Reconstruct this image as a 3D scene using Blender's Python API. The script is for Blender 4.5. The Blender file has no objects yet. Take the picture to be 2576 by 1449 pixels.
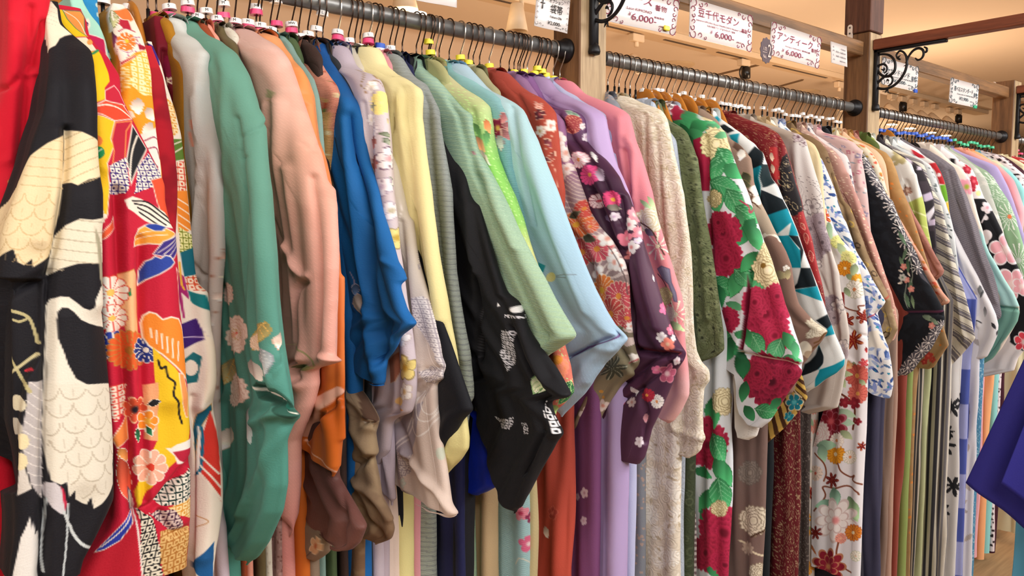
import bpy, math, random
import numpy as np
from mathutils import Vector

random.seed(7)
RNG = np.random.RandomState(11)
SC = bpy.context.scene
COL = SC.collection

# ------------------------------------------------------------------ camera
W, H, F = 2576.0, 1449.0, 2000.0
YAW, PITCH, CAMZ = math.radians(49.54), math.radians(4.55), 1.45
cp, sp = math.cos(PITCH), math.sin(PITCH)
FWD = np.array([math.cos(YAW) * cp, math.sin(YAW) * cp, -sp])
RGT = np.array([math.sin(YAW), -math.cos(YAW), 0.0])
UPV = np.cross(RGT, FWD)
CAM = np.array([0.0, 0.0, CAMZ])

cam_data = bpy.data.cameras.new('camera')
cam_data.sensor_width = 36.0
cam_data.lens = F / W * 36.0
cam_data.clip_start = 0.05
cam = bpy.data.objects.new('camera', cam_data)
COL.objects.link(cam)
cam.location = CAM
cam.rotation_euler = (math.pi / 2 - PITCH, 0, YAW - math.pi / 2)
SC.camera = cam

SC.view_settings.view_transform = 'Standard'
SC.view_settings.look = 'None'
SC.view_settings.gamma = 1.0
SC.view_settings.use_curve_mapping = False
SC.view_settings.exposure = 0.0

# ------------------------------------------------------------------ light
world = bpy.data.worlds.new('world')
SC.world = world
world.use_nodes = True
wb = world.node_tree.nodes['Background']
wb.inputs['Color'].default_value = (1.0, 0.96, 0.92, 1)
wb.inputs['Strength'].default_value = 0.3


def area(name, loc, target, sx, sy, power, color, spread=180):
    d = bpy.data.lights.new(name, 'AREA')
    d.shape = 'RECTANGLE'
    d.size, d.size_y = sx, sy
    d.energy = power
    d.color = color
    d.spread = math.radians(spread)
    o = bpy.data.objects.new(name, d)
    COL.objects.link(o)
    o.location = loc
    v = Vector(target) - Vector(loc)
    o.rotation_euler = v.to_track_quat('-Z', 'Y').to_euler()
    return o


area('aisle_ceiling_panel', (1.0, -0.9, 2.7), (1.2, 1.0, 1.0), 3.6, 0.6, 80, (1.0, 0.975, 0.945))
area('aisle_ceiling_panel', (3.9, -0.6, 2.7), (3.6, 1.2, 1.0), 3.0, 0.6, 80, (1.0, 0.98, 0.96))
area('rear_fill_light', (1.2, -2.7, 2.7), (1.2, 1.0, 0.9), 3.2, 0.6, 80, (1.0, 0.975, 0.95))  # both rear lights are added fill from behind the camera for the lower cloth
area('rear_fill_light', (5.0, -2.6, 2.7), (4.0, 1.2, 0.9), 3.2, 0.6, 80, (1.0, 0.98, 0.96))
area('left_ceiling_panel', (-2.2, 0.2, 2.5), (0.4, 1.2, 1.0), 1.0, 1.0, 42, (1.0, 0.95, 0.89))
for lx, ly, pw in ((1.2, 2.9, 12), (3.6, 2.6, 44), (6.0, 2.6, 60), (10.5, 5.0, 60)):
    d = bpy.data.lights.new('warm_display_light', 'POINT')
    d.energy = pw
    d.color = (1.0, 0.68, 0.42)
    d.shadow_soft_size = 0.25
    o = bpy.data.objects.new('warm_display_light', d)
    COL.objects.link(o)
    o.location = (lx, ly, 1.7)


# ------------------------------------------------------------------ projection helpers (photo pixel -> point in the room)
def ray(px, py):
    return FWD + (px - W / 2) / F * RGT - (py - H / 2) / F * UPV


def on_x(px, py, X):
    d = ray(px, py)
    t = X / d[0]
    return np.array([X, d[1] * t, CAMZ + d[2] * t])


def on_y(px, py, Y):
    d = ray(px, py)
    t = Y / d[1]
    return np.array([d[0] * t, Y, CAMZ + d[2] * t])


def on_z(px, py, Z):
    d = ray(px, py)
    t = (Z - CAMZ) / d[2]
    return np.array([d[0] * t, d[1] * t, Z])


def project(P):
    Q = P - CAM
    z = Q @ FWD
    return np.stack([W / 2 + F * (Q @ RGT) / z, H / 2 - F * (Q @ UPV) / z], axis=-1)


# ------------------------------------------------------------------ object helpers
def tag(o, label=None, cat=None, group=None, kind=None):
    if label: o['label'] = label
    if cat: o['category'] = cat
    if group: o['group'] = group
    if kind: o['kind'] = kind
    return o


def empty(name, loc, label=None, cat=None, group=None):
    o = bpy.data.objects.new(name, None)
    o.empty_display_size = 0.05
    COL.objects.link(o)
    o.location = loc
    return tag(o, label, cat, group)


def link_mesh(name, me, mat=None, parent=None):
    if mat and len(me.materials) == 0:
        me.materials.append(mat)
    o = bpy.data.objects.new(name, me)
    COL.objects.link(o)
    if parent:
        o.parent = parent
        o.matrix_parent_inverse.identity()
        o.location = -Vector(parent.location)   # part meshes are written in room coordinates
    return o


class MB:
    """collects simple shapes into one mesh"""
    def __init__(s):
        s.v, s.f = [], []

    def add(s, vs, fs):
        n = len(s.v)
        s.v += [tuple(map(float, p)) for p in vs]
        s.f += [tuple(i + n for i in f) for f in fs]
        return s

    def box(s, c, d, bev=0.0):
        x, y, z = c
        a, b, h = d[0] / 2, d[1] / 2, d[2] / 2
        if bev <= 0:
            vs = [(x + i * a, y + j * b, z + k * h) for i in (-1, 1) for j in (-1, 1) for k in (-1, 1)]
            fs = [(0, 1, 3, 2), (4, 6, 7, 5), (0, 4, 5, 1), (2, 3, 7, 6), (0, 2, 6, 4), (1, 5, 7, 3)]
            return s.add(vs, fs)
        # chamfered along z edges and at both ends
        def ringp(a_, b_, zz, e):
            return [(x - a_ + e, y - b_, zz), (x + a_ - e, y - b_, zz), (x + a_, y - b_ + e, zz), (x + a_, y + b_ - e, zz),
                    (x + a_ - e, y + b_, zz), (x - a_ + e, y + b_, zz), (x - a_, y + b_ - e, zz), (x - a_, y - b_ + e, zz)]
        e = bev
        vs = ringp(a - e, b - e, z - h, e) + ringp(a, b, z - h + e, e) + ringp(a, b, z + h - e, e) + ringp(a - e, b - e, z + h, e)
        fs = []
        for r in range(3):
            for i in range(8):
                j = (i + 1) % 8
                fs.append((r * 8 + i, r * 8 + j, r * 8 + 8 + j, r * 8 + 8 + i))
        fs.append(tuple(range(7, -1, -1)))
        fs.append(tuple(range(24, 32)))
        return s.add(vs, fs)

    def tube(s, pts, r, n=8, cap=True, rs=None):
        pts = [np.array(p, float) for p in pts]
        m = len(pts)
        ring = []
        prev = None
        for i, p in enumerate(pts):
            t = pts[min(i + 1, m - 1)] - pts[max(i - 1, 0)]
            t = t / (np.linalg.norm(t) + 1e-9)
            if prev is None:
                up = np.array([0, 0, 1.0]) if abs(t[2]) < 0.9 else np.array([1.0, 0, 0])
                a = np.cross(t, up)
            else:
                a = prev - t * (prev @ t)
            a /= np.linalg.norm(a) + 1e-9
            prev = a
            b = np.cross(t, a)
            rr = rs[i] if rs is not None else r
            ring.append([p + rr * (math.cos(2 * math.pi * k / n) * a + math.sin(2 * math.pi * k / n) * b) for k in range(n)])
        vs = [q for rg in ring for q in rg]
        fs = []
        for i in range(m - 1):
            for k in range(n):
                l = (k + 1) % n
                fs.append((i * n + k, i * n + l, (i + 1) * n + l, (i + 1) * n + k))
        if cap:
            fs.append(tuple(range(n - 1, -1, -1)))
            fs.append(tuple(range((m - 1) * n, m * n)))
        return s.add(vs, fs)

    def lathe(s, prof, c, axis=2, n=24):
        """prof: list of (radius, height) turned about the given axis through c"""
        vs = []
        for r, h in prof:
            for k in range(n):
                t = 2 * math.pi * k / n
                p = [r * math.cos(t), r * math.sin(t), h]
                if axis == 0: p = [p[2], p[0], p[1]]
                if axis == 1: p = [p[1], p[2], p[0]]
                vs.append((c[0] + p[0], c[1] + p[1], c[2] + p[2]))
        fs = []
        for i in range(len(prof) - 1):
            for k in range(n):
                l = (k + 1) % n
                fs.append((i * n + k, i * n + l, (i + 1) * n + l, (i + 1) * n + k))
        return s.add(vs, fs)

    def mesh(s, name, smooth=False):
        me = bpy.data.meshes.new(name)
        me.from_pydata(s.v, [], s.f)
        me.update()
        if smooth:
            me.polygons.foreach_set('use_smooth', [True] * len(me.polygons))
        return me

    def build(s, name, mat, parent=None, smooth=False):
        return link_mesh(name, s.mesh(name, smooth), mat, parent)


def crom(pts, n=8):
    """Catmull-Rom through points"""
    P = [np.array(p, float) for p in pts]
    P = [2 * P[0] - P[1]] + P + [2 * P[-1] - P[-2]]
    out = []
    for i in range(1, len(P) - 2):
        a, b, c, d = P[i - 1:i + 3]
        for k in range(n):
            t = k / n
            out.append(0.5 * ((2 * b) + (-a + c) * t + (2 * a - 5 * b + 4 * c - d) * t * t + (-a + 3 * b - 3 * c + d) * t ** 3))
    out.append(P[-2])
    return out


# ------------------------------------------------------------------ materials
def hexc(h):
    h = h.lstrip('#')
    return np.array([int(h[i:i + 2], 16) / 255 for i in (0, 2, 4)])


def lin(c):
    c = np.asarray(c, float)
    return np.where(c <= 0.04045, c / 12.92, ((c + 0.055) / 1.055) ** 2.4)


def rgba(h):
    return tuple(lin(hexc(h))) + (1.0,)


def nodes(name):
    m = bpy.data.materials.new(name)
    m.use_nodes = True
    nt = m.node_tree
    return m, nt, nt.nodes['Principled BSDF'], nt.nodes.new, nt.links.new


def plain(name, col, rough=0.5, metal=0.0, noise=0.08, scale=30, bump=0.0, coat=0.0, emit=0.0, alpha=None):
    m, nt, b, N, L = nodes(name)
    b.inputs['Roughness'].default_value = rough
    b.inputs['Metallic'].default_value = metal
    if coat:
        b.inputs['Coat Weight'].default_value = coat
        b.inputs['Coat Roughness'].default_value = 0.08
    tc = N('ShaderNodeTexCoord')
    nz = N('ShaderNodeTexNoise')
    nz.inputs['Scale'].default_value = scale
    nz.inputs['Detail'].default_value = 4
    L(tc.outputs['Object'], nz.inputs['Vector'])
    mx = N('ShaderNodeMix')
    mx.data_type = 'RGBA'
    c = np.array(rgba(col)[:3])
    mx.inputs[6].default_value = tuple(np.clip(c * (1 - noise), 0, 1)) + (1,)
    mx.inputs[7].default_value = tuple(np.clip(c * (1 + noise), 0, 1)) + (1,)
    L(nz.outputs['Fac'], mx.inputs[0])
    L(mx.outputs[2], b.inputs['Base Color'])
    if bump:
        bp = N('ShaderNodeBump')
        bp.inputs['Strength'].default_value = bump
        bp.inputs['Distance'].default_value = 0.002
        L(nz.outputs['Fac'], bp.inputs['Height'])
        L(bp.outputs['Normal'], b.inputs['Normal'])
    if emit:
        b.inputs['Emission Color'].default_value = rgba(col)
        b.inputs['Emission Strength'].default_value = emit
    if alpha is not None:
        b.inputs['Alpha'].default_value = alpha
    return m


def wood(name, c1, c2, vertical=True, scale=1.0, rough=0.6):
    m, nt, b, N, L = nodes(name)
    b.inputs['Roughness'].default_value = rough
    tc = N('ShaderNodeTexCoord')
    mp = N('ShaderNodeMapping')
    mp.inputs['Scale'].default_value = (14 * scale, 14 * scale, 0.9 * scale) if vertical else (0.9 * scale, 14 * scale, 14 * scale)
    if vertical == 'y':
        mp.inputs['Scale'].default_value = (14 * scale, 0.9 * scale, 14 * scale)
    L(tc.outputs['Object'], mp.inputs['Vector'])
    n1 = N('ShaderNodeTexNoise')
    n1.inputs['Scale'].default_value = 2.0
    n1.inputs['Detail'].default_value = 6
    n1.inputs['Distortion'].default_value = 1.2
    L(mp.outputs['Vector'], n1.inputs['Vector'])
    n2 = N('ShaderNodeTexNoise')
    n2.inputs['Scale'].default_value = 22.0
    n2.inputs['Detail'].default_value = 3
    L(mp.outputs['Vector'], n2.inputs['Vector'])
    ad = N('ShaderNodeMath')
    ad.operation = 'MULTIPLY_ADD'
    ad.inputs[1].default_value = 0.45
    L(n2.outputs['Fac'], ad.inputs[0])
    L(n1.outputs['Fac'], ad.inputs[2])
    cr = N('ShaderNodeValToRGB')
    cr.color_ramp.elements[0].position = 0.5
    cr.color_ramp.elements[1].position = 0.95
    cr.color_ramp.elements[0].color = rgba(c1)
    cr.color_ramp.elements[1].color = rgba(c2)
    L(ad.outputs[0], cr.inputs['Fac'])
    # knots
    vo = N('ShaderNodeTexVoronoi')
    vo.inputs['Scale'].default_value = 3.2
    mp2 = N('ShaderNodeMapping')
    mp2.inputs['Scale'].default_value = (2.2, 2.2, 1.0)
    L(tc.outputs['Object'], mp2.inputs['Vector'])
    L(mp2.outputs['Vector'], vo.inputs['Vector'])
    k = N('ShaderNodeMapRange')
    k.inputs[1].default_value = 0.03
    k.inputs[2].default_value = 0.09
    k.inputs[3].default_value = 0.75
    k.inputs[4].default_value = 0.0
    L(vo.outputs['Distance'], k.inputs[0])
    mx = N('ShaderNodeMix')
    mx.data_type = 'RGBA'
    mx.inputs[7].default_value = tuple(np.array(rgba(c1)[:3]) * 0.35) + (1,)
    L(k.outputs[0], mx.inputs[0])
    L(cr.outputs['Color'], mx.inputs[6])
    L(mx.outputs[2], b.inputs['Base Color'])
    bp = N('ShaderNodeBump')
    bp.inputs['Strength'].default_value = 0.35
    bp.inputs['Distance'].default_value = 0.002
    L(ad.outputs[0], bp.inputs['Height'])
    L(bp.outputs['Normal'], b.inputs['Normal'])
    return m


def fabric(name, kind, rough=0.62, sheen=0.15):
    """cloth: the printed or dyed colour is stored on the mesh, the weave is procedural in cloth coordinates (metres)"""
    m, nt, b, N, L = nodes(name)
    b.inputs['Roughness'].default_value = rough
    b.inputs['Sheen Weight'].default_value = sheen
    b.inputs['Sheen Roughness'].default_value = 0.5
    b.inputs['Specular IOR Level'].default_value = 0.22
    at = N('ShaderNodeVertexColor')
    at.layer_name = 'dye'
    uv = N('ShaderNodeUVMap')
    uv.uv_map = 'cloth'
    nz = N('ShaderNodeTexNoise')
    nz.inputs['Scale'].default_value = {'crepe': 420, 'satin': 260, 'silk': 700, 'velvet': 300}.get(kind, 500)
    nz.inputs['Detail'].default_value = 2
    L(uv.outputs['UV'], nz.inputs['Vector'])
    height = nz.outputs['Fac']
    amount = {'crepe': 0.4, 'satin': 0.12, 'silk': 0.2, 'velvet': 0.35, 'ribbed': 0.8, 'lace': 0.45, 'damask': 0.35, 'twill': 0.35}[kind]
    tint = None
    if kind in ('ribbed', 'twill'):
        wv = N('ShaderNodeTexWave')
        wv.inputs['Scale'].default_value = 170 if kind == 'ribbed' else 150
        wv.inputs['Distortion'].default_value = 1.2
        wv.bands_direction = 'Y' if kind == 'ribbed' else 'DIAGONAL'
        L(uv.outputs['UV'], wv.inputs['Vector'])
        height = wv.outputs['Fac']
        tint = wv.outputs['Fac']
        tint_amt = 0.07
    if kind == 'damask':
        mp = N('ShaderNodeMapping')
        mp.inputs['Rotation'].default_value = (0, 0, 0.785)
        L(uv.outputs['UV'], mp.inputs['Vector'])
        br = N('ShaderNodeTexBrick')
        br.inputs['Scale'].default_value = 55
        br.inputs['Color1'].default_value = (1, 1, 1, 1)
        br.inputs['Color2'].default_value = (0.75, 0.75, 0.75, 1)
        br.inputs['Mortar'].default_value = (0, 0, 0, 1)
        br.inputs['Mortar Size'].default_value = 0.09
        L(mp.outputs['Vector'], br.inputs['Vector'])
        height = br.outputs['Color']
        tint = br.outputs['Color']
        tint_amt = 0.05
    if kind == 'lace':
        vo = N('ShaderNodeTexVoronoi')
        vo.inputs['Scale'].default_value = 44
        nd = N('ShaderNodeTexNoise')
        nd.inputs['Scale'].default_value = 60
        L(uv.outputs['UV'], nd.inputs['Vector'])
        vm = N('ShaderNodeVectorMath')
        vm.operation = 'MULTIPLY_ADD'
        vm.inputs[1].default_value = (0.012, 0.012, 0.012)
        L(nd.outputs['Color'], vm.inputs[0])
        L(uv.outputs['UV'], vm.inputs[2])
        L(vm.outputs[0], vo.inputs['Vector'])
        pp = N('ShaderNodeMath')
        pp.operation = 'PINGPONG'
        pp.inputs[1].default_value = 0.13
        L(vo.outputs['Distance'], pp.inputs[0])
        mr = N('ShaderNodeMapRange')
        mr.inputs[1].default_value = 0.0
        mr.inputs[2].default_value = 0.09
        L(pp.outputs[0], mr.inputs[0])
        height = mr.outputs[0]
        tint = mr.outputs[0]
        tint_amt = 0.13
    col = at.outputs['Color']
    if tint is not None:
        mx = N('ShaderNodeMix')
        mx.data_type = 'RGBA'
        mx.blend_type = 'MULTIPLY'
        rg = N('ShaderNodeMapRange')
        rg.inputs[3].default_value = 1 - tint_amt
        rg.inputs[4].default_value = 1.0
        L(tint, rg.inputs[0])
        mx.inputs[0].default_value = 1.0
        L(col, mx.inputs[6])
        L(rg.outputs[0], mx.inputs[7])
        col = mx.outputs[2]
    L(col, b.inputs['Base Color'])
    bp = N('ShaderNodeBump')
    bp.inputs['Strength'].default_value = amount
    bp.inputs['Distance'].default_value = 0.0012
    L(height, bp.inputs['Height'])
    L(bp.outputs['Normal'], b.inputs['Normal'])
    return m


FAB = {k: fabric('%s_fabric' % k, k, *v) for k, v in dict(
    crepe=(0.7, 0.03), satin=(0.45, 0.02), silk=(0.55, 0.03), velvet=(0.85, 0.08), ribbed=(0.65, 0.02),
    lace=(0.8, 0.05), damask=(0.5, 0.03), twill=(0.6, 0.02)).items()}

M = dict(
    steel=plain('dark_rail_steel', '8c8d8c', 0.42, 0.75, 0.25, 60, 0.3),
    black_metal=plain('black_cast_iron', '15161a', 0.45, 0.4, 0.2, 40, 0.3),
    black_plastic=plain('black_plastic', '0d0d10', 0.3, 0, 0.1),
    wire_dark=plain('dark_hook_wire', '4a3b33', 0.22, 0.85, 0.1),
    wire_bright=plain('bright_hook_wire', 'b9b4ad', 0.22, 0.95, 0.1),
    pink=plain('pink_ring_plastic', 'e8447c', 0.4), white=plain('white_ring_plastic', 'f2f0ee', 0.4),
    yellow=plain('yellow_ring_plastic', 'f4e63a', 0.4), blue=plain('blue_ring_plastic', '1f58c8', 0.4),
    green=plain('green_ring_plastic', '2fb887', 0.4),
    ink=plain('black_ink', '141414', 0.6), red_ink=plain('crimson_ink', '8c1c48', 0.6), grey_ink=plain('grey_ink', '6b6770', 0.6),
    paper=plain('laminated_paper', 'e2dcda', 0.3, 0, 0.03, 12, 0, 0.08), badge=plain('plum_grey_badge', '5e5158', 0.75),
    badge_ink=plain('pale_badge_ink', 'd9c4bd', 0.5),
    hanger_wood=plain('varnished_hanger_wood', 'c07a2c', 0.3, 0, 0.25, 12, 0, 0.5),
    plate=plain('white_enamel_plate', 'e6dcd2', 0.4), screw=plain('screw_steel', '6a6460', 0.4, 0.8),
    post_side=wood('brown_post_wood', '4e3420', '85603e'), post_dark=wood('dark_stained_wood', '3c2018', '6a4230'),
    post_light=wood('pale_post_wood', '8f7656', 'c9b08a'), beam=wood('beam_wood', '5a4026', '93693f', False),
    beam_red=wood('reddish_beam_wood', '5e2e1c', '8a4a2e', 'y'),
)
# ------------------------------------------------------------------ cloth engine
def smooth1(a, k):
    if k < 1: return a
    ker = np.exp(-0.5 * (np.arange(-3 * k, 3 * k + 1) / k) ** 2)
    ker /= ker.sum()
    p = np.concatenate([np.full(3 * k, a[0]), a, np.full(3 * k, a[-1])])
    return np.convolve(p, ker, 'valid')


def hashn(ix, iy, s=0):
    h = (ix.astype(np.int64) * 374761393 + iy.astype(np.int64) * 668265263 + s * 1442695040) & 0x7fffffff
    h = ((h ^ (h >> 13)) * 1274126177) & 0x7fffffff
    return ((h ^ (h >> 16)) & 0xffff) / 65535.0


def vnoise(x, y, s=0):
    ix, iy = np.floor(x), np.floor(y)
    fx, fy = x - ix, y - iy
    fx, fy = fx * fx * (3 - 2 * fx), fy * fy * (3 - 2 * fy)
    ix, iy = ix.astype(int), iy.astype(int)
    a, b = hashn(ix, iy, s), hashn(ix + 1, iy, s)
    c, d = hashn(ix, iy + 1, s), hashn(ix + 1, iy + 1, s)
    return (a * (1 - fx) + b * fx) * (1 - fy) + (c * (1 - fx) + d * fx) * fy


def fbm(x, y, s=0):
    return 0.55 * vnoise(x, y, s) + 0.3 * vnoise(x * 2.1, y * 2.1, s + 1) + 0.15 * vnoise(x * 4.3, y * 4.3, s + 2)


def inpoly(x, y, P):
    r = np.zeros(x.shape, bool)
    n = len(P)
    j = n - 1
    for i in range(n):
        xi, yi = P[i]
        xj, yj = P[j]
        if yi != yj:
            c = ((yi > y) != (yj > y)) & (x < (xj - xi) * (y - yi) / (yj - yi) + xi)
            r ^= c
        j = i
    return r


def segdist(x, y, P):
    d = np.full(x.shape, 1e9)
    for (x0, y0), (x1, y1) in zip(P[:-1], P[1:]):
        dx, dy = x1 - x0, y1 - y0
        l = dx * dx + dy * dy + 1e-12
        t = np.clip(((x - x0) * dx + (y - y0) * dy) / l, 0, 1)
        d = np.minimum(d, (x - x0 - t * dx) ** 2 + (y - y0 - t * dy) ** 2)
    return np.sqrt(d)


class Chart:
    """cloth coordinates (u around the cloth from its front edge, v = height, metres) of one mesh, with an
    inverse: where on the cloth does a point read off the photo lie"""
    def __init__(s, P, U, V, facing):
        s.U, s.V = U, V
        st = max(1, int(len(U) / 9000))
        sel = np.nonzero(facing)[0]
        st = max(1, int(len(sel) / 9000))
        sel = sel[::st] if len(sel) > 60 else np.arange(len(U))[::7]
        s.sp = project(P[sel])
        s.su, s.sv = U[sel], V[sel]
        s.lo, s.hi = s.sp.min(0), s.sp.max(0)

    def aff(s, px, py):
        d = (s.sp[:, 0] - px) ** 2 + ((s.sp[:, 1] - py)) ** 2
        j = int(np.argmin(d))
        if d[j] > 36:                     # outside the cloth: take the point on its edge
            f = 6 / math.sqrt(d[j])
            px, py = s.sp[j, 0] + (px - s.sp[j, 0]) * f, s.sp[j, 1] + (py - s.sp[j, 1]) * f
            d = (s.sp[:, 0] - px) ** 2 + ((s.sp[:, 1] - py)) ** 2
        k = min(48, len(d) - 1)
        ix = np.argpartition(d, k)[:k]
        w = 1 / (d[ix] + 30.0)
        A = np.stack([s.sp[ix, 0] - px, s.sp[ix, 1] - py, np.ones(k)], 1)
        Aw = A * w[:, None]
        AtA = Aw.T @ A + np.diag([1e-3, 1e-3, 0]) * w.sum()
        X = np.linalg.solve(AtA, Aw.T @ np.stack([s.su[ix], s.sv[ix]], 1))
        return X[2], X[:2].T      # centre uv ; J: d(uv)/d(px)

    def uv(s, pts):
        out = []
        for p in pts:
            out.append(s.aff(*p)[0])
        return np.array(out)

    def local(s, px, py):
        c, J = s.aff(px, py)
        if abs(np.linalg.det(J)) < 1e-9:
            J = J + np.eye(2) * 1e-4
        Ji = np.linalg.inv(J)
        s.asp = float(np.clip(np.hypot(*J[:, 1]) / max(np.hypot(*J[:, 0]), 1e-9), 0.5, 1.0))
        du, dv = s.U - c[0], s.V - c[1]
        return Ji[0, 0] * du + Ji[0, 1] * dv, Ji[1, 0] * du + Ji[1, 1] * dv

    def near(s, x0, y0, x1, y1, m=25):
        return not (x1 < s.lo[0] - m or x0 > s.hi[0] + m or y1 < s.lo[1] - m or y0 > s.hi[1] + m)


def sst(a, b, x):
    t = np.clip((x - a) / (b - a), 0, 1)
    return t * t * (3 - 2 * t)


def petals(x, y, r, n, rot=0.0, depth=0.4, sharp=1.0):
    th = np.arctan2(y, x) + rot
    rr = np.hypot(x, y) / r
    lob = 1 - depth + depth * np.abs(np.cos(n * th / 2)) ** sharp
    return rr / lob, rr, th


def paint(ch, C, ops, depth, pyv):
    """ops: printed pattern of the cloth, in order. C is (N,3) sRGB"""
    U, V = ch.U, ch.V
    def put(mask, col, a=1.0):
        c = hexc(col) if isinstance(col, str) else col
        m = mask.astype(float) * a if mask.dtype == bool else mask * a
        C[:] = C * (1 - m[:, None]) + (c if np.ndim(c) == 2 else np.asarray(c)[None, :]) * m[:, None]
    for op in ops:
        k = op[0]
        if k == 'base':
            C[:] = hexc(op[1])
        elif k == 'grad':            # colour runs down the cloth: [(photo row, colour)...]
            ys = [pyv(y) for y, _ in op[1]]
            cs = [hexc(c) for _, c in op[1]]
            o = np.argsort(ys)
            yy = np.array(ys)[o]
            cc = np.array(cs)[o]
            for i in range(3):
                C[:, i] = np.interp(V, yy, cc[:, i])
        elif k == 'mottle':          # (col, scale, amount)
            n = fbm(U * op[2], V * op[2], 5)
            put(sst(0.45, 0.62, n), op[1], op[3])
        elif k == 'poly':
            pts = op[1]
            a = np.array(pts)
            if not ch.near(*a.min(0), *a.max(0)): continue
            P = []
            for i in range(len(pts)):
                p, q = np.array(pts[i], float), np.array(pts[(i + 1) % len(pts)], float)
                n = max(1, int(np.hypot(*(q - p)) / 60))
                P += [p + (q - p) * t / n for t in range(n)]
            q = ch.uv(P)
            e = 1.5 * depth / F
            lo, hi = q.min(0) - 3 * e, q.max(0) + 3 * e
            ix = np.nonzero((U > lo[0]) & (U < hi[0]) & (V > lo[1]) & (V < hi[1]))[0]
            if not len(ix): continue
            u_, v_ = U[ix], V[ix]
            ins = inpoly(u_, v_, q)
            dd = segdist(u_, v_, list(q) + [q[0]])
            sd = np.where(ins, dd, -dd)
            m = np.zeros(len(U))
            m[ix] = sst(-e, e, sd)
            if len(op) > 3 and op[3]:
                put(m, op[3][0])
                ws = op[3][1] * depth / F
                m = np.zeros(len(U))
                m[ix] = sst(ws - e, ws + e, sd)
            put(m, op[2])
        elif k == 'line':            # pts, width px, col
            pts = op[1]
            a = np.array(pts)
            if not ch.near(*a.min(0), *a.max(0)): continue
            q = ch.uv(crom(pts, 5) if len(op) > 4 else pts)
            hw, e = op[2] * 0.5 * depth / F, 1.0 * depth / F
            put(1 - sst(hw - e, hw + e, segdist(U, V, q)), op[3])
        elif k in ('flower', 'mum', 'peony', 'leaf', 'disc', 'fan', 'maple', 'spray'):
            px, py, r = op[1:4]
            if not ch.near(px - r, py - r, px + r, py + r): continue
            x, y = ch.local(px, py)
            asp_ = ch.asp
            if k == 'disc':
                put(1 - sst(r - 1, r + 1, np.hypot(x / (op[5] if len(op) > 5 else 1), y)), op[4])
                continue
            if k == 'leaf':
                col, ang, asp = op[4], math.radians(op[5]), op[6]
                a_, b_ = x * math.cos(ang) + y * math.sin(ang), -x * math.sin(ang) + y * math.cos(ang)
                w = asp * (1 - (a_ / r) ** 2) * (1 - 0.25 * a_ / r)
                ins = (np.abs(a_) < r) & (np.abs(b_) < np.maximum(w, 0) * r)
                if len(op) > 7:
                    ins2 = (np.abs(a_) < r * 1.06) & (np.abs(b_) < np.maximum(w, 0) * r + 1.6)
                    put(ins2, op[7])
                cc = hexc(col)
                tt_ = np.clip(0.5 + 0.5 * a_ / r, 0, 1)[:, None]
                put(ins, np.clip(cc * (0.72 + 0.5 * tt_) + 0.05 * tt_, 0, 1))
                if len(op) > 8:
                    v = (np.abs(b_) < 0.9) | (np.abs(((a_ - np.abs(b_) * 1.1) / r * 4) % 1 - 0.5) < 0.07)
                    put(ins & v, op[8])
                continue
            col, ccol, n = op[4], op[5], op[6]
            out = op[7] if len(op) > 7 else None
            rot = (px * 7 + py * 3) % 6.28
            x = x / asp_
            e = 1.2 / r
            soft = lambda q, t=1.0: 1 - sst(t - e, t + e, q)
            if k == 'flower':
                q, rr, th = petals(x, y, r, n, rot, 0.38, 0.7)
                if out: put(soft(q), out)
                put(soft(q, 0.88 if out else 1.0), col)
                if out: put((q < 0.9) & (np.abs(np.cos(n * (th) / 2)) < 0.13) & (rr > .2), out)
                put(sst(0.42, 0.1, rr), ccol)
                put((rr < 0.16), ccol)
            elif k == 'mum':
                q, rr, th = petals(x, y, r, n, rot, 0.16, 0.6)
                put(soft(q), out or col)
                put(soft(q, 0.94) * (np.abs(np.cos(n * th / 2)) > (0.28 if out else 0.0)), col)
                if not out: put((q < 1) & (np.abs(np.cos(n * th / 2)) < 0.2) & (rr > .25), np.clip(hexc(col) * 0.72, 0, 1))
                put(rr < 0.2, ccol)
            elif k == 'maple':
                q, rr, th = petals(x, y, r, n, rot, 0.6, 1.1)
                put(soft(q), col)
                put((q < 1.0) & (np.abs(np.cos(n * th / 2)) > 0.985), ccol)
            elif k == 'spray':
                q, rr, th = petals(x, y, r, n, rot, 0.75, 3.0)
                put((rr < 1) & (rr > 0.15) & (np.abs(np.cos(n * th / 2)) > 0.93), col)
                put(rr < 0.16, ccol)
            elif k == 'fan':
                q, rr, th = petals(x, y, r, n, rot, 0.2, 1)
                put(rr < 1, out or ccol)
                put((rr < 0.93) & (np.abs(np.cos(n * th / 2)) > 0.3), col)
            elif k == 'peony':           # ruffled bloom: rings of overlapping scalloped petals
                a2 = np.arctan2(y, x)
                base_c, dk = hexc(col), hexc(ccol)
                lt = np.clip(base_c * 1.12 + 0.04, 0, 1)
                for j, (R_, m_) in enumerate(((1.0, n + 1), (0.84, n), (0.66, n), (0.48, n - 1), (0.3, n - 2))):
                    t = m_ * a2 / 2 + rot + j * 1.9
                    lob = R_ * (0.86 + 0.14 * np.abs(np.cos(t)) ** 0.5 + 0.035 * np.cos(t * 6 + j) + 0.02 * np.cos(a2 * 17 + j * 2))
                    q = np.hypot(x, y) / r
                    ins = 1 - sst(lob - e, lob + e, q)
                    if out:
                        put(ins, out)
                        put(1 - sst(lob - 1.9 * e - e, lob - 1.9 * e + e, q), col)
                    else:
                        f = np.clip((lob - q) / (0.24 * (1 if j else 1.2)), 0, 1)[:, None]
                        put(ins, lt[None, :] * (1 - f) + (base_c * 0.45 + dk * 0.55)[None, :] * f)
                put(sst(0.2, 0.08, np.hypot(x, y) / r), ccol, 0.9)
        elif k == 'stripes':         # angle deg, period m, [(frac, col)...]
            a = math.radians(op[1])
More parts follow.
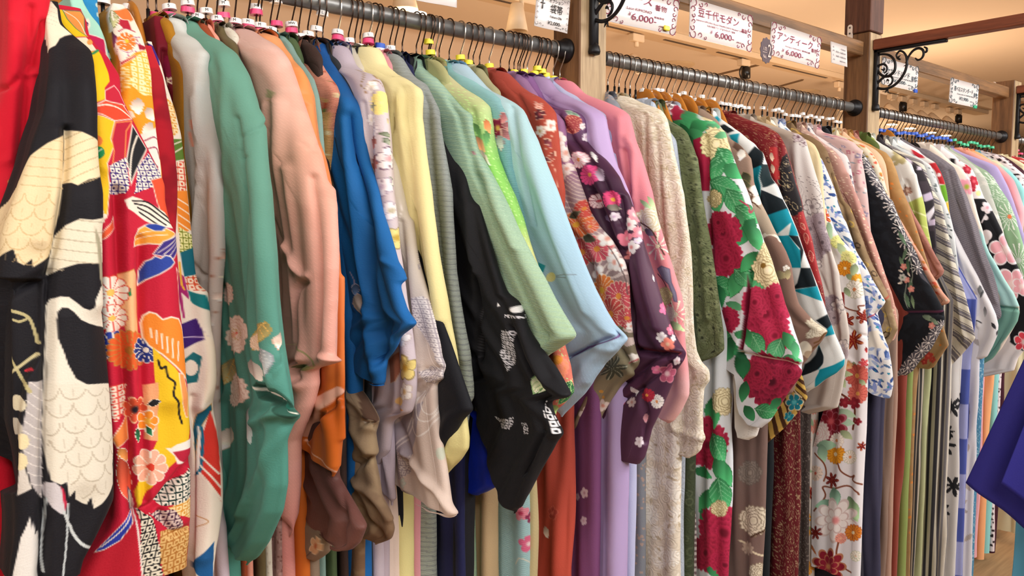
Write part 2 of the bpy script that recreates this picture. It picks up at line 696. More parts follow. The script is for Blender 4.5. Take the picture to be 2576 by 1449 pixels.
            t = ((U * math.cos(a) + V * math.sin(a)) / op[2]) % 1
            for lo, hi, c in op[3]:
                put((t >= lo) & (t < hi), c)
        elif k == 'check':           # su, sv, col1,col2
            m = (np.floor(U / op[1]) + np.floor(V / op[2])) % 2 == 0
            put(m, op[3])
            put(~m, op[4])
        elif k == 'scatter':         # kind, spacing, size, [cols], density, extra
            kind, s_, z_, cols, dens = op[1:6]
            sd = op[6] if len(op) > 6 else 3
            gx, gy = np.floor(U / s_).astype(int), np.floor(V / s_).astype(int)
            for ox in (-1, 0, 1):
                for oy in (-1, 0, 1):
                    cx, cy = gx + ox, gy + oy
                    h1, h2, h3, h4 = hashn(cx, cy, sd), hashn(cx, cy, sd + 9), hashn(cx, cy, sd + 17), hashn(cx, cy, sd + 23)
                    x = U - (cx + 0.5 + (h1 - 0.5) * 0.7) * s_
                    y = V - (cy + 0.5 + (h2 - 0.5) * 0.7) * s_
                    r = z_ * (0.65 + 0.6 * h4)
                    on = h3 < dens
                    ang = h4 * 6.28
                    rr = np.hypot(x, y) / r
                    th = np.arctan2(y, x) + ang
                    ci = (h2 * len(cols)).astype(int) % len(cols)
                    if kind == 'dot':
                        m = rr < 1
                    elif kind == 'flower':
                        m = rr / (0.6 + 0.4 * np.abs(np.cos(2.5 * th)) ** 0.7) < 1
                    elif kind == 'mum':
                        m = (rr / (0.8 + 0.2 * np.abs(np.cos(6 * th))) < 1) & ((np.abs(np.cos(6 * th)) > 0.25) | (rr < .3))
                    elif kind == 'maple':
                        m = rr / (0.3 + 0.7 * np.abs(np.cos(3.5 * th)) ** 1.5) < 1
                    elif kind == 'leaf':
                        a_, b_ = x * np.cos(ang) + y * np.sin(ang), -x * np.sin(ang) + y * np.cos(ang)
                        m = (np.abs(b_) < 0.36 * r * (1 - (a_ / r) ** 2)) & (np.abs(a_) < r)
                    elif kind == 'spray':
                        m = (rr < 1) & (np.abs(np.cos(5 * th)) > 0.86)
                    elif kind == 'ring':
                        m = np.abs(rr - 0.8) < 0.2
                    elif kind == 'petal':
                        m = (rr < 1) & (np.abs(np.sin(th)) < 0.6)
                    elif kind == 'curl':
                        m = (rr < 1) & (np.abs(((rr * 2 + th / 6.283) % 1) - 0.5) < 0.17)
                    elif kind == 'branch':
                        a_, b_ = x * np.cos(ang) + y * np.sin(ang), -x * np.sin(ang) + y * np.cos(ang)
                        m = (np.abs(b_ - 0.25 * r * np.sin(a_ / r * 4)) < 0.07 * r) & (np.abs(a_) < 1.3 * r)
                    for i, c in enumerate(cols):
                        put(m & on & (ci == i), c)
                    if kind in ('flower', 'mum') and len(op) > 7:
                        put((rr < 0.25) & on, op[7])
        elif k == 'shibori':         # (poly or None, cell m, ring col, ground col) small tied rings
            m = np.ones(len(U), bool)
            if op[1]:
                a = np.array(op[1])
                if not ch.near(*a.min(0), *a.max(0)): continue
                m = inpoly(U, V, ch.uv(op[1]))
            if op[4]: put(m, op[4])
            s_ = op[2]
            x, y = U / s_, V / s_ + 0.15 * np.sin(U / s_ * 0.7)
            fx, fy = x % 1 - 0.5, y % 1 - 0.5
            q = np.maximum(np.abs(fx), np.abs(fy)) * 0.75 + np.hypot(fx, fy) * 0.25
            put(m & (q < 0.42) & (q > 0.18), op[3])
        elif k == 'asanoha':         # hemp-leaf star: side m, line col
            s_ = op[1]
            x, y = U / s_, V / s_
            d = np.full(len(U), 9.0)
            for a in (0, 60, 120):
                t = x * math.cos(math.radians(a)) + y * math.sin(math.radians(a))
                d = np.minimum(d, np.abs((t / 0.866) % 1 - 0.5) * 0.866)
            for a in (30, 90, 150):
                t = x * math.cos(math.radians(a)) + y * math.sin(math.radians(a))
                d = np.minimum(d, np.abs((t / 0.5) % 1 - 0.5) * 0.5)
            put(d < op[3], op[2])
        elif k == 'waves':           # bundles of flowing contour lines: (poly or None, scale, col, width)
            m = np.ones(len(U), bool)
            if op[1]:
                m = inpoly(U, V, ch.uv(op[1]))
            n = fbm(U * op[2], V * op[2], 8)
            put(m & (np.abs((n * 22) % 1 - 0.5) < op[4]), op[3])
        elif k == 'feathers':        # overlapping scale feathers inside a polygon: pts, size m, line col, aspect
            m = inpoly(U, V, ch.uv(op[1]))
            s_ = op[2]
            row = np.floor(V / (s_ * 0.75))
            x = (U / s_ + 0.5 * (row % 2)) % 1 - 0.5
            y = (V / (s_ * 0.75)) % 1
            rr = np.hypot(x * 1.02, (1 - y) * 0.62) + 0.05 * (vnoise(U / s_ * 1.3, V / s_, 4) - .5)
            put(m & (np.abs(rr - 0.5) < 0.03), op[3], 0.6)
            put(m & (np.abs(x) < 0.02) & (y > 0.4), op[3], 0.35)
        elif k == 'quills':          # fine curved feather strokes inside polygon: pts, angle deg, period, col
            m = inpoly(U, V, ch.uv(op[1]))
            a = math.radians(op[2])
            t = U * math.cos(a) + V * math.sin(a) + 0.012 * np.sin((U * -math.sin(a) + V * math.cos(a)) * 24)
            put(m & ((t / op[3]) % 1 < 0.12), op[4], 0.75)


def cloth_mesh(name, rows, ncl, fold=0.004, fseed=0, crease=(), ops=(), depth=1.3, base='888888', wide=False, span=(-1.0, 1.0), openback=True):
    """rows: dict of arrays z, yf, yb, xc, w. Cross-section at each height: left side, rounded front edge, right side"""
    z, yf, yb, xc, w = (np.asarray(rows[k], float) for k in ('z', 'yf', 'yb', 'xc', 'w'))
    nr = len(z)
    r = w / 2
    a = np.minimum(r * (1.6 if not wide else 0.55), np.maximum((yb - yf) * 0.8, 0.002))
    nf = max(11, ncl // (4 if name == 'sleeve' else 1)) if not wide else ncl + 1
    nl, nrr = (ncl if not wide else max(8, ncl // 6)), max(4, ncl // 8)
    pw = 0.5 if not wide else 0.30
    # param: left side, front, right side
    X, Y = [], []
    ybk = np.maximum(yb, yf + a + 0.001)
    for t in (1 - (1 - np.linspace(0, 1, nl, endpoint=False)) ** (1.0 if wide else 1.7)):
        X.append(xc - r)
        Y.append(ybk + (yf + a - ybk) * t)
    th = np.linspace(0, math.pi, 721)              # front edge outline, walked at even arc length
    ex = np.sign(np.cos(th)) * np.abs(np.cos(th)) ** (2 * pw)
    ey = np.abs(np.sin(th)) ** (2 * pw)
    asp = float(np.median(a / np.maximum(r, 1e-4)))
    cl = np.concatenate([[0], np.cumsum(np.hypot(np.diff(ex), asp * np.diff(ey)))])
    tt = np.linspace(0, cl[-1], nf)
    for cx, cy in zip(np.interp(tt, cl, ex), np.interp(tt, cl, ey)):
        X.append(xc - r * cx)
        Y.append(yf + a - a * cy)
    for t in np.linspace(0, 1, nrr + 1)[1:]:
        X.append(xc + r)
        Y.append(yf + a + (ybk - yf - a) * t)
    X, Y = np.array(X).T, np.array(Y).T          # (nr, nc)
    nc = X.shape[1]
    # arc length from front centre
    ds = np.hypot(np.diff(X, axis=1), np.diff(Y, axis=1))
    cum = np.concatenate([np.zeros((nr, 1)), np.cumsum(ds, axis=1)], axis=1)
    U = cum - cum[:, nl + nf // 2][:, None]
    Z = np.repeat(z[:, None], nc, 1)
    # folds (displacement along the outward direction in plan)
    gy, gx = np.gradient(Y, axis=1), np.gradient(X, axis=1)
    ln = np.hypot(gx, gy) + 1e-9
    nx, ny = gy / ln, -gx / ln
    flip = np.sign((nx[:, nl // 2] * -1).mean() or 1)
    nx, ny = nx * flip, ny * flip
    rel = np.clip((z.max() - z) / 0.35, 0, 1)[:, None]
    ph = RNG.rand(4) * 6.28
    lam = 0.055 + 0.03 * RNG.rand()
    drift = 0.018 * np.sin(Z * 3 + ph[0]) + 0.004 * np.sin(Z * 9 + ph[1])
    f1 = np.sin((U + drift) / lam * 6.283 + ph[2])
    f2 = np.sin((U * 1.7 - drift * 2) / lam * 6.283 + ph[3])
    D = fold * (0.25 + 0.75 * rel) * (0.65 * f1 + 0.35 * f2)
    D += fold * 0.6 * (fbm(U * 14 + ph[1], Z * 7, int(ph[0] * 10)) - 0.5) * rel
    D = D * np.minimum(1, r[:, None] / 0.012)
    cs = np.repeat(np.concatenate([np.linspace(-1, -0.2, nl, endpoint=False), np.linspace(-0.2, 0.2, nf), np.linspace(0.2, 1, nrr + 1)[1:]])[None, :], nr, 0)
    P = np.stack([X, Y, Z], -1).reshape(-1, 3)
    facing = (nx.ravel() * (CAM[0] - P[:, 0]) + ny.ravel() * (CAM[1] - P[:, 1])) > 0.04
    ch = Chart(P, U.ravel(), Z.ravel(), facing)
    Dv = D.ravel()
    for pts, amp, wid in crease:          # extra folds: polyline read off the photo, + ridge / - valley, metres
        aa = np.array(pts)
        if not ch.near(*aa.min(0), *aa.max(0)): continue
        q = ch.uv(crom(pts, 4))
        d = segdist(ch.U, ch.V, q)
        Dv = Dv + amp * np.exp(-(d / wid) ** 2)
    for k_ in [c for c in ops if c[0] == 'step']:   # polygon of cloth lying deeper / higher
        a_ = np.array(k_[1])
        if not ch.near(*a_.min(0), *a_.max(0)): continue
        q = ch.uv(k_[1])
        d = segdist(ch.U, ch.V, list(q) + [q[0]])
        ins = inpoly(ch.U, ch.V, q)
        Dv = Dv + np.where(ins, k_[2] * sst(0, 0.006, d), 0)
    if not wide:
        Dv = np.maximum(Dv, -0.72 * np.repeat(w, nc))
    P = P + np.stack([nx.ravel() * Dv, ny.ravel() * Dv, np.zeros(len(Dv))], -1)
    # dye
    C = np.zeros((len(P), 3))
    C[:] = hexc(base)
    Rz = rows['pyv']
    paint(ch, C, ops, depth, Rz)
    Cl = lin(np.clip(C, 0, 1))
    me = bpy.data.meshes.new(name)
    nv = nr * nc
    idx = np.arange(nv).reshape(nr, nc)
    q = np.stack([idx[:-1, :-1], idx[1:, :-1], idx[1:, 1:], idx[:-1, 1:]], -1).reshape(-1, 4)
    me.vertices.add(nv)
    me.vertices.foreach_set('co', P.astype(np.float32).ravel())
    me.loops.add(q.size)
    me.loops.foreach_set('vertex_index', q.ravel().astype(np.int32))
    me.polygons.add(len(q))
    me.polygons.foreach_set('loop_start', np.arange(0, q.size, 4, dtype=np.int32))
    me.polygons.foreach_set('use_smooth', np.ones(len(q), bool))
    me.update(calc_edges=True)
    at = me.color_attributes.new('dye', 'FLOAT_COLOR', 'POINT')
    at.data.foreach_set('color', np.concatenate([Cl, np.ones((nv, 1))], 1).astype(np.float32).ravel())
    uvl = me.uv_layers.new(name='cloth')
    uvs = np.stack([ch.U, ch.V], -1)[q.ravel()]
    uvl.data.foreach_set('uv', uvs.astype(np.float32).ravel())
    return me


YR = 1.345            # distance of the rail line
RAILZ = 1.85
NECKZ = 1.775
GARMENTS = []


def K(key, label, nx, R, L=None, w=None, fab='crepe', base='888888', ops=(), crease=(), b=None, bw=None, fold=0.004,
      front=None, yb=1.25, res=2.3, ext=True, ny=None, neck=True, bops=None, cat='kimono', bfront=None, group=None):
    GARMENTS.append(dict(key=key, label=label, nx=nx, R=R, L=L, w=w, fab=fab, base=base, ops=list(ops), crease=list(crease), b=b, bw=bw,
                         fold=fold, front=front, yb=yb, res=res, ext=ext, ny=ny, neck=neck, bops=bops, cat=cat, bfront=bfront, group=group))


def hdir(px, py):
    d = ray(px, py)
    h = math.hypot(d[0], d[1])
    return d, h


def edge_to_yf(px, py, X0, r, a, side=1):
    """front-edge position of an elliptical cloth edge (half thickness r, depth a) in plane X0 whose right outline passes px"""
    d, h = hdir(px, py)
    ux, uy = d[0] / h, d[1] / h
    nxx, nyy = uy * side, -ux * side
    hh = math.sqrt(r * r * nxx * nxx + a * a * nyy * nyy)
    cy = (-hh - nxx * X0) / nyy
    T = np.array([X0 + r * r * nxx / hh, cy + a * a * nyy / hh])
    t = (T[0] * ux + T[1] * uy) / h
    return cy - a, CAMZ + d[2] * t


def neck_x(nx):
    d = ray(nx, 300)
    return d[0] / d[1] * 1.30


def build_garments():
    gs = GARMENTS
    for g in gs:
        g['X0'] = neck_x(g['nx'])
    order = sorted(gs, key=lambda g: g['X0'])
    for i, g in enumerate(order):
        gl = g['X0'] - order[i - 1]['X0'] if i else 0.05
        gr = order[i + 1]['X0'] - g['X0'] if i + 1 < len(order) else 0.05
        if g['w'] is None:
            g['w'] = float(np.clip(0.95 * (gl + gr) / 2, 0.012, 0.042))
        g['gap'] = (gl, gr)
    for g in order:
        build_one(g)


def detailed(ops):
    return any(o[0] not in ('base', 'grad', 'mottle', 'step') for o in ops)


def build_one(g):
    X0, w = g['X0'], g['w']
    r = w / 2
    depth = X0 * FWD[0] + 1.05 * FWD[1]
    pxm = F / depth
    root = empty('kimono' if g['cat'] == 'kimono' else g['cat'].replace(' ', '_'), (X0 if g['front'] is None else g['X0'], YR, 0.0),
                 g['label'], g['cat'], g['group'] or 'kimonos hung along the long rail')
    root.location.z = 0.15
    if g['front'] is None:
        a = r * 1.6
        ZY = []
        if g['neck']:
            nz_ = NECKZ - (0.012 if X0 > 1.35 else 0)
            ZY.append((nz_, 1.325))
            ZY.append((nz_ - 0.006, 1.30))
        for px, py in g['R']:
            y, zz = edge_to_yf(px, py, X0, r, a)
            f_ = 1 - 0.5 * float(sst(0.16, 0.42, np.array(NECKZ - zz)))
            y, zz = edge_to_yf(px, py, X0, r * f_, a * f_)
            ZY.append((zz, y))
        # monotone in z
        out = [ZY[0]]
        for zz, y in ZY[1:]:
            if zz < out[-1][0] - 0.0005:
                out.append((zz, y))
            else:
                out[-1] = (out[-1][0], min(out[-1][1], y)) if len(out) < 4 else out[-1]
        ZY = out
        zs = np.array([p[0] for p in ZY])
        ys = np.array([p[1] for p in ZY])
        ys = np.clip(ys, 0.35, 1.345)
        pyr = [p[1] for p in g['R']]
        zr = [edge_to_yf(p[0], p[1], X0, r, a)[1] for p in g['R']]
        if g['ext'] and g['L'] is None:
            zl, yl = zs[-1], ys[-1]
            tip = min(zl - 0.10, 1.15)
            zs = np.append(zs, [tip + 0.05, tip])
            ys = np.append(ys, [min(yl + 0.01, 1.2), min(max(yl + 0.06, 1.14), g['yb'] - .01)])
        dz = (2.2 if detailed(g['ops']) else 5.0) / pxm * g['res'] / 2.3
        n = int(np.clip((zs[0] - zs[-1]) / dz, 60, 700))
        z = np.linspace(zs[0], zs[-1], n)
        yf = np.interp(-z, -zs, ys)
        k = max(1, int(0.004 / (z[0] - z[1])))
        yf = smooth1(yf, k)
        yb = np.full(n, g['yb'])
        yb = np.maximum(yb, yf + 0.004)
        if g['neck']:
            yb = np.where(z > NECKZ - 0.09, 1.40, yb + (1.40 - yb) * np.clip(1 - (NECKZ - 0.09 - z) / 0.08, 0, 1))
        if g['L'] is not None:
            LZ = []
            for px, py in g['L']:
                y, zz = edge_to_yf(px, py, X0, 0.002, 0.002, -1)
                LZ.append((zz, y + 0.004))
            LZ.sort(key=lambda p: -p[0])
            lz = np.array([LZ[0][0] + 0.06] + [p[0] for p in LZ])
            ly = np.array([g['yb']] + [p[1] for p in LZ])
            ybl = np.interp(-z, -lz, ly)
            yb = np.where(z < lz[0], ybl, yb)
            yb = np.maximum(yb, yf + 0.003)
        ww = np.full(n, w)
        d_top = (z[0] - z)
        ww *= np.clip(0.62 + d_top / 0.10, 0, 1) if w > 0.02 else 1
        ww *= np.sqrt(np.clip(1 - np.clip(1 - d_top / 0.009, 0, 1) ** 2, 0.004, 1))     # rounded over the top of the neck
        ww *= 1 - 0.5 * sst(0.16, 0.42, d_top)           # the sleeve end is just folded cloth, thinner than the padded shoulder
        ww = np.minimum(ww, np.maximum((yb - yf), 0.004))
        xc = np.full(n, X0)
        pyv = lambda y: float(np.interp(y, pyr, zr)) if len(pyr) > 1 else CAMZ - (y - 565) * depth / F
        def pyv(y, pyr=pyr, zr=zr, depth=depth):
            if y > pyr[-1]: return zr[-1] - (y - pyr[-1]) * depth / F
            if y < pyr[0]: return zr[0] + (pyr[0] - y) * depth / F
            return float(np.interp(y, pyr, zr))
        rows = dict(z=z, yf=yf, yb=yb, xc=xc, w=ww, pyv=pyv)
        wide = False
        span_m = max(0.05, float(np.mean(yb - yf)))
        d = ray(float(np.mean([p[0] for p in g['R']])), 600)
        vis = abs(d[0]) / math.hypot(d[0], d[1])      # foreshortening of the side face
        ncl = int(np.clip(span_m * pxm * max(vis, 0.3) / g['res'] * (1.5 if detailed(g['ops']) else 0.7), 20, 210))
    else:
        # broad front-facing hang: left and right outlines and the distance of the front
        fr = g['front']
        Lp, Rp = np.array(g['L'], float), np.array(g['R'], float)
        y0, y1 = max(Lp[0, 1], Rp[0, 1]), min(Lp[-1, 1], Rp[-1, 1])
        n = int(np.clip((y1 - y0) / 2.2, 60, 700))
        py = np.linspace(y0, y1, n)
        lx, rx = np.interp(py, Lp[:, 1], Lp[:, 0]), np.interp(py, Rp[:, 1], Rp[:, 0])
        k = max(1, int(8 / (py[1] - py[0])))
        lx, rx = smooth1(lx, k), smooth1(rx, k)
        yd = np.interp(py, [q[0] for q in fr], [q[1] for q in fr])
        yd = smooth1(yd, k * 3)
        A = np.array([on_y(p, q, d_ + 0.012) for p, q, d_ in zip(lx, py, yd)])
        B = np.array([on_y(p, q, d_ + 0.012) for p, q, d_ in zip(rx, py, yd)])
        z = (A[:, 2] + B[:, 2]) / 2
        zu = np.linspace(z[0], z[-1], n)
        f = lambda v: np.interp(-zu, -z, v)
        xc, ww, yf = f((A[:, 0] + B[:, 0]) / 2), f(B[:, 0] - A[:, 0]), f(yd)
        ww = np.maximum(ww, 0.006)
        yb = yf + np.maximum(0.10, 0.05)
        pyv = lambda y_: float(np.interp(y_, py, z))
        rows = dict(z=zu, yf=yf, yb=yb, xc=xc, w=ww, pyv=pyv)
        wide = True
        pxm = F / float(np.mean(yd) * 1.02)
        ncl = int(np.clip(np.mean(ww) * pxm / g['res'] * 1.2, 24, 190))
    me = cloth_mesh('sleeve', rows, ncl, g['fold'], 0, g['crease'], g['ops'], depth, g['base'], wide)
    link_mesh('sleeve', me, FAB[g['fab']], root)
    if g['front'] is None:
        far = link_mesh('sleeve', me, FAB[g['fab']], root)      # sleeve on the far side of the rail
        far.scale = (1, -1, 1)
        far.location = (-root.location.x, 2 * YR - root.location.y, -root.location.z)
    # body panels down to the hem
    hem = (0.16 if X0 < 2.7 else 0.03) + 0.05 * RNG.rand()
    bz = np.linspace(1.71, hem, int(np.clip(1.5 * F / depth / (2.8 if detailed(g['bops'] if g['bops'] is not None else g['ops']) else 12), 60, 620)))
    if g['front'] is None:
        byf = 1.18
        bw = g['bw'] or max(0.010, w * 0.85)
        if g['b'] is not None:
            byf, _ = edge_to_yf(g['b'], 1400, X0, bw / 2, bw * 0.8)
            byf = float(np.clip(byf, 0.98, 1.30))
        yfb = np.interp(-bz, [-1.71, -1.55, -1.2], [1.29, max(byf, 1.2) + 0.02, byf])
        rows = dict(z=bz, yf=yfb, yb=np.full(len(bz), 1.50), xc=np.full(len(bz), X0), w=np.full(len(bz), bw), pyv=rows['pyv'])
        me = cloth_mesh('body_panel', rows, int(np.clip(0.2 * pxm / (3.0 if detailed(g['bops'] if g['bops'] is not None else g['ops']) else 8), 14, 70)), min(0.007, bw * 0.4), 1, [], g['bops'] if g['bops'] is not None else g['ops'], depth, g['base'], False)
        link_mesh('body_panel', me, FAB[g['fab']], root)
        # neckband: a padded strip folded over the back of the neck
        if g['neck']:
            zt = nz_ + 0.004
            nb = int(40)
            zz = np.linspace(zt, zt - 0.075, nb)
            yfc = np.interp(-zz, -rows['z'][::-1] if False else -z, yf) - 0.0035
            tp = sst(0.050, 0.074, zt - zz)
            rd = np.sqrt(np.clip(1 - np.clip(1 - (zt - zz) / 0.009, 0, 1) ** 2, 0.004, 1))
            yfc = yfc + 0.0042 * tp
            rowsc = dict(z=zz, yf=yfc, yb=np.maximum(yfc + 0.05, 1.36), xc=np.full(nb, X0), w=(np.full(nb, min(w * 0.62 + 0.007, w + 0.006)) + (zt - zz) * 0.1 * w / 0.03 - 0.012 * tp) * rd, pyv=rows['pyv'])
            me = cloth_mesh('neckband', rowsc, 16, 0.0, 2, [], g['ops'], depth, g['base'], False)
            link_mesh('neckband', me, FAB[g['fab']], root)
    else:
        xb = float(np.mean(xc))
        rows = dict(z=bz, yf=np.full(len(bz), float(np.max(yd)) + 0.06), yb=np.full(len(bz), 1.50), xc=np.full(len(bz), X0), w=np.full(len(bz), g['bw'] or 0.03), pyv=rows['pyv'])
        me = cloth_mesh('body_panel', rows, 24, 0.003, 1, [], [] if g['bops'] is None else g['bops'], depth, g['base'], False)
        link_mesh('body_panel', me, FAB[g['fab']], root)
    g['root'] = root
# ------------------------------------------------------------------ the room
CEIL = 2.75
ceil_m = plain('cream_painted_ceiling', 'e9dccb', 0.9, 0, 0.02, 3)
wall_m = plain('tan_painted_wall', 'c9ae92', 0.85, 0, 0.03, 4)
pale_m = plain('pale_grey_wall', 'c6ccd0', 0.85, 0, 0.03, 4)
floor_m = wood('pale_oak_floor', '8c7050', 'b89870', False, 0.35, 0.45)


def struct(name, mb, mat):
    o = mb.build(name, mat)
    o['kind'] = 'structure'
    return o


X0R, X1R, Y0R, Y1R = -3.6, 17.0, -3.6, 10.0
struct('floor', MB().box(((X0R + X1R) / 2, (Y0R + Y1R) / 2, -0.05), (X1R - X0R, Y1R - Y0R, 0.1)), floor_m)
struct('ceiling', MB().box(((X0R + X1R) / 2, (Y0R + Y1R) / 2, CEIL + 0.05), (X1R - X0R, Y1R - Y0R, 0.1)), ceil_m)
struct('wall_back', MB().box(((X0R + 8.6) / 2, 4.56, CEIL / 2), (8.6 - X0R, 0.12, CEIL)), wall_m)
struct('wall_far', MB().box(((8.6 + X1R) / 2, Y1R + 0.05, CEIL / 2), (X1R - 8.6, 0.1, CEIL)), pale_m)
struct('wall_corner', MB().box((8.54, (4.62 + Y1R) / 2, CEIL / 2), (0.12, Y1R - 4.62, CEIL)), wall_m)
struct('wall_right', MB().box((X1R + 0.05, (Y0R + Y1R) / 2, CEIL / 2), (0.1, Y1R - Y0R, CEIL)), pale_m)
struct('wall_left', MB().box((X0R - 0.05, (Y0R + Y1R) / 2, CEIL / 2), (0.1, Y1R - Y0R, CEIL)), wall_m)
struct('wall_front', MB().box(((X0R + X1R) / 2, Y0R - 0.05, CEIL / 2), (X1R - X0R, 0.1, CEIL)), pale_m)
# shallow access panels and round speaker in the ceiling
m_line = plain('ceiling_joint_shadow_gap', '7c6a56', 0.9)
for k, (ax, ay, bx, by) in enumerate((((1700, 212, 1960, 150)), (1745, 232, 1885, 196), (1905, 232, 2020, 200))):
    A, B = on_z(ax, ay, CEIL - 0.002), on_z(bx, by, CEIL - 0.002)
    struct('trim_%d' % (k + 1), MB().tube([A, B], 0.012, 4), m_line)
sm = plain('cream_speaker_grille', 'd9c6a8', 0.7, 0, 0.05, 200, 0.4)
for px, py, rr in ((1694, 163, 0.17), (2018, 232, 0.17)):
    c = on_z(px, py, CEIL)
    tag(MB().lathe([(0.0, -0.014), (rr * .9, -0.014), (rr, -0.004), (rr, 0.002), (0, 0.002)], c, 2, 40).build('ceiling_speaker', sm, None, True),
        'flat round cream ceiling speaker seen %s' % ('above the middle of the second rail' if px < 1800 else 'just left of the tall second post'), 'ceiling speaker')

# lighting trunking along the ceiling with its spotlights
fx_m = plain('cream_enamel_fitting', 'd8c2a4', 0.5, 0, 0.03)
slot_m = plain('dark_track_slot', '4a3c30', 0.6)
lens_m = plain('ribbed_lamp_lens', '9c8a70', 0.3, 0.3, 0.3, 90, 0.5)
lit_m = plain('lit_lamp_face', 'fff4d8', 0.5, 0, 0, 30, 0, 0, 9.0)
TY = 3.54
tr = empty('lighting_track', (5.4, TY, CEIL), 'long cream ceiling lighting trunking with dark slots, running behind the sign beam', 'lighting track')
MB().box((5.3, TY, CEIL - 0.022), (9.6, 0.15, 0.044), 0.006).build('housing', fx_m).location = (0, 0, 0)
hs = bpy.data.objects['housing']
hs.parent = tr
hs.location = -Vector(tr.location)
for a, b in ((1192, 1306), (1521, 1588), (1668, 1772), (1802, 1872), (1945, 2080), (2225, 2262)):
    A, B = on_y(a, 80, TY), on_y(b, 80, TY)
    MB().box(((A[0] + B[0]) / 2, TY - 0.01, CEIL - 0.0455), (B[0] - A[0], 0.022, 0.003)).build('slot', slot_m, tr)


def spot(px, label, drop=0.16, black=False, lit=False, yaw=0.0):
    p = on_y(px, 200, TY)
    x = p[0]
    t = empty('track_spotlight', (x, TY, CEIL - 0.05), label, 'spotlight', 'spotlights on the ceiling track')
    MB().box((x, TY, CEIL - 0.075), (0.11, 0.05, 0.05), 0.005).build('adapter', fx_m, t)
    if black:
        c = (x, TY, CEIL - 0.14)
        MB().tube([(x - 0.05 * math.sin(a), TY, CEIL - 0.1 - 0.05 * (1 - math.cos(a))) for a in np.linspace(0.2, 5.6, 18)], 0.006, 6).build('yoke', MAT_BLK, t, True)
        MB().lathe([(0.0, -0.05), (0.035, -0.05), (0.035, 0.03), (0.02, 0.04), (0, 0.04)], (x + 0.03, TY, CEIL - 0.14), 2, 16).build('lamp_head', MAT_BLK, t, True)
        return
    MB().tube([(x, TY, CEIL - 0.08), (x, TY, CEIL - 0.05 - drop * 0.5)], 0.016, 8).build('stem', fx_m, t, True)
    d = Vector((math.sin(yaw), -math.cos(yaw) * 0.75, -0.75)).normalized()
    c = Vector((x, TY, CEIL - 0.08 - drop))
    q = d.to_track_quat('Z', 'Y')
    m = MB().lathe([(0.0, -0.07), (0.03, -0.07), (0.038, -0.05), (0.042, 0.06), (0.039, 0.062), (0.036, 0.05)], (0, 0, 0), 2, 24)
    m.v = [tuple(q @ Vector(v) + c) for v in m.v]
    m.build('lamp_head', fx_m, t, True)
    m = MB().lathe([(0.0, 0.052), (0.022, 0.05), (0.037, 0.046)], (0, 0, 0), 2, 24)
    m.v = [tuple(q @ Vector(v) + c) for v in m.v]
    m.build('lens', lit_m if lit else lens_m, t, True)


MAT_BLK = M['black_plastic']
spot(1600, 'cream track spotlight hanging right of the first post, ribbed lens towards the aisle')
spot(1870, 'black loop-shaped track lamp above the sign badge end of the second rail', black=True)
spot(2112, 'cream track spotlight with ribbed lens just left of the tall second post')
for i, px in enumerate((2245, 2299, 2327, 2354, 2392)):
    spot(px, '%s of the row of cream spotlights between the second and third posts' % ('leftmost', 'second from left', 'middle one', 'second from right', 'rightmost')[i], 0.12)
spot(2271, 'black track lamp after the first cream spotlight right of the second post', black=True)
spot(2413, 'black track lamp at the far right end of the ceiling track', black=True)
# pendant fitting by the first post and the lit lamp over the first rail
p = on_y(1312, 60, 3.0)
t = empty('track_spotlight', (p[0], 3.0, CEIL), 'cream spotlight on a long stem left of the small hanging sash sign', 'spotlight', 'spotlights on the ceiling track')
MB().box((p[0], 3.0, CEIL - 0.04), (0.06, 0.05, 0.08), 0.005).build('adapter', fx_m, t)
MB().tube([(p[0], 3.0, CEIL - 0.07), (p[0], 3.0, CEIL - 0.24)], 0.012, 8).build('stem', fx_m, t, True)
MB().lathe([(0, .07), (0.03, .07), (0.055, -.06), (0.05, -.06), (0.03, .05)], (p[0] - 0.03, 3.0, CEIL - 0.30), 2, 20).build('lamp_head', fx_m, t, True)
p = on_y(1046, 40, 3.2)
t = empty('track_spotlight', (p[0], 3.2, CEIL), 'lit cream spotlight glowing just above the first rail', 'spotlight', 'spotlights on the ceiling track')
MB().tube([(p[0] - .08, 3.2, CEIL), (p[0] - .07, 3.2, p[2] + 0.06)], 0.012, 8).build('stem', fx_m, t, True)
MB().lathe([(0, .09), (0.04, .09), (0.05, 0.04), (0.062, -.01), (0.055, -.012), (0.04, .06)], (p[0] - .06, 3.2, p[2] + 0.03), 2, 24).build('lamp_head', fx_m, t, True)
MB().lathe([(0, -.035), (0.03, -.028), (0.045, -.005), (0.045, 0.01)], (p[0], 3.19, p[2]), 2, 24).build('bulb', lit_m, t, True)
d = bpy.data.lights.new('lit_spotlight_bulb', 'POINT')
d.energy, d.color, d.shadow_soft_size = 6, (1.0, .72, .42), 0.04
o = bpy.data.objects.new('lit_spotlight_bulb', d)
COL.objects.link(o)
o.location = (p[0], 3.19, p[2] - 0.09)
# recessed lit fittings seen below the third rail
for i, (a, b, y0, y1) in enumerate(((2233, 2255, 307, 318), (2277, 2301, 318, 327), (2332, 2353, 328, 338), (2370, 2392, 335, 346))):
    A = on_z((a + b) / 2, (y0 + y1) / 2, CEIL - 0.03)
    wd = (b - a) * (A @ FWD) / F
    t = empty('ceiling_lamp', tuple(A), '%s of the four bright square ceiling lamps glimpsed under the third rail' % ('leftmost', 'second from left', 'third from left', 'rightmost')[i], 'ceiling lamp', 'square ceiling lamps')
    MB().box((A[0], A[1], CEIL - 0.015), (wd * 1.2, wd * 0.9, 0.03), 0.005).build('frame', fx_m, t)
    MB().box((A[0], A[1], CEIL - 0.034), (wd * 1.05, wd * 0.75, 0.01)).build('diffuser', lit_m, t)

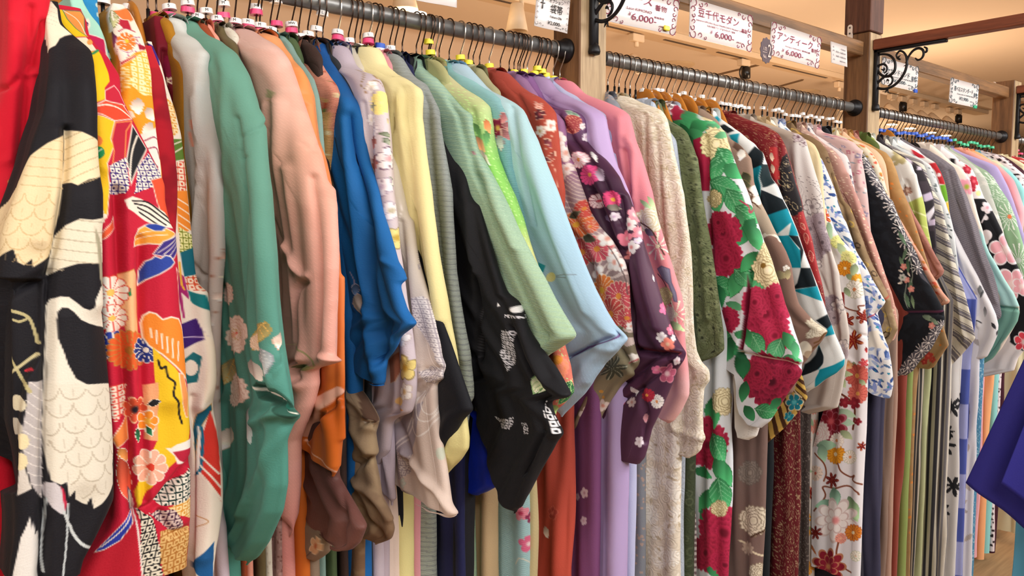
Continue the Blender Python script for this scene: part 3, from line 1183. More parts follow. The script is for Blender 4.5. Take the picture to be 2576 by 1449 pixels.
# ------------------------------------------------------------------ the rack: posts, beams, rails, brackets
PXS = (-0.075, 1.3555, 2.7405, 4.1255, 5.51)
PY0, PS, PTOP = 1.3445, 0.089, 2.10


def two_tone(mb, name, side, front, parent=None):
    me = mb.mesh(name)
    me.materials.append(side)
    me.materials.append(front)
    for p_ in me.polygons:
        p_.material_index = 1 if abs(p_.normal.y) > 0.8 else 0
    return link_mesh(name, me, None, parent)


names = ['timber post at the left end of the rail, mostly behind the red kimono', 'square timber post between the first and second rails, brown side and pale front',
         'tall timber post between the second and third rails with a dark stained upper length', 'timber post at the right end of the third rail, its flat top in view', 'farthest timber post at the right']
for i, x in enumerate(PXS):
    t = empty('timber_post', (x, PY0, 0), names[i], 'post', 'timber posts of the clothes rack')
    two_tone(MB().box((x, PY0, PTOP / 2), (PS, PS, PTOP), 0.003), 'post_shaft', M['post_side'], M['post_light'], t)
    if i == 2:
        two_tone(MB().box((x - 0.001, PY0, (PTOP + CEIL) / 2 + 0.001), (PS + 0.004, PS + 0.004, CEIL - PTOP - 0.002), 0.003), 'upper_post', M['post_dark'], M['post_dark'], t)
    if i in (2, 3):
        xl = x - PS / 2 - 0.0025
        if i == 2:
            specs = ((2139, 62, 118), (2125, 90, 116))
        else:
            specs = ((2501, 206, 226),)
        for px, ya, yb in specs:
            A, B = on_x(px, ya, xl), on_x(px - 2, yb, xl)
            cy, r_ = (A[1] + B[1]) / 2, 0.009
            prof = [(cy + r_ * math.cos(a), A[2] - r_ + r_ * math.sin(a)) for a in np.linspace(0, math.pi, 9)] + [(cy + r_ * math.cos(a), B[2] + r_ + r_ * math.sin(a)) for a in np.linspace(math.pi, 2 * math.pi, 9)]
            n = len(prof)
            mb = MB().add([(xl - 0.001, a, b) for a, b in prof] + [(xl + 0.0025, a, b) for a, b in prof], [tuple(range(n)), tuple(range(2 * n - 1, n - 1, -1))] + [(k, (k + 1) % n, n + (k + 1) % n, n + k) for k in range(n)])
            pl = mb.build('joining_plate', M['plate'], t)
            for fr in (0.14, 0.4, 0.68, 0.9) if i == 2 and ya < 80 else (0.2, 0.8):
                zz = A[2] + (B[2] - A[2]) * fr
                s_ = MB().lathe([(0, -0.0022), (0.003, -0.0016), (0.0036, 0.001)], (xl - 0.001, cy, zz), 0, 12).build('screw', M['screw'], None, True)
                s_.parent = pl
                s_.location = (0, 0, 0)

for i in range(4):
    a, b = PXS[i] + PS / 2, PXS[i + 1] - PS / 2
    zt = 2.046
    tag(MB().box(((a + b) / 2, 1.343, zt), (b - a, 0.045, 0.048), 0.003).build('sign_beam', M['beam']),
        ['timber cross beam above the first rail', 'timber cross beam carrying the crimson lettered signs between first and second posts', 'timber cross beam carrying the blue-green lettered signs between second and third posts', 'timber cross beam beyond the third post'][i], 'beam', 'timber beams of the clothes rack')
    t = empty('clothes_rail', ((a + b) / 2, YR, RAILZ), ['dark steel clothes rail of the first bay, full of hanger hooks', 'dark steel clothes rail between the first and second posts', 'dark steel clothes rail between the second and third posts', 'dark steel clothes rail beyond the third post'][i], 'clothes rail', 'steel clothes rails')
    MB().lathe([(0.0, a + 0.003), (0.0155, a + 0.003), (0.0155, b - 0.003), (0.0, b - 0.003)], (0, YR, RAILZ), 0, 28).build('rail_tube', M['steel'], t, True)
    for s_, xx in ((1, a), (-1, b)):
        MB().lathe([(0, 0.0), (0.028, 0.0), (0.028, s_ * 0.006), (0.025, s_ * 0.010), (0.020, s_ * 0.014), (0.0195, s_ * 0.032), (0.0155, s_ * 0.034)], (xx, YR, RAILZ), 0, 28).build('end_flange', M['black_metal'], t, True)

# front beams running towards the aisle
fb = [(2, 'reddish brown timber beam running from the tall second post over the aisle'), (3, 'reddish brown timber beam starting at the front of the third post'), (1, 'reddish brown timber beam over the aisle at the first post')]
for i, lb in fb:
    x = PXS[i] - 0.006
    y1 = PY0 - PS / 2
    tag(MB().box((x, (y1 - 1.9) / 2, 2.058), (0.040, y1 + 1.9, 0.034), 0.003).build('aisle_beam', M['beam_red']), lb, 'beam', 'timber beams over the aisle')
for k, x in enumerate((1.3555, 2.7405, 4.1255)):
    tag(MB().box((x - 0.006, -1.95, 1.04), (0.08, 0.08, 2.08), 0.003).build('aisle_post', M['post_side']), 'timber post holding the aisle end of the %s aisle beam' % ('first', 'second', 'third')[k], 'post', 'timber posts across the aisle')


# ornamental bracket, drawn in the plane of the second post
def bracket_mesh():
    XB = PXS[2] - 0.006
    def P(pts):
        out = []
        for a, b in pts:
            q = on_x(2160 + a / 4.53, 80 + b / 4.53, XB)
            out.append((0.0, q[1] - (PY0 - PS / 2), q[2]))
        return out
    body = MB()
    y0 = 0.0
    body.box((0, -0.007, 1.94), (0.022, 0.012, 0.20), 0.002)
    body.box((0, -0.115, 2.036), (0.022, 0.23, 0.010), 0.002)
    body.lathe([(0.0, 0.0), (0.013, -0.006), (0.0145, 0.0), (0.012, 0.012), (0.006, 0.02)], (0, -0.008, 1.845), 2, 14)
    strokes = [
        ([(185, 300), (150, 350), (122, 420), (116, 500), (140, 580), (200, 632), (290, 652), (380, 625), (460, 560), (520, 470), (548, 380), (545, 290), (510, 232), (465, 222), (432, 262), (445, 305), (475, 318)], .0042),
        ([(170, 300), (230, 262), (320, 258), (385, 295), (418, 370), (405, 450), (355, 495), (300, 510), (245, 480), (218, 425), (240, 380), (290, 370), (322, 405), (315, 450), (292, 470)], .0042),
        ([(170, 345), (172, 385), (195, 405), (214, 385)], .0032),
        ([(120, 700), (150, 650), (200, 600), (260, 540), (300, 505), (330, 470)], .0042),
        ([(100, 735), (112, 775), (148, 782), (180, 755), (178, 722), (155, 716)], .004),
        ([(95, 800), (85, 740), (100, 700), (120, 680)], .004),
        ([(552, 330), (570, 280), (620, 215), (680, 188), (728, 205), (742, 250), (720, 300), (675, 322), (645, 300)], .004),
        ([(738, 240), (772, 225), (776, 190), (745, 172)], .0035),
        ([(330, 515), (368, 510), (388, 545), (372, 592), (335, 618)], .0034), ([(345, 560), (330, 545), (318, 560)], .0026)]
    for pts, r in strokes:
        pp = crom(P(pts), 6)
        n = len(pp)
        body.tube(pp, r, 7, True, [1.1 * r * (0.55 + 0.45 * math.sin(math.pi * min(1, max(0.12, i / n)) ** 0.8)) for i in range(n)])
    for a, b, ang in ((560, 375, 0.3), (325, 655, -1.5), (185, 320, 2.0), (440, 300, 3.0), (290, 440, 1.0)):
        c = P([(a, b)])[0]
        for s_ in (-0.5, 0.5):
            d = (0, math.cos(ang + s_) * 0.014, math.sin(ang + s_) * 0.014)
            body.tube([c, (c[0], c[1] + d[1], c[2] + d[2])], .003, 6, True, [.0042, .0006])
    return body.mesh('bracket', True)


bm = bracket_mesh()
bm.materials.append(M['black_metal'])
for k, i in enumerate((1, 2, 3)):
    o = bpy.data.objects.new('scroll_bracket', bm)
    COL.objects.link(o)
    o.location = (PXS[i] - 0.006, PY0 - PS / 2, 0)
    tag(o, ['black cast iron scroll bracket on the front of the first post', 'black cast iron scroll bracket on the tall second post, fully in view', 'black cast iron scroll bracket on the third post at the picture edge'][k], 'bracket', 'cast iron scroll brackets')


# ------------------------------------------------------------------ signs
def text_mesh(s, size, mat, bold=0.0):
    c = bpy.data.curves.new('lettering', 'FONT')
    c.body = s
    c.size = size
    c.offset = bold
    c.extrude = 0.0002
    c.align_x, c.align_y = 'CENTER', 'CENTER'
    o = bpy.data.objects.new('lettering', c)
    COL.objects.link(o)
    dg = bpy.context.evaluated_depsgraph_get()
    me = bpy.data.meshes.new_from_object(o.evaluated_get(dg))
    bpy.data.objects.remove(o)
    me.materials.clear()
    me.materials.append(mat)
    return me


def add_text(parent, s, org, U, V, cx, cy, w, h, mat, bold=0.0, name='lettering', nrm=(0, -0.0018, 0)):
    """text fitted into a box of size w x h (metres) centred at org + cx*U + cy*V"""
    me = text_mesh(s, 0.02, mat, bold)
    co = np.array([v.co[:] for v in me.vertices])
    if len(co) == 0: return
    lo, hi = co.min(0), co.max(0)
    sx, sy = w / max(hi[0] - lo[0], 1e-5), h / max(hi[1] - lo[1], 1e-5)
    for v in me.vertices:
        a = (v.co.x - (lo[0] + hi[0]) / 2) * sx
        b = (v.co.y - (lo[1] + hi[1]) / 2) * sy
        p_ = Vector(org) + Vector(U) * (cx + a) + Vector(V) * (cy + b) + Vector(nrm) * (1 + v.co.z * 500)
        v.co = p_
    return link_mesh(name, me, None, parent)


def sign(px, label, inkm, texts, Y=1.3185, bow=0.004, scroll=True):
    """px: photo pixels of corners TL, TR, BR, BL on the plane Y"""
    TL, TR, BR, BL = [Vector(on_y(a, b, Y)) for a, b in px]
    wd = ((TR - TL).length + (BR - BL).length) / 2
    ht = ((TL - BL).length + (TR - BR).length) / 2
    U = ((TR - TL) + (BR - BL)).normalized()
    V = ((TL - BL) + (TR - BR)).normalized()
    org = (TL + TR + BR + BL) / 4
    t = empty('hanging_sign', tuple(org), label, 'sign', 'price signs on the beam')
    n = 12
    vs, fs = [], []
    for k, off in enumerate((0.0, 0.0012)):
        for i in range(n + 1):
            for j in range(5):
                u, v = i / n - .5, j / 4 - .5
                w_ = bow * math.sin(u * 7) * (0.5 - v)
                p_ = org + U * (u * wd) + V * (v * ht) + Vector((0, off - w_ * 0.3, 0))
                vs.append(p_)
    for k in range(2):
        o_ = k * (n + 1) * 5
        for i in range(n):
            for j in range(4):
                a = o_ + i * 5 + j
                fs.append((a, a + 5, a + 6, a + 1) if k == 0 else (a, a + 1, a + 6, a + 5))
    rim = [i * 5 for i in range(n + 1)] + [n * 5 + j for j in range(1, 5)] + [i * 5 + 4 for i in range(n - 1, -1, -1)] + [j for j in range(3, 0, -1)]
    N_ = (n + 1) * 5
    for a, b in zip(rim, rim[1:] + rim[:1]):
        fs.append((a, b, b + N_, a + N_))
    MB().add(vs, fs).build('sign_sheet', M['paper'], t, True)
    for s, cx, cy, w, h, b in texts:
        add_text(t, s, org, U, V, cx * wd, cy * ht, w * wd, h * ht, inkm, b)
    if scroll:
        for sx_ in (-1, 1):
            for sy_ in (-1, 1):
                mb = MB()
                cx, cy = sx_ * wd * 0.44, sy_ * ht * 0.385
                for (ox, oy, r0, tn) in ((0, 0, .012, 1), (-.022, .004, .007, -1), (0.002, -.024, .008, 1), (.0, -.044, .006, -1), (-.038, .006, .005, 1)):
                    pts = []
                    for a in np.linspace(0, 4.6, 10):
                        rr = r0 * (1 - a / 6.2) * wd / 0.21
                        x_, y_ = cx + sx_ * (ox * wd / .21 + rr * math.cos(a * tn)), cy + sy_ * (oy * ht / .15 + rr * math.sin(a * tn))
                        pts.append(org + U * x_ + V * y_ + Vector((0, -0.0016, 0)))
                    mb.tube([tuple(q) for q in pts], 0.0007 * wd / .2, 4)
                mb.build('corner_scroll', inkm, t)
    return t, org, U, V, wd, ht


RI, KI, GI = M['red_ink'], M['ink'], plain('teal_black_ink', '2c4c58', 0.6)
t, org, U, V, wd, ht = sign([(1523, -40), (1714, 2), (1694, 92), (1521, 47)], 'white price sign with crimson lettering and a yellow clip, nearest the first post', RI,
     [('レース', -.08, .27, .38, .22, .0), ('着物', .24, .16, .17, .17, 0), ('Lace KIMONO', -.05, -.02, .34, .07, 0), ('振袖専用', .23, -.12, .14, .06, 0), ('¥', -.17, -.18, .03, .12, 0), ('6,000-', .03, -.24, .34, .20, 0), ('(税込)', .29, -.35, .10, .05, 0)])
c = on_y(1677, 71, 1.312)
MB().box(tuple(c), (0.022, 0.006, 0.012), 0.002).build('yellow_clip', M['yellow'], t)
sign([(1735, -8), (1895, 44), (1889, 129), (1735, 94)], 'white laminated price sign with crimson Japanese lettering, middle of the three crimson ones', RI,
     [('豆千代モダン', -.06, .20, .64, .24, .0), ('着物', .36, .02, .10, .12, 0), ('Japanese KIMONO Brand "MAMECHIYO Modern" KIMONO', .0, -.02, .82, .055, 0), ('日本の着物ブランド"豆千代モダン"着物', -.02, -.10, .44, .055, 0), ('¥', -.17, -.24, .03, .10, 0), ('6,000-', .04, -.28, .30, .18, 0), ('(税込)', .28, -.34, .10, .05, 0)])
t, org, U, V, wd, ht = sign([(1940, 55), (2068, 97), (2058, 173), (1936, 137)], 'white price sign with crimson lettering, its left edge under a round badge', RI,
     [('アンティーク', -.03, .15, .70, .26, .0), ('着物', .36, .02, .12, .13, 0), ('Antique KIMONO 着物各種', .03, -.10, .50, .06, 0), ('¥', -.25, -.25, .04, .10, 0), ('6,000-', -.02, -.28, .34, .18, 0), ('(税込)', .28, -.32, .14, .05, 0)])
# plum badge
bc = Vector(on_y(1928, 127, 1.310))
rb = 27 * float((np.array(bc) - CAM) @ FWD) / F
bt = empty('round_badge', tuple(bc), 'scalloped plum grey badge reading number 2, taped over the left edge of the third sign', 'badge')
n = 96
ring = [(rb * (1 + 0.05 * math.cos(12 * a)) * math.cos(a) * .98, rb * (1 + 0.05 * math.cos(12 * a)) * math.sin(a) * 1.15) for a in np.linspace(0, 2 * math.pi, n, endpoint=False)]
MB().add([(bc.x + a, bc.y, bc.z + b) for a, b in ring] + [(bc.x + a, bc.y + 0.0015, bc.z + b) for a, b in ring], [tuple(range(n)), tuple(range(2 * n - 1, n - 1, -1))] + [(k, (k + 1) % n, n + (k + 1) % n, n + k) for k in range(n)]).build('badge_disc', M['badge'], bt)
BU, BV = Vector((1, 0, 0)), Vector((0, 0, 1))
add_text(bt, '2', bc, BU, BV, rb * .42, 0, rb * .5, rb * 1.15, M['badge_ink'])
add_text(bt, '人気', bc, BU, BV, -rb * .35, rb * .12, rb * .62, rb * .36, M['badge_ink'])
add_text(bt, 'No.', bc, BU, BV, -rb * .32, -rb * .58, rb * .56, rb * .34, M['badge_ink'])
MB().box((bc.x - rb * .33, bc.y - .0012, bc.z - rb * .2), (rb * .7, .0006, .0012)).build('badge_rule', M['badge_ink'], bt)
sign([(2089, 103), (2131, 117), (2131, 168), (2092, 158)], 'small plain white size chart taped to the left side of the tall post', M['grey_ink'],
     [('S', -.36, .27, .06, .07, 0), ('~154cm', .2, .25, .34, .07, 0), ('M', -.36, .10, .07, .07, 0), ('155~160cm', .08, .08, .6, .08, 0), ('L', -.36, -.10, .05, .07, 0), ('160~165cm', .08, -.12, .6, .08, 0), ('LL', -.34, -.30, .08, .07, 0), ('165cm~', .2, -.32, .38, .07, 0)], Y=1.292, bow=0.001, scroll=False)
t, org, U, V, wd, ht = sign([(2220, 144), (2311, 170), (2307, 232), (2216, 210)], 'white sign with dark blue lettering seen through the scroll bracket, blue clip at its corner', GI,
     [('セカンドハンド', -.06, .06, .62, .22, .0), ('着物', .36, -.02, .12, .2, 0), ('Second hand KIMONO', .05, -.13, .6, .05, 0), ('¥3,000-', .0, -.28, .34, .16, 0), ('(税込)', .28, -.32, .14, .05, 0)])
c = on_y(2303, 229, 1.312)
MB().box(tuple(c), (0.022, 0.008, 0.014), 0.002).build('blue_clip', M['blue'], t)
t, org, U, V, wd, ht = sign([(2392, 195), (2463, 215), (2458, 272), (2387, 257)], 'white sign with dark green lettering nearest the third post, green clip at its corner', GI,
     [('選べるスタンダード', -.04, .12, .66, .2, .0), ('着物', .38, .03, .12, .18, 0), ('Standard KIMONO', .05, -.08, .6, .05, 0), ('¥3,900-', .0, -.26, .34, .16, 0), ('(税込)', .28, -.30, .14, .05, 0)])
c = on_y(2453, 269, 1.312)
MB().box(tuple(c), (0.022, 0.008, 0.014), 0.002).build('green_clip', M['green'], t)
sign([(1351, -22), (1435, 0), (1427, 85), (1344, 64)], 'small white sign with black lettering hung at the left of the first post', KI,
     [('オプション', .08, .33, .42, .12, .0), ('Option', .08, .22, .12, .03, 0), ('†', -.32, .16, .14, .26, 0), ('袋帯', .10, .10, .36, .26, 0), ('Fukuro Obi', .10, -.13, .34, .07, 0), ('¥2,000-', .07, -.32, .40, .12, 0), ('(税込)', .16, -.42, .12, .03, 0)])
sign([(1049, -60), (1150, -44), (1150, 22), (1046, -2)], 'white leaflet hanging from the beam over the first rail, only its lower edge in view', M['grey_ink'],
     [('袋帯・帯締め', -.1, -.1, .5, .1, 0)], scroll=False)
# poster behind the red kimono at the far left
pt = empty('shop_poster', tuple(on_y(6, 130, 1.25)), 'white poster with black band and blue strip behind the leftmost red kimono', 'poster')
A, B = on_y(-40, 60, 1.25), on_y(18, 230, 1.25)
MB().box(((A[0] + B[0]) / 2, 1.251, (A[2] + B[2]) / 2), (B[0] - A[0], 0.002, A[2] - B[2])).build('poster_sheet', M['paper'], pt)
A, B = on_y(-40, 42, 1.247), on_y(18, 62, 1.247)
MB().box(((A[0] + B[0]) / 2, 1.2485, (A[2] + B[2]) / 2), (B[0] - A[0], 0.003, A[2] - B[2])).build('black_band', M['ink'], pt)
A, B = on_y(-40, 122, 1.247), on_y(14, 144, 1.247)
MB().box(((A[0] + B[0]) / 2, 1.2485, (A[2] + B[2]) / 2), (B[0] - A[0], 0.001, A[2] - B[2])).build('blue_strip', plain('pale_blue_ink', '6cb4d0', .5), pt)

# ------------------------------------------------------------------ hangers
def hook_mesh(kind, low):
    pts = []
    R_ = 0.0178
    for a in np.linspace(-0.35, math.pi, 14):
        pts.append((0, R_ * math.cos(a), 0.0005 + R_ * math.sin(a)))
    pts += [(0, -0.0172, -0.010), (0, -0.0150, -0.020), (0, -0.004, -0.040), (0, 0, -0.047), (0, 0, -0.055), (0, 0, low)]
    mb = MB().tube(pts, 0.0015, 7)
    me = mb.mesh('hook', True)
    me.materials.append(M['wire_dark'] if kind == 'dark' else M['wire_bright'])
    return me


def arms_mesh(kind):
    mb = MB()
    if kind == 'wood':
        prof = [(0.0, -0.064), (0.02, -0.070), (0.035, -0.082), (0.05, -0.106), (0.065, -0.135), (0.09, -0.185), (0.12, -0.24)]
        pts = [(0, -y, z - 0.012) for y, z in reversed(prof)] + [(0, y, z - 0.012) for y, z in prof[1:]]
        pp = crom(pts, 5)
        vs, fs = [], []
        n = len(pp)
        for i, p_ in enumerate(pp):
            hh = 0.022 * (0.75 + 0.25 * math.cos(p_[1] / 0.2 * 1.4))
            for a in np.linspace(0, 2 * math.pi, 12, endpoint=False):
                vs.append((0.0065 * math.cos(a), p_[1], p_[2] + hh * math.sin(a)))
        for i in range(n - 1):
            for k in range(12):
                l = (k + 1) % 12
                fs.append((i * 12 + k, i * 12 + l, (i + 1) * 12 + l, (i + 1) * 12 + k))
        fs += [tuple(range(11, -1, -1)), tuple(range((n - 1) * 12, n * 12))]
        mb.add(vs, fs)
    else:
        pts = [(0, -0.11, -0.24), (0, -0.08, -0.195), (0, -0.04, -0.142), (0, -0.010, -0.095), (0, 0.010, -0.095), (0, 0.04, -0.142), (0, 0.08, -0.195), (0, 0.11, -0.24)]
        mb.tube(crom(pts, 4), 0.0036, 8)
        mb.tube([(0, 0, -0.062), (0, 0, -0.094)], 0.003, 8)
    me = mb.mesh('shoulder_bar', True)
    me.materials.append(M['hanger_wood'] if kind == 'wood' else M['black_plastic'])
    return me


def ring_mesh(col, r, h):
    mb = MB().lathe([(r * .45, -h / 2), (r * 1.06, -h / 2), (r, h / 2), (r * .45, h / 2), (r * .45, -h / 2)], (0, 0, 0), 2, 24)
    me = mb.mesh('size_ring', False)
    me.materials.append(M[col])
    return me


HK = {k: hook_mesh(k, -0.095) for k in ('dark', 'bright')}
AR = {k: arms_mesh(k) for k in ('wood', 'plastic')}
RG = {}
LT = {}
HANGERS = []


def local_part(name, me, parent, loc=(0, 0, 0), rot=0.0):
    o = bpy.data.objects.new(name, me)
    COL.objects.link(o)
    o.parent = parent
    o.location = loc
    o.rotation_euler = (0, 0, rot)
    return o


def rail_x(px):
    d = ray(px, 300)
    return d[0] / d[1] * YR


def hanger(px, rings=(), arms='plastic', wire='dark', bay=1):
    """rings: [(colour, photo row of its middle or None, letter or None)]"""
    x = rail_x(px)
    desc = []
    t = empty('wooden_hanger' if arms == 'wood' else 'clothes_hanger', (x, YR, RAILZ))
    t.rotation_euler = (0, 0, float(RNG.uniform(-0.12, 0.12)))
    local_part('hook', HK[wire], t)
    local_part('shoulder_bar', AR[arms], t)
    letter = None
    for col, py, let in rings:
        big = bay == 1 and col in ('pink', 'white')
        r, h = (0.0105, 0.0085) if big else (0.0095, 0.0095)
        if bay == 2: r, h = 0.0085, 0.008
        if bay == 3: r, h = 0.0105, 0.010
        if (col, r) not in RG: RG[(col, r)] = ring_mesh(col, r, h)
        if py is None:
            z = -0.056 + float(RNG.uniform(-0.008, 0.008))
        else:
            z = on_y(px, py, YR)[2] - RAILZ
        rg = local_part('size_ring', RG[(col, r)], t, (0, 0, z), float(RNG.uniform(0, 6)))
        rg.rotation_euler = (float(RNG.uniform(-.12, .12)), float(RNG.uniform(-.12, .12)), 0)
        desc.append(col)
        if let:
            letter = let
            if let not in LT:
                me = text_mesh(let, 0.0085, M['ink'], 0.0)
                LT[let] = me
            ang = math.atan2(x, YR) * 0.9       # letter side of the ring faces the aisle
            lo = local_part('size_letter', LT[let], rg, (-(r + .0007) * math.sin(ang), -(r + .0007) * math.cos(ang), 0.0))
            lo.rotation_euler = (math.pi / 2, 0, -ang)
            sc_ = {1: .8, 2: .6, 3: .6}[bay]
            lo.scale = (sc_, sc_, sc_)
    HANGERS.append((t, x, desc, letter, arms, wire, bay))


for px, rr, arm in ((270, [('white', 5, None)], 'plastic'), (150, [], 'wood'), (337, [('white', 22, None)], 'wood')):
    hanger(px, rr, arm)
B1 = [(382, [], 'dark'), (403, [('pink', 41, None)], 'dark'), (435, [('white', 21, 'S'), ('pink', 42, None)], 'dark'), (481, [('white', 10, 'S'), ('pink', 27, None)], 'dark'), (505, [('white', 44, 'M'), ('pink', 58, None)], 'dark'),
      (526, [('white', 30, 'M'), ('pink', 66, None)], 'dark'), (553, [('white', 50, 'M'), ('pink', 66, None)], 'dark'), (569, [('white', 12, 'M'), ('pink', 40, None)], 'dark'), (598, [('white', 56, 'M'), ('pink', 73, None)], 'dark'),
      (630, [('white', 57, 'M'), ('pink', 71, None)], 'dark'), (651, [('white', 18, 'M'), ('pink', 33, None)], 'dark'), (660, [('white', 65, 'M'), ('pink', 80, None)], 'dark'), (686, [('white', 76, 'M'), ('pink', 91, None)], 'dark'),
      (701, [('white', 3, 'M'), ('pink', 62, None)], 'dark'), (738, [('white', 63, 'MW'), ('pink', 79, None)], 'dark'), (757, [('white', 94, 'L'), ('pink', 109, None)], 'dark'), (779, [('white', 87, 'L'), ('pink', 102, None)], 'dark'),
      (800, [('white', 73, 'L'), ('pink', 110, None)], 'dark'), (816, [('white', 35, 'L'), ('pink', 110, None)], 'dark'), (853, [('white', 83, 'L'), ('pink', 97, None)], 'bright'), (880, [('white', 103, 'L'), ('pink', 118, None)], 'dark'),
      (896, [], 'dark'), (909, [('white', 118, 'L'), ('pink', 131, None)], 'dark'), (929, [('white', 91, 'L'), ('pink', 106, None)], 'bright'), (945, [], 'dark'), (958, [('blue', 116, None), ('white', 129, None)], 'dark'), (983, [('white', 122, 'LL'), ('pink', 136, None)], 'dark'),
      (996, [], 'dark'), (1014, [('yellow', 151, None)], 'dark'), (1049, [('yellow', 155, None)], 'dark'), (1063, [('yellow', 157, None)], 'dark'), (1080, [('yellow', 105, None)], 'dark'), (1084, [('yellow', 133, None)], 'dark'),
      (1097, [], 'bright'), (1106, [('yellow', 160, None)], 'dark'), (1131, [('yellow', 161, None)], 'dark'), (1159, [('yellow', 145, None)], 'bright'), (1179, [('yellow', 159, None)], 'dark'), (1191, [('yellow', 178, None)], 'dark'), (1207, [('yellow', 182, None)], 'dark'),
      (1231, [('yellow', 167, None)], 'bright'), (1259, [('yellow', 182, None)], 'dark'), (1281, [], 'dark'), (1293, [('yellow', 183, None)], 'dark'), (1303, [('yellow', 188, None)], 'dark'), (1308, [('yellow', 199, None)], 'dark'), (1317, [('yellow', 181, None)], 'dark'),
      (1326, [('yellow', 191, None)], 'bright'), (1344, [('yellow', 186, None)], 'dark'), (1351, [('yellow', 172, None)], 'dark'), (1363, [('yellow', 180, None)], 'dark'), (1373, [('yellow', 190, None)], 'dark'), (1391, [('yellow', 197, None)], 'bright'), (1408, [('yellow', 203, None)], 'bright')]
for px, rr, wr in B1:
    hanger(px, rr, 'plastic', wr, 1)
for i, px in enumerate((1528, 1545, 1556, 1572, 1584, 1598, 1616, 1628, 1638, 1650, 1662, 1676, 1690, 1703, 1718, 1733, 1748, 1764, 1780, 1792, 1812, 1822, 1832, 1844, 1852, 1860, 1868, 1880, 1896, 1917, 1930, 1946, 1956, 1964, 1974, 1990, 2000, 2008, 2018, 2028, 2038, 2050, 2058, 2066, 2082, 2092, 2102, 2112)):
    wooden = 1616 <= px <= 1792 and i % 2 == 0 or px == 1780
    rr = [] if px < 1612 or px in (1780, 1896, 1930) else [('white', None, 'M' if px in (1628, 1917, 2008) else 'L')]
    hanger(px, rr, 'wood' if wooden else 'plastic', 'bright' if i % 2 == 0 or wooden else 'dark', 2)
for px in (2203, 2214, 2225, 2240, 2248, 2258, 2266, 2274, 2284, 2296, 2304, 2312, 2320, 2328, 2336, 2345, 2354, 2363, 2373, 2382, 2391):
    hanger(px, [('blue', None, None)], 'wood' if px == 2225 else 'plastic', 'dark', 3)
for px in (2402, 2416, 2425, 2434, 2442, 2450, 2458, 2466, 2476, 2487, 2498):
    hanger(px, [('green', None, None)], 'plastic', 'dark', 3)
for px in (2552, 2562, 2572):
    hanger(px, [('pink', None, None)], 'plastic', 'dark', 3)
# ------------------------------------------------------------------ kimonos, first bay (left of the first post)
CR = 'f2e6d6'
LBAY1 = 'kimonos on the first rail'


def frontR(pts):
    return pts


K('red', 'plain red kimono with a few gold dots, leftmost of the whole rail', -120,
  [(128, -30), (120, 10), (114, 40), (117, 100), (118, 133), (117, 200), (108, 283), (90, 353), (80, 417), (70, 483), (60, 700), (50, 1000), (45, 1449)],
  L=[(18, -30), (16, 40), (14, 133), (5, 240), (-30, 400), (-60, 483), (-90, 700), (-90, 1449)],
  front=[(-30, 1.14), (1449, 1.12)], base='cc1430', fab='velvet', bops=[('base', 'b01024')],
  ops=[('base', 'd4142e'), ('mottle', 'e8303c', 22, 0.35), ('disc', 26, 458, 7, 'c89058'), ('disc', 18, 495, 6, 'b98a50'), ('disc', 10, 540, 6, 'b98a50'), ('disc', 40, 462, 5, 'c89058')],
  crease=[([(80, 20), (70, 150), (50, 400)], -.006, .005), ([(110, 60), (90, 130), (85, 160)], -.010, .005), ([(40, 60), (35, 200), (20, 400)], .006, .008), ([(0, 225), (30, 215), (50, 190)], -.006, .004), ([(50, 190), (85, 185), (112, 190)], .004, .004)], group='kimonos at the left end of the rail')

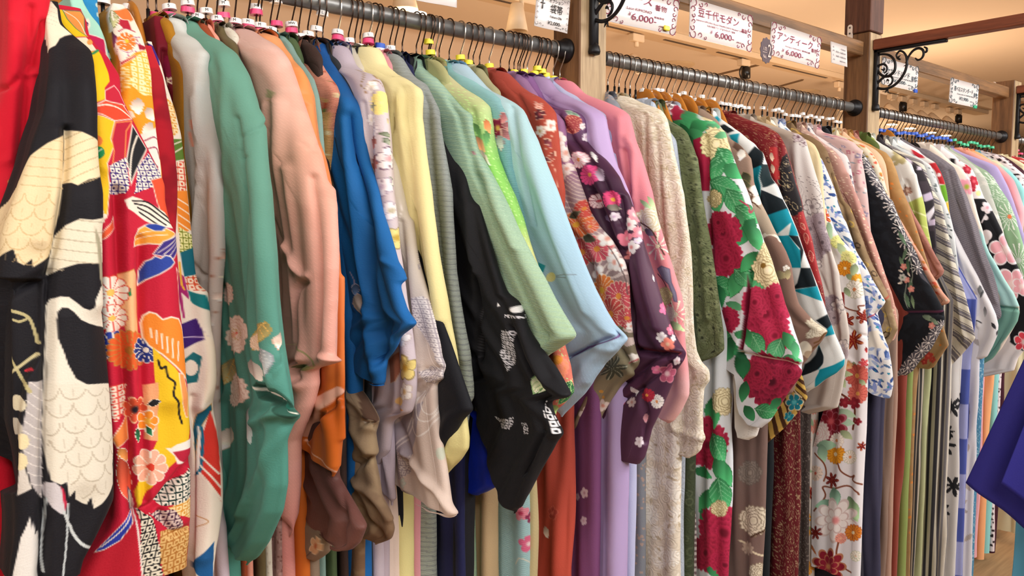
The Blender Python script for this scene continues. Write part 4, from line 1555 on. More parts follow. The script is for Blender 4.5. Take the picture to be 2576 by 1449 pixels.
K('crane', 'black furisode kimono with large white cranes and a cream collar', 60,
  [(140, 8), (146, 25), (152, 62), (178, 86), (191, 96), (206, 114), (222, 157), (228, 230), (228, 320), (232, 400), (238, 450), (241, 483), (245, 583), (250, 650), (257, 750),
   (267, 816), (278, 916), (285, 1000), (293, 1100), (297, 1200), (297, 1286), (283, 1316), (247, 1370), (207, 1426), (197, 1460)],
  L=[(121, 8), (113, 46), (116, 97), (119, 133), (117, 200), (107, 283), (83, 353), (67, 417), (43, 483), (0, 590), (-14, 700), (-14, 1060), (8, 1140), (25, 1240), (30, 1350), (28, 1460)],
  front=[(8, 1.16), (90, 1.12), (200, 1.05), (500, 1.02), (1449, 1.0)], base='17161c', res=2.0, fold=.003, bops=[('base', '17161c')],
  ops=[('base', '18171d'),
       ('poly', [(130, 4), (144, 22), (152, 62), (180, 87), (163, 90), (150, 97), (139, 115), (119, 134), (112, 97), (110, 46), (121, 5)], 'ece0c8'),
       ('quills', [(130, 4), (144, 22), (152, 62), (140, 64), (112, 60), (110, 46), (121, 5)], 75, .006, 'c9bda6'),
       ('poly', [(80, 392), (120, 360), (165, 338), (163, 420), (158, 483), (150, 540), (135, 620), (127, 646), (83, 673), (82, 650), (60, 667), (45, 660), (35, 626), (0, 648), (-20, 650), (-20, 560), (43, 470)], 'ecd6ac'),
       ('feathers', [(60, 480), (140, 480), (135, 620), (83, 673), (60, 667), (0, 648), (0, 560)], .022, 'c9ab78'),
       ('quills', [(80, 392), (165, 338), (160, 480), (50, 480)], 70, .011, 'cfb484'),
       ('poly', [(167, 325), (200, 333), (230, 357), (236, 443), (212, 452), (190, 467), (176, 460), (160, 462), (165, 400)], 'eedbb4'),
       ('quills', [(167, 325), (200, 333), (230, 357), (236, 443), (190, 467), (160, 462)], 110, .011, 'bfa87c'),
       ('poly', [(163, 566), (178, 558), (193, 550), (215, 553), (238, 546), (248, 583), (254, 663), (233, 660), (187, 663), (150, 676), (124, 697), (128, 656), (140, 596)], 'e8dfc8'),
       ('quills', [(163, 566), (193, 550), (238, 546), (254, 663), (187, 663), (124, 697), (140, 596)], 95, .012, 'b9ad94'),
       ('poly', [(120, 773), (130, 753), (150, 745), (170, 746), (187, 760), (200, 773), (213, 778), (222, 773), (223, 750), (233, 720), (243, 716), (255, 736), (262, 766), (270, 793), (270, 822), (240, 820), (217, 813), (197, 803), (180, 783), (167, 773), (153, 773), (143, 783), (140, 803), (143, 850), (157, 883), (167, 913), (187, 950), (212, 964), (280, 964), (284, 970), (113, 970), (115, 916), (118, 850)], 'ebe4d4'),
       ('poly', [(218, 568), (227, 600), (240, 700), (238, 728), (230, 700)], 'a8a187'),
       ('poly', [(113, 964), (285, 964), (293, 1066), (296, 1126), (287, 1166), (290, 1216), (253, 1266), (233, 1279), (227, 1249), (217, 1269), (207, 1266), (190, 1256), (187, 1233), (173, 1250), (165, 1210), (150, 1216), (127, 1206), (117, 1166), (110, 1106)], 'e6dfce'),
       ('feathers', [(118, 975), (280, 975), (292, 1150), (250, 1260), (215, 1265), (165, 1205), (120, 1120)], .026, 'b5a994'),
       ('poly', [(72, 960), (112, 960), (109, 1100), (107, 1262), (103, 1258), (80, 1220), (60, 1150), (55, 1100), (65, 1030)], 'bab3b2'),
       ('quills', [(72, 960), (112, 960), (109, 1100), (107, 1262), (80, 1220), (60, 1150), (55, 1100)], 60, .009, 'e8e2dc'),
       ('poly', [(45, 1246), (80, 1228), (62, 1170), (55, 1120), (48, 1190)], 'd8d0c6'),
       ('poly', [(38, 1460), (55, 1350), (75, 1297), (80, 1330), (84, 1310), (88, 1345), (95, 1335), (100, 1400), (100, 1460)], 'e6e2dc'),
       ('poly', [(107, 1230), (115, 1215), (135, 1209), (150, 1222), (165, 1260), (163, 1292), (150, 1290), (130, 1275), (110, 1250)], 'd2ccd0'),
       ('poly', [(150, 1219), (158, 1228), (166, 1265), (163, 1285), (156, 1255)], 'c82444'),
       ('line', [(117, 1255), (110, 1330), (107, 1400), (111, 1442)], 5, 'c8d0d2', 1), ('line', [(170, 1266), (168, 1330), (165, 1390), (155, 1455)], 5, 'c0c8ca', 1),
       ('line', [(158, 1285), (180, 1335), (205, 1368), (236, 1384)], 6, 'ccd2d2', 1),
       ('line', [(14, 785), (45, 790), (75, 802), (90, 830), (100, 865)], 8, 'bdb282', 1), ('line', [(22, 808), (50, 812), (76, 802)], 6, 'bdb282', 1),
       ('line', [(6, 903), (40, 940), (75, 985)], 9, 'b9ae7e', 1), ('line', [(0, 947), (50, 925), (100, 893)], 8, 'c9be92', 1),
       ('disc', 36, 1020, 20, 'd8cdb0', 1.5), ('disc', 26, 1080, 22, 'b9b0a0', 1.4), ('disc', 56, 1110, 20, 'e8d8ac', 0.9), ('disc', 50, 1160, 22, 'e8d8ac', 0.9), ('line', [(65, 938), (82, 930)], 5, 'c02838'),
       ('step', [(-20, 690), (118, 700), (108, 900), (68, 960), (45, 1240), (-20, 1240)], -.016)],
  crease=[([(167, 325), (160, 460), (140, 600), (125, 700), (118, 850), (113, 966), (108, 1100), (106, 1300), (103, 1460)], -.014, .005),
          ([(145, 330), (130, 480), (100, 600)], .008, .012), ([(200, 130), (215, 300), (225, 500), (232, 760)], .010, .014), ([(168, 100), (170, 200), (168, 330)], -.005, .008),
          ([(0, 745), (60, 720), (120, 690)], -.008, .006), ([(190, 500), (185, 700), (195, 1000), (210, 1200)], .008, .02), ([(150, 800), (145, 1000), (140, 1449)], .006, .012)], group='kimonos at the left end of the rail')

G3OPS = [('base', 'c41c38'),
  ('poly', [(132, 24), (157, 25), (172, 52), (202, 76), (222, 92), (192, 96), (172, 78), (142, 56)], 'f0c81e'),
  ('line', [(136, 36), (148, 50), (158, 66), (172, 78)], 6, '1c1418', 1),
  ('poly', [(156, 25), (203, 28), (213, 42), (219, 92), (190, 72), (168, 48)], 'e8964a', ('2e7a5e', 2)), ('line', [(160, 27), (195, 50), (217, 88)], 2.5, CR, 1),
  ('poly', [(188, 96), (217, 92), (236, 114), (246, 128), (216, 134), (200, 112)], 'f2e0c4', ('b82a3c', 2)), ('disc', 226, 106, 7, 'ee9a50'),
  ('poly', [(214, 134), (247, 127), (262, 160), (276, 205), (262, 222), (264, 250), (232, 264), (228, 250), (224, 190)], 'f4c71a'), ('line', [(213, 133), (230, 136), (247, 126)], 5, '2a8a58', 1),
  ('poly', [(262, 228), (288, 214), (303, 232), (318, 266), (300, 270), (262, 252)], 'c4213a', (CR, 2)),
  ('poly', [(228, 272), (262, 252), (310, 262), (336, 300), (290, 305), (255, 290), (228, 284)], 'e2492c', (CR, 2.5)), ('line', [(235, 270), (268, 264), (300, 272), (330, 296)], 3.5, CR, 1),
  ('poly', [(226, 286), (255, 292), (290, 305), (283, 330), (278, 350), (286, 370), (275, 400), (270, 412), (274, 450), (276, 490), (272, 540), (262, 560), (246, 540), (238, 440), (230, 330)], 'f4c01e', (CR, 2)),
  ('poly', [(290, 307), (334, 303), (320, 330), (316, 400), (281, 415), (285, 380), (279, 350)], 'b81c36', ('f0a050', 2.5)),
  ('poly', [(332, 310), (367, 375), (345, 430), (326, 468), (318, 400)], '1a1a20', (CR, 3)), ('line', [(345, 342), (332, 390), (327, 450)], 4, CR, 1),
  ('shibori', [(274, 417), (318, 395), (322, 468), (312, 488), (274, 488)], .0072, 'f0e6da', '3d2c78'),
  ('shibori', [(347, 420), (370, 385), (396, 430), (410, 446), (380, 472), (334, 488)], .0072, 'f0e6da', '3d2c78'),
  ('poly', [(378, 452), (406, 442), (418, 500), (428, 560), (400, 530)], 'e4502e', (CR, 2)),
  ('disc', 240, 356, 16, 'ee7a3a'), ('disc', 246, 385, 16, '1f8a50'), ('line', [(236, 392), (256, 376)], 2, CR),
  ('flower', 250, 545, 20, 'f8ead4', 'f0a030', 6),
  ('poly', [(250, 600), (262, 580), (280, 560), (288, 540), (290, 575), (268, 600), (250, 610)], 'e65a34', (CR, 2)),
  ('poly', [(310, 503), (330, 494), (355, 500), (385, 515), (410, 535), (428, 575), (400, 572), (365, 556), (335, 535), (318, 525)], CR),
  ('line', [(335, 512), (375, 522), (420, 562)], 4, '17161a', 1), ('line', [(345, 522), (378, 538), (410, 566)], 4, '17161a', 1), ('line', [(330, 505), (375, 510), (418, 550)], 4, '17161a', 1), ('line', [(350, 534), (372, 548), (395, 566)], 4, '17161a', 1),
  ('poly', [(333, 622), (336, 595), (345, 575), (365, 565), (400, 568), (430, 588), (395, 616), (370, 614)], 'f0a440', (CR, 3)), ('line', [(340, 604), (370, 594), (410, 590)], 2, CR, 1), ('line', [(342, 590), (370, 582), (405, 580)], 2, CR, 1),
  ('poly', [(360, 568), (372, 562), (390, 562), (412, 571), (400, 582), (385, 582), (375, 577)], '27409c', (CR, 2)),
  ('poly', [(378, 640), (400, 606), (436, 586), (437, 625), (424, 652)], '3a2a80', (CR, 2.5)), ('line', [(390, 636), (432, 595)], 2, CR), ('line', [(402, 640), (434, 600)], 2, CR), ('line', [(414, 644), (435, 608)], 2, CR),
  ('poly', [(347, 722), (350, 680), (362, 656), (376, 650), (384, 642), (396, 648), (405, 640), (418, 644), (428, 660), (420, 672), (395, 690), (365, 705)], '2b449e', (CR, 3)),
  ('poly', [(430, 670), (440, 690), (448, 760), (441, 785), (436, 720)], 'd84848', (CR, 2)),
  ('poly', [(296, 690), (335, 675), (345, 690), (347, 760), (350, 850), (320, 860), (305, 780)], 'f4bb86', ('c8803c', 2)), ('poly', [(300, 728), (325, 724), (328, 742), (306, 750)], '1f7a48'),
  ('mum', 280, 735, 44, 'f6ece0', 'f0c060', 11, 'd8402c'), ('mum', 284, 800, 36, 'f6ece0', 'f0c060', 11, 'd8402c'),
  ('mum', 286, 868, 38, '2b3f9c', 'f0e8dc', 13, 'f2e8da'), ('mum', 324, 880, 52, 'e2622c', 'b8742e', 18, 'c08840'), ('mum', 366, 880, 34, '26347e', CR, 12, 'f0e8da'),
  ('poly', [(353, 812), (358, 792), (372, 782), (388, 786), (402, 800), (420, 794), (438, 800), (450, 830), (458, 900), (466, 970), (430, 920), (400, 890), (370, 870), (357, 850)], 'f08a2e', (CR, 4)),
  ('line', [(375, 825), (378, 848)], 3.5, CR), ('line', [(388, 830), (390, 862)], 3.5, CR), ('line', [(400, 838), (402, 875)], 3.5, CR), ('line', [(412, 845), (413, 885)], 3.5, CR), ('line', [(424, 850), (425, 898)], 3.5, CR), ('line', [(437, 858), (437, 905)], 3.5, CR),
  ('poly', [(380, 872), (400, 892), (430, 922), (455, 962), (468, 1010), (474, 1060), (466, 1130), (444, 1160), (400, 1204), (372, 1236), (350, 1290), (338, 1240), (360, 1180), (395, 1110), (395, 1000), (385, 940)], 'efc324'),
  ('line', [(393, 905), (400, 925), (410, 920), (415, 945), (430, 960), (428, 990), (440, 1010), (447, 1040), (455, 1065)], 5, '17141a', 1),
  ('poly', [(438, 935), (450, 940), (462, 990), (468, 1050), (462, 1050), (448, 1010)], 'f29a58', (CR, 2)),
  ('shibori', [(283, 968), (318, 966), (312, 1030), (296, 1062), (288, 1040)], .0075, 'f4e4d0', 'e05248'),
  ('poly', [(290, 1100), (320, 1040), (324, 1110), (296, 1128)], 'ee8a44', (CR, 2)), ('leaf', 308, 1150, 24, 'f2a052', 70, .45, CR), ('leaf', 312, 1210, 60, 'e05a3c', 78, .3, CR),
  ('poly', [(360, 968), (395, 960), (398, 1110), (366, 1106)], 'f0a878'),
  ('flower', 340, 1030, 36, 'e05a3a', '1c1a2a', 7, 'f4c49a'), ('flower', 372, 1060, 30, 'f2902c', 'e8b040', 5, CR), ('leaf', 386, 1012, 16, '1a1a1e', -20, .5, CR), ('leaf', 348, 1095, 18, '1d6a42', 85, .4, CR), ('leaf', 376, 1085, 13, '1d6a42', 60, .5, CR),
  ('mum', 380, 1175, 46, 'f0b49a', 'd8402c', 9, CR),
  ('poly', [(418, 1128), (432, 1128), (445, 1118), (462, 1110), (480, 1098), (480, 1150), (466, 1165), (446, 1168), (440, 1148)], 'f4ece4'), ('poly', [(436, 1138), (476, 1125), (476, 1150), (462, 1163), (450, 1158)], 'b8203c'),
  ('shibori', [(393, 1264), (420, 1226), (480, 1176), (480, 1244), (455, 1268), (410, 1275)], .0085, 'e8e0d2', '12302c'),
  ('shibori', [(425, 1278), (480, 1248), (480, 1304), (450, 1296)], .0085, 'f2d8a0', 'd8963a'), ('shibori', [(376, 1292), (440, 1282), (463, 1330), (430, 1336), (398, 1312)], .009, 'd8c0b8', '461c3c'),
  ('shibori', [(345, 1284), (380, 1300), (405, 1380), (410, 1460), (365, 1460), (352, 1350)], .0085, 'e4dcc8', '1c1a1c'), ('shibori', [(405, 1340), (480, 1322), (480, 1460), (412, 1460)], .009, 'd8b070', 'a86c2c'),
  ('poly', [(190, 1470), (235, 1388), (290, 1368), (335, 1318), (348, 1400), (352, 1470)], 'b8182c'),
  ('poly', [(236, 1390), (285, 1340), (334, 1288), (336, 1314), (302, 1362), (262, 1384)], '2838a0', (CR, 2.5)), ('line', [(255, 1376), (300, 1340), (334, 1300)], 3.5, CR, 1),
  ('poly', [(318, 1230), (334, 1250), (340, 1290), (326, 1292)], 'd6c8b4', ('3a4a80', 1.5)), ('line', [(335, 1260), (346, 1340), (360, 1450)], 4, 'f0e8e0', 1),
]
K('yellow_bow', 'yellow and red furisode kimono with ribbon, cloud and spotted tie-dye motifs', 150,
  [(200, 20), (215, 45), (222, 90), (245, 122), (265, 135), (280, 157), (300, 187), (303, 233), (317, 267), (333, 300), (367, 367), (400, 430), (413, 463), (413, 503), (427, 566), (437, 583), (447, 683), (448, 783), (457, 850), (465, 966),
   (467, 966), (477, 1066), (480, 1100), (480, 1300), (478, 1460)],
  L=[(126, 20), (135, 50), (165, 86), (180, 96), (196, 114), (210, 157), (216, 230), (216, 320), (220, 400), (226, 450), (229, 483), (233, 583), (238, 650), (245, 750), (255, 816), (266, 916), (273, 1000), (281, 1100), (285, 1200), (283, 1286), (270, 1316), (225, 1370), (190, 1426), (180, 1460)],
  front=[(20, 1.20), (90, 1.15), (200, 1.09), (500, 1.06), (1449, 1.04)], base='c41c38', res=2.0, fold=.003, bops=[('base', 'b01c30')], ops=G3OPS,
  crease=[([(290, 480), (296, 700), (305, 900), (318, 1100), (330, 1300)], -.016, .006), ([(350, 600), (348, 760), (352, 900), (360, 1100), (366, 1260)], -.010, .005), ([(262, 500), (275, 800), (295, 1100)], .006, .012),
          ([(320, 480), (325, 700), (338, 1000)], .008, .012), ([(400, 600), (405, 800), (425, 1000)], .012, .018), ([(345, 1290), (400, 1260), (478, 1160)], -.014, .006), ([(240, 160), (250, 300), (262, 420)], .006, .01), ([(400, 1290), (430, 1340), (470, 1330)], -.008, .005)], group='kimonos at the left end of the rail')

K('aqua_magenta', 'pale aqua kimono with a magenta cloud behind the yellow collar', 185,
  [(200, -10), (205, 8), (225, 40), (246, 62), (262, 102), (268, 140), (285, 190), (300, 260)], L=[(170, -10), (172, 8), (180, 40), (195, 62), (210, 102), (230, 140), (250, 190), (280, 260)],
  front=[(-10, 1.22), (60, 1.19), (260, 1.13)], base='a6dcc8', group='kimonos at the left end of the rail', bops=[('base', 'b81c50')],
  ops=[('base', 'a6dcc8'), ('poly', [(216, 84), (240, 90), (262, 100), (268, 140), (275, 160), (245, 130), (220, 100)], 'b81c50', (CR, 2.5)), ('poly', [(212, 52), (222, 46), (226, 66), (218, 80)], CR), ('leaf', 218, 60, 8, '4a2060', 60, .4),
       ('poly', [(262, 140), (285, 190), (300, 260), (270, 240)], 'e88a28')])
K('blue_dots', 'bright blue kimono with pale spots, only its shoulder showing behind the aqua one', 215,
  [(242, -40), (243, 20), (247, 50), (252, 90), (280, 150)], L=[(202, -40), (204, 20), (208, 50), (220, 90), (240, 150)], front=[(-40, 1.26), (60, 1.22), (150, 1.18)], base='2c8ac4', group='kimonos at the left end of the rail',
  ops=[('base', '2c8ac4'), ('scatter', 'dot', .016, .004, ['b8cfc8'], .9)], bops=[('base', '2c8ac4')])
K('chrys', 'orange kimono with a purple and orange chrysanthemum shoulder and large white petals', 285,
  [(300, 14), (318, 22), (333, 40), (355, 85), (368, 125), (380, 180), (383, 233), (390, 300), (400, 430), (402, 470), (412, 540), (425, 600), (430, 900)],
  L=[(280, 14), (272, 40), (280, 70), (284, 117), (296, 150), (298, 187), (296, 233), (300, 267), (320, 300), (350, 367), (380, 430), (392, 463), (396, 503), (405, 566), (415, 600), (425, 900)],
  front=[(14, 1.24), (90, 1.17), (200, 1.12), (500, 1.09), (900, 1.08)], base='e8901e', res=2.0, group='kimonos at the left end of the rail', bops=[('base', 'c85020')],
  ops=[('base', 'e99a20'), ('poly', [(270, 10), (320, 14), (345, 60), (372, 125), (340, 132), (305, 160), (290, 130), (270, 60)], 'f4e6d8'),
       ('poly', [(284, 28), (320, 20), (336, 50), (325, 56), (300, 40)], 'ea7a3c'), ('leaf', 285, 48, 22, 'b9b884', 80, .45, '8a8a50', 'f2e8d8'), ('leaf', 284, 98, 20, '7a2a58', 85, .32, CR),
       ('poly', [(300, 45), (325, 50), (335, 75), (310, 72), (296, 60)], 'b8243c', (CR, 2)), ('line', [(298, 80), (318, 70), (340, 80)], 3, 'b02848', 1),
       ('feathers', [(285, 100), (350, 80), (360, 125), (330, 140), (302, 160)], .018, '8a3070'), ('mum', 318, 104, 26, 'ee7a30', 'e2c03a', 10, CR),
       ('scatter', 'petal', .012, .004, ['9a3a84'], .0), ('poly', [(303, 158), (340, 138), (345, 142), (304, 168)], 'b82a3c', (CR, 1.5)), ('poly', [(345, 110), (368, 118), (372, 128), (350, 124)], 'a01c34'),
       ('shibori', [(330, 150), (372, 120), (385, 240), (360, 240), (325, 215)], .0085, 'f6e8b8', 'f0bc4a'), ('shibori', [(303, 172), (330, 165), (322, 225), (304, 235)], .0085, 'f4e0a0', 'eab03c'),
       ('leaf', 345, 268, 22, 'f0d8c8', 90, .75), ('leaf', 380, 288, 20, 'f0d8c8', 60, .7), ('leaf', 372, 328, 24, 'f2dccc', 120, .6), ('leaf', 325, 290, 14, 'f0d0b8', 20, .7),
       ('poly', [(350, 340), (395, 320), (402, 400), (405, 445), (390, 440), (362, 372)], 'f4e4da'), ('line', [(362, 355), (385, 345), (396, 350)], 3, '8a2044', 1), ('line', [(368, 375), (392, 372), (402, 400)], 3, '8a2044', 1), ('line', [(378, 400), (396, 420)], 3, '8a2044')],
  crease=[([(325, 200), (318, 300), (340, 360)], .008, .008), ([(300, 20), (315, 60), (330, 90)], -.005, .006)])
K('red_velvet', 'deep red mottled kimono hung between the orange chrysanthemum one and a burgundy one', 345,
  [(375, 118), (392, 160), (405, 195), (412, 240), (430, 333), (443, 450), (442, 520), (438, 600), (446, 760), (450, 900)],
  L=[(350, 118), (360, 160), (365, 195), (370, 240), (375, 333), (380, 450), (385, 520), (390, 600), (420, 760), (440, 900)],
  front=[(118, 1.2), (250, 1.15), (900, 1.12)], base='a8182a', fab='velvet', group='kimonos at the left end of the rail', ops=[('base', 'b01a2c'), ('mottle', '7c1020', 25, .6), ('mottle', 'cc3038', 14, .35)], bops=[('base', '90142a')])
K('multi', 'many-coloured kimono of orange feathers, teal cords and spotted panels, its cream tip hanging low', 362,
  [(372, 108), (382, 125), (400, 165), (413, 215), (435, 280), (450, 340), (460, 420), (466, 483), (478, 600), (485, 680), (497, 740), (503, 830), (520, 900), (523, 966), (525, 1030), (536, 1080), (541, 1130), (552, 1200), (555, 1270), (545, 1350), (538, 1380), (532, 1460)],
  L=[(366, 108), (370, 125), (380, 165), (390, 215), (400, 280), (412, 340), (418, 420), (420, 483), (425, 600), (432, 680), (436, 740), (440, 830), (450, 900), (455, 966), (462, 1030), (470, 1080), (474, 1130), (478, 1200), (478, 1270), (478, 1350), (480, 1420), (484, 1460)],
  front=[(108, 1.22), (250, 1.17), (600, 1.14), (1449, 1.10)], base='f2e8d8', res=2.0, group='kimonos at the left end of the rail', bops=[('base', '2a5a6a')],
  ops=[('base', 'efe4d4'), ('poly', [(366, 104), (395, 120), (402, 165), (380, 170)], '3c2480'),
       ('poly', [(385, 160), (412, 215), (420, 240), (400, 235)], 'c8bcae'), ('poly', [(405, 235), (430, 255), (440, 330), (430, 380), (415, 300)], 'e8a03a', (CR, 2)),
       ('shibori', [(412, 250), (436, 262), (448, 335), (430, 345)], .008, 'f4e0b0', 'e2a244'),
       ('poly', [(430, 350), (458, 350), (465, 400), (440, 405)], '5a7a2c'), ('line', [(432, 365), (456, 355)], 3, CR), ('line', [(436, 385), (460, 370)], 3, CR),
       ('shibori', [(438, 408), (464, 405), (468, 480), (445, 480)], .009, 'f4e0c8', 'd85038'),
       ('poly', [(440, 480), (470, 480), (480, 580), (448, 585)], 'ee8a2c'), ('line', [(446, 500), (476, 520)], 3, CR), ('line', [(447, 520), (478, 542)], 3, CR), ('line', [(448, 540), (479, 562)], 3, CR), ('line', [(448, 560), (479, 582)], 3, CR),
       ('shibori', [(448, 570), (482, 592), (484, 628), (452, 635)], .008, 'e8e4a0', '7a8420'),
       ('poly', [(452, 635), (485, 622), (492, 690), (462, 696)], '0f6478'), ('shibori', [(462, 698), (493, 690), (500, 732), (470, 728)], .009, 'f4d8c0', 'd4502c'),
       ('poly', [(444, 680), (462, 696), (480, 800), (460, 800), (448, 740)], 'a82070'), ('line', [(450, 660), (455, 710), (462, 728)], 5, 'f0b43a', 1),
       ('poly', [(470, 730), (498, 742), (508, 785), (478, 760)], '157a80'), ('poly', [(455, 735), (480, 760), (492, 800), (465, 805)], CR),
       ('poly', [(455, 815), (490, 800), (508, 850), (455, 882)], '3c1a70'), ('line', [(456, 848), (506, 846)], 3, 'c8b8d8'),
       ('poly', [(462, 905), (485, 885), (502, 895), (495, 960), (465, 966)], '1b6c74'), ('disc', 480, 925, 20, 'f0e6d4', .8),
       ('poly', [(500, 830), (530, 890), (530, 1010), (505, 1010), (510, 900)], 'f0e2cc'),
       ('poly', [(478, 1120), (495, 1040), (524, 1012), (528, 1030), (510, 1070), (500, 1100), (490, 1180), (482, 1200)], '12607a', ('d8a860', 2)), ('poly', [(524, 1030), (545, 1120), (552, 1262), (505, 1190), (505, 1110)], 'd8382c'),
       ('line', [(498, 1070), (508, 1080), (510, 1120), (505, 1180), (482, 1198)], 8, '1b6c8c', 1), ('line', [(500, 1075), (503, 1110), (499, 1175)], 6, 'f4efe6', 1),
       ('line', [(508, 1150), (545, 1190)], 5, CR), ('line', [(505, 1172), (550, 1225)], 5, CR), ('line', [(502, 1190), (552, 1256)], 6, CR),
       ('line', [(484, 1295), (520, 1308), (486, 1330)], 2.5, 'c89860', 1), ('poly', [(480, 1420), (515, 1380), (535, 1360), (538, 1460), (500, 1450)], '1a5a94')],
  crease=[([(498, 740), (512, 850), (516, 960), (500, 1020)], .012, .010), ([(485, 1000), (483, 1200), (482, 1400)], -.008, .005), ([(520, 1200), (520, 1300), (510, 1400)], .008, .012)])
K('burgundy', 'dark burgundy kimono with small cream maple leaves', 392,
  [(404, 45), (410, 56), (425, 110), (445, 165), (466, 190), (475, 215), (475, 300), (474, 400), (472, 440), (480, 560), (490, 700)],
  L=[(383, 45), (382, 60), (388, 110), (395, 165), (405, 215), (425, 290), (445, 400), (460, 440), (470, 560), (480, 700)],
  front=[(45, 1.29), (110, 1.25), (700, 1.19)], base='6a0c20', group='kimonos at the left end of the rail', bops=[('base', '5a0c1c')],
  ops=[('base', '700e22'), ('poly', [(418, 140), (446, 132), (466, 190), (430, 215), (412, 190)], '84103a'), ('maple', 443, 200, 17, 'f2e0c4', 'f2e0c4', 7), ('maple', 418, 204, 11, 'f2e0c4', 'f2e0c4', 7)],
  crease=[([(413, 130), (410, 200), (425, 240), (440, 300)], -.01, .005)])
K('mustard', 'mustard yellow kimono collar behind the burgundy kimono', 415,
  [(425, 54), (431, 60), (440, 95), (455, 135), (470, 160), (478, 188), (480, 240)], base='a8741c', yb=1.25, ops=[('base', 'a8741c')])

# ---- side-on kimonos
K('silver', 'silver grey kimono with a faint peach shadow and pale magnolia twigs', 447,
  [(458, 55), (470, 60), (480, 95), (505, 108), (520, 120), (545, 145), (551, 170), (550, 220), (556, 300), (562, 350), (570, 400), (573, 483), (570, 560), (567, 643), (560, 716), (555, 850), (552, 966), (555, 1066), (552, 1166), (553, 1240), (570, 1320), (578, 1449)],
  w=.05, fab='crepe', base='c9c6c0', res=2.0, b=None,
  ops=[('grad', [(60, 'cdd1cd'), (400, 'c6c6c4'), (800, 'cfc0b8'), (1100, 'd2c2ba'), (1400, 'c8b8c4')]), ('poly', [(478, 300), (486, 302), (484, 370), (478, 365)], 'f0a48c'),
       ('line', [(565, 600), (545, 660), (530, 740), (528, 860), (540, 960), (560, 1050)], 2, 'a87c68', 1), ('line', [(530, 820), (548, 760)], 1.6, 'a87c68'),
       ('leaf', 560, 645, 14, 'f0bfae', 80, .5), ('leaf', 520, 740, 16, 'f2c6b4', 100, .4), ('leaf', 545, 745, 14, 'f4dcd0', 60, .6), ('leaf', 527, 800, 20, 'e8d8d0', 80, .3), ('leaf', 558, 690, 18, 'e6dcc8', 110, .3)],
  crease=[([(505, 130), (500, 300), (498, 560), (496, 690)], .008, .006), ([(520, 160), (516, 300), (512, 600), (515, 900)], -.008, .007), ([(494, 640), (500, 680), (512, 700)], -.006, .004), ([(540, 200), (545, 400), (540, 700), (535, 1000)], .006, .01)])
TE = ['f2e2d2', 'e8c8b8']
K('teal', 'teal green kimono with cream camellias, its cuff turned open at the bottom', 490,
  [(482, 42), (497, 50), (512, 78), (530, 97), (560, 110), (600, 138), (630, 188), (650, 250), (665, 320), (675, 400), (688, 483), (692, 550), (701, 650), (706, 750), (711, 800), (718, 866), (728, 930), (740, 1000), (743, 1026), (737, 1042), (724, 1060), (725, 1116), (724, 1216), (711, 1283), (677, 1359), (651, 1396), (632, 1411)],
  L=[(551, 1150), (555, 1220), (562, 1283), (574, 1336), (600, 1383), (622, 1409)], w=.05, base='5fa290', res=2.0, fab='crepe',
  ops=[('base', '64a592'), ('grad', [(50, '6a9e8c'), (500, '629685'), (1000, '4c8c80'), (1400, '519688')]),
       ('leaf', 655, 845, 38, 'b9ac6a', 115, .45, 'a09050', 'd8b060'), ('leaf', 577, 935, 34, 'a8a070', 105, .5, '8a8450', 'c9a45a'), ('leaf', 668, 905, 40, 'a9b4b8', 75, .42, '9aa0a8', 'c8d0d0'), ('leaf', 625, 1070, 50, 'a8c0c0', 80, .18),
       ('leaf', 640, 930, 34, 'c8c4bc', 60, .4),
       ('peony', 592, 842, 50, 'f2e4d8', 'f0a090', 5, 'dcbfae'), ('spray', 596, 838, 20, 'd8c08a', 'e87868', 14), ('peony', 600, 985, 44, 'f2e6dc', 'f0d8c8', 5, 'd8bfb0'), ('peony', 574, 740, 30, 'f2e0d4', 'f0a8a0', 5, 'd8b8ac'),
       ('peony', 645, 860, 22, 'f4e2cc', 'f0c078', 5, 'dcc0a0'), ('leaf', 572, 1103, 30, 'efe2d6', 108, .55, 'd0b8a4'), ('leaf', 704, 858, 22, 'f0d8c8', 100, .6, 'd0b09c'), ('leaf', 588, 650, 0.1, 'f0d8c8', 100, .6),
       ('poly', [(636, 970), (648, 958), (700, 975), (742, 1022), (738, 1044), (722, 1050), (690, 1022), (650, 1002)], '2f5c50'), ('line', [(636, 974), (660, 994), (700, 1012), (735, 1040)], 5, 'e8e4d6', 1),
       ('line', [(640, 968), (660, 984), (705, 1000), (738, 1028)], 4, '2a7466', 1),
       ('step', [(636, 970), (648, 962), (700, 985), (742, 1024), (735, 1044), (700, 1030), (650, 1002)], -.018)],
  crease=[([(560, 140), (570, 400), (562, 700)], .006, .01), ([(596, 300), (612, 420), (616, 600), (622, 900)], -.006, .005), ([(610, 345), (640, 330), (668, 300)], -.003, .003), ([(600, 380), (606, 400), (622, 395)], -.003, .003),
          ([(650, 300), (655, 500), (660, 800), (690, 960)], .008, .014), ([(612, 1290), (650, 1200), (700, 1100), (724, 1066)], .010, .012), ([(640, 1062), (700, 1040), (736, 1046)], .010, .009), ([(575, 1340), (600, 1290), (612, 1250)], -.007, .006), ([(700, 870), (715, 900), (690, 940)], -.006, .006)])
K('rust', 'rust coloured kimono neckband squeezed behind the teal kimono', 515, [(520, 68), (535, 92), (546, 112), (552, 140)], base='9c4a2c', ops=[('base', '9c4a2c')])
K('peach_neck', 'salmon kimono neckband between the teal and olive kimonos', 529, [(535, 80), (548, 95), (554, 115), (562, 150)], base='e8a08c', ops=[('base', 'e8a08c')])
K('olive_brown', 'olive brown kimono with a rounded neckband under a black hanger', 562, [(572, 93), (592, 110), (610, 160), (628, 190), (640, 240), (646, 300)], base='64583a', ops=[('base', '64583a')], fab='velvet')
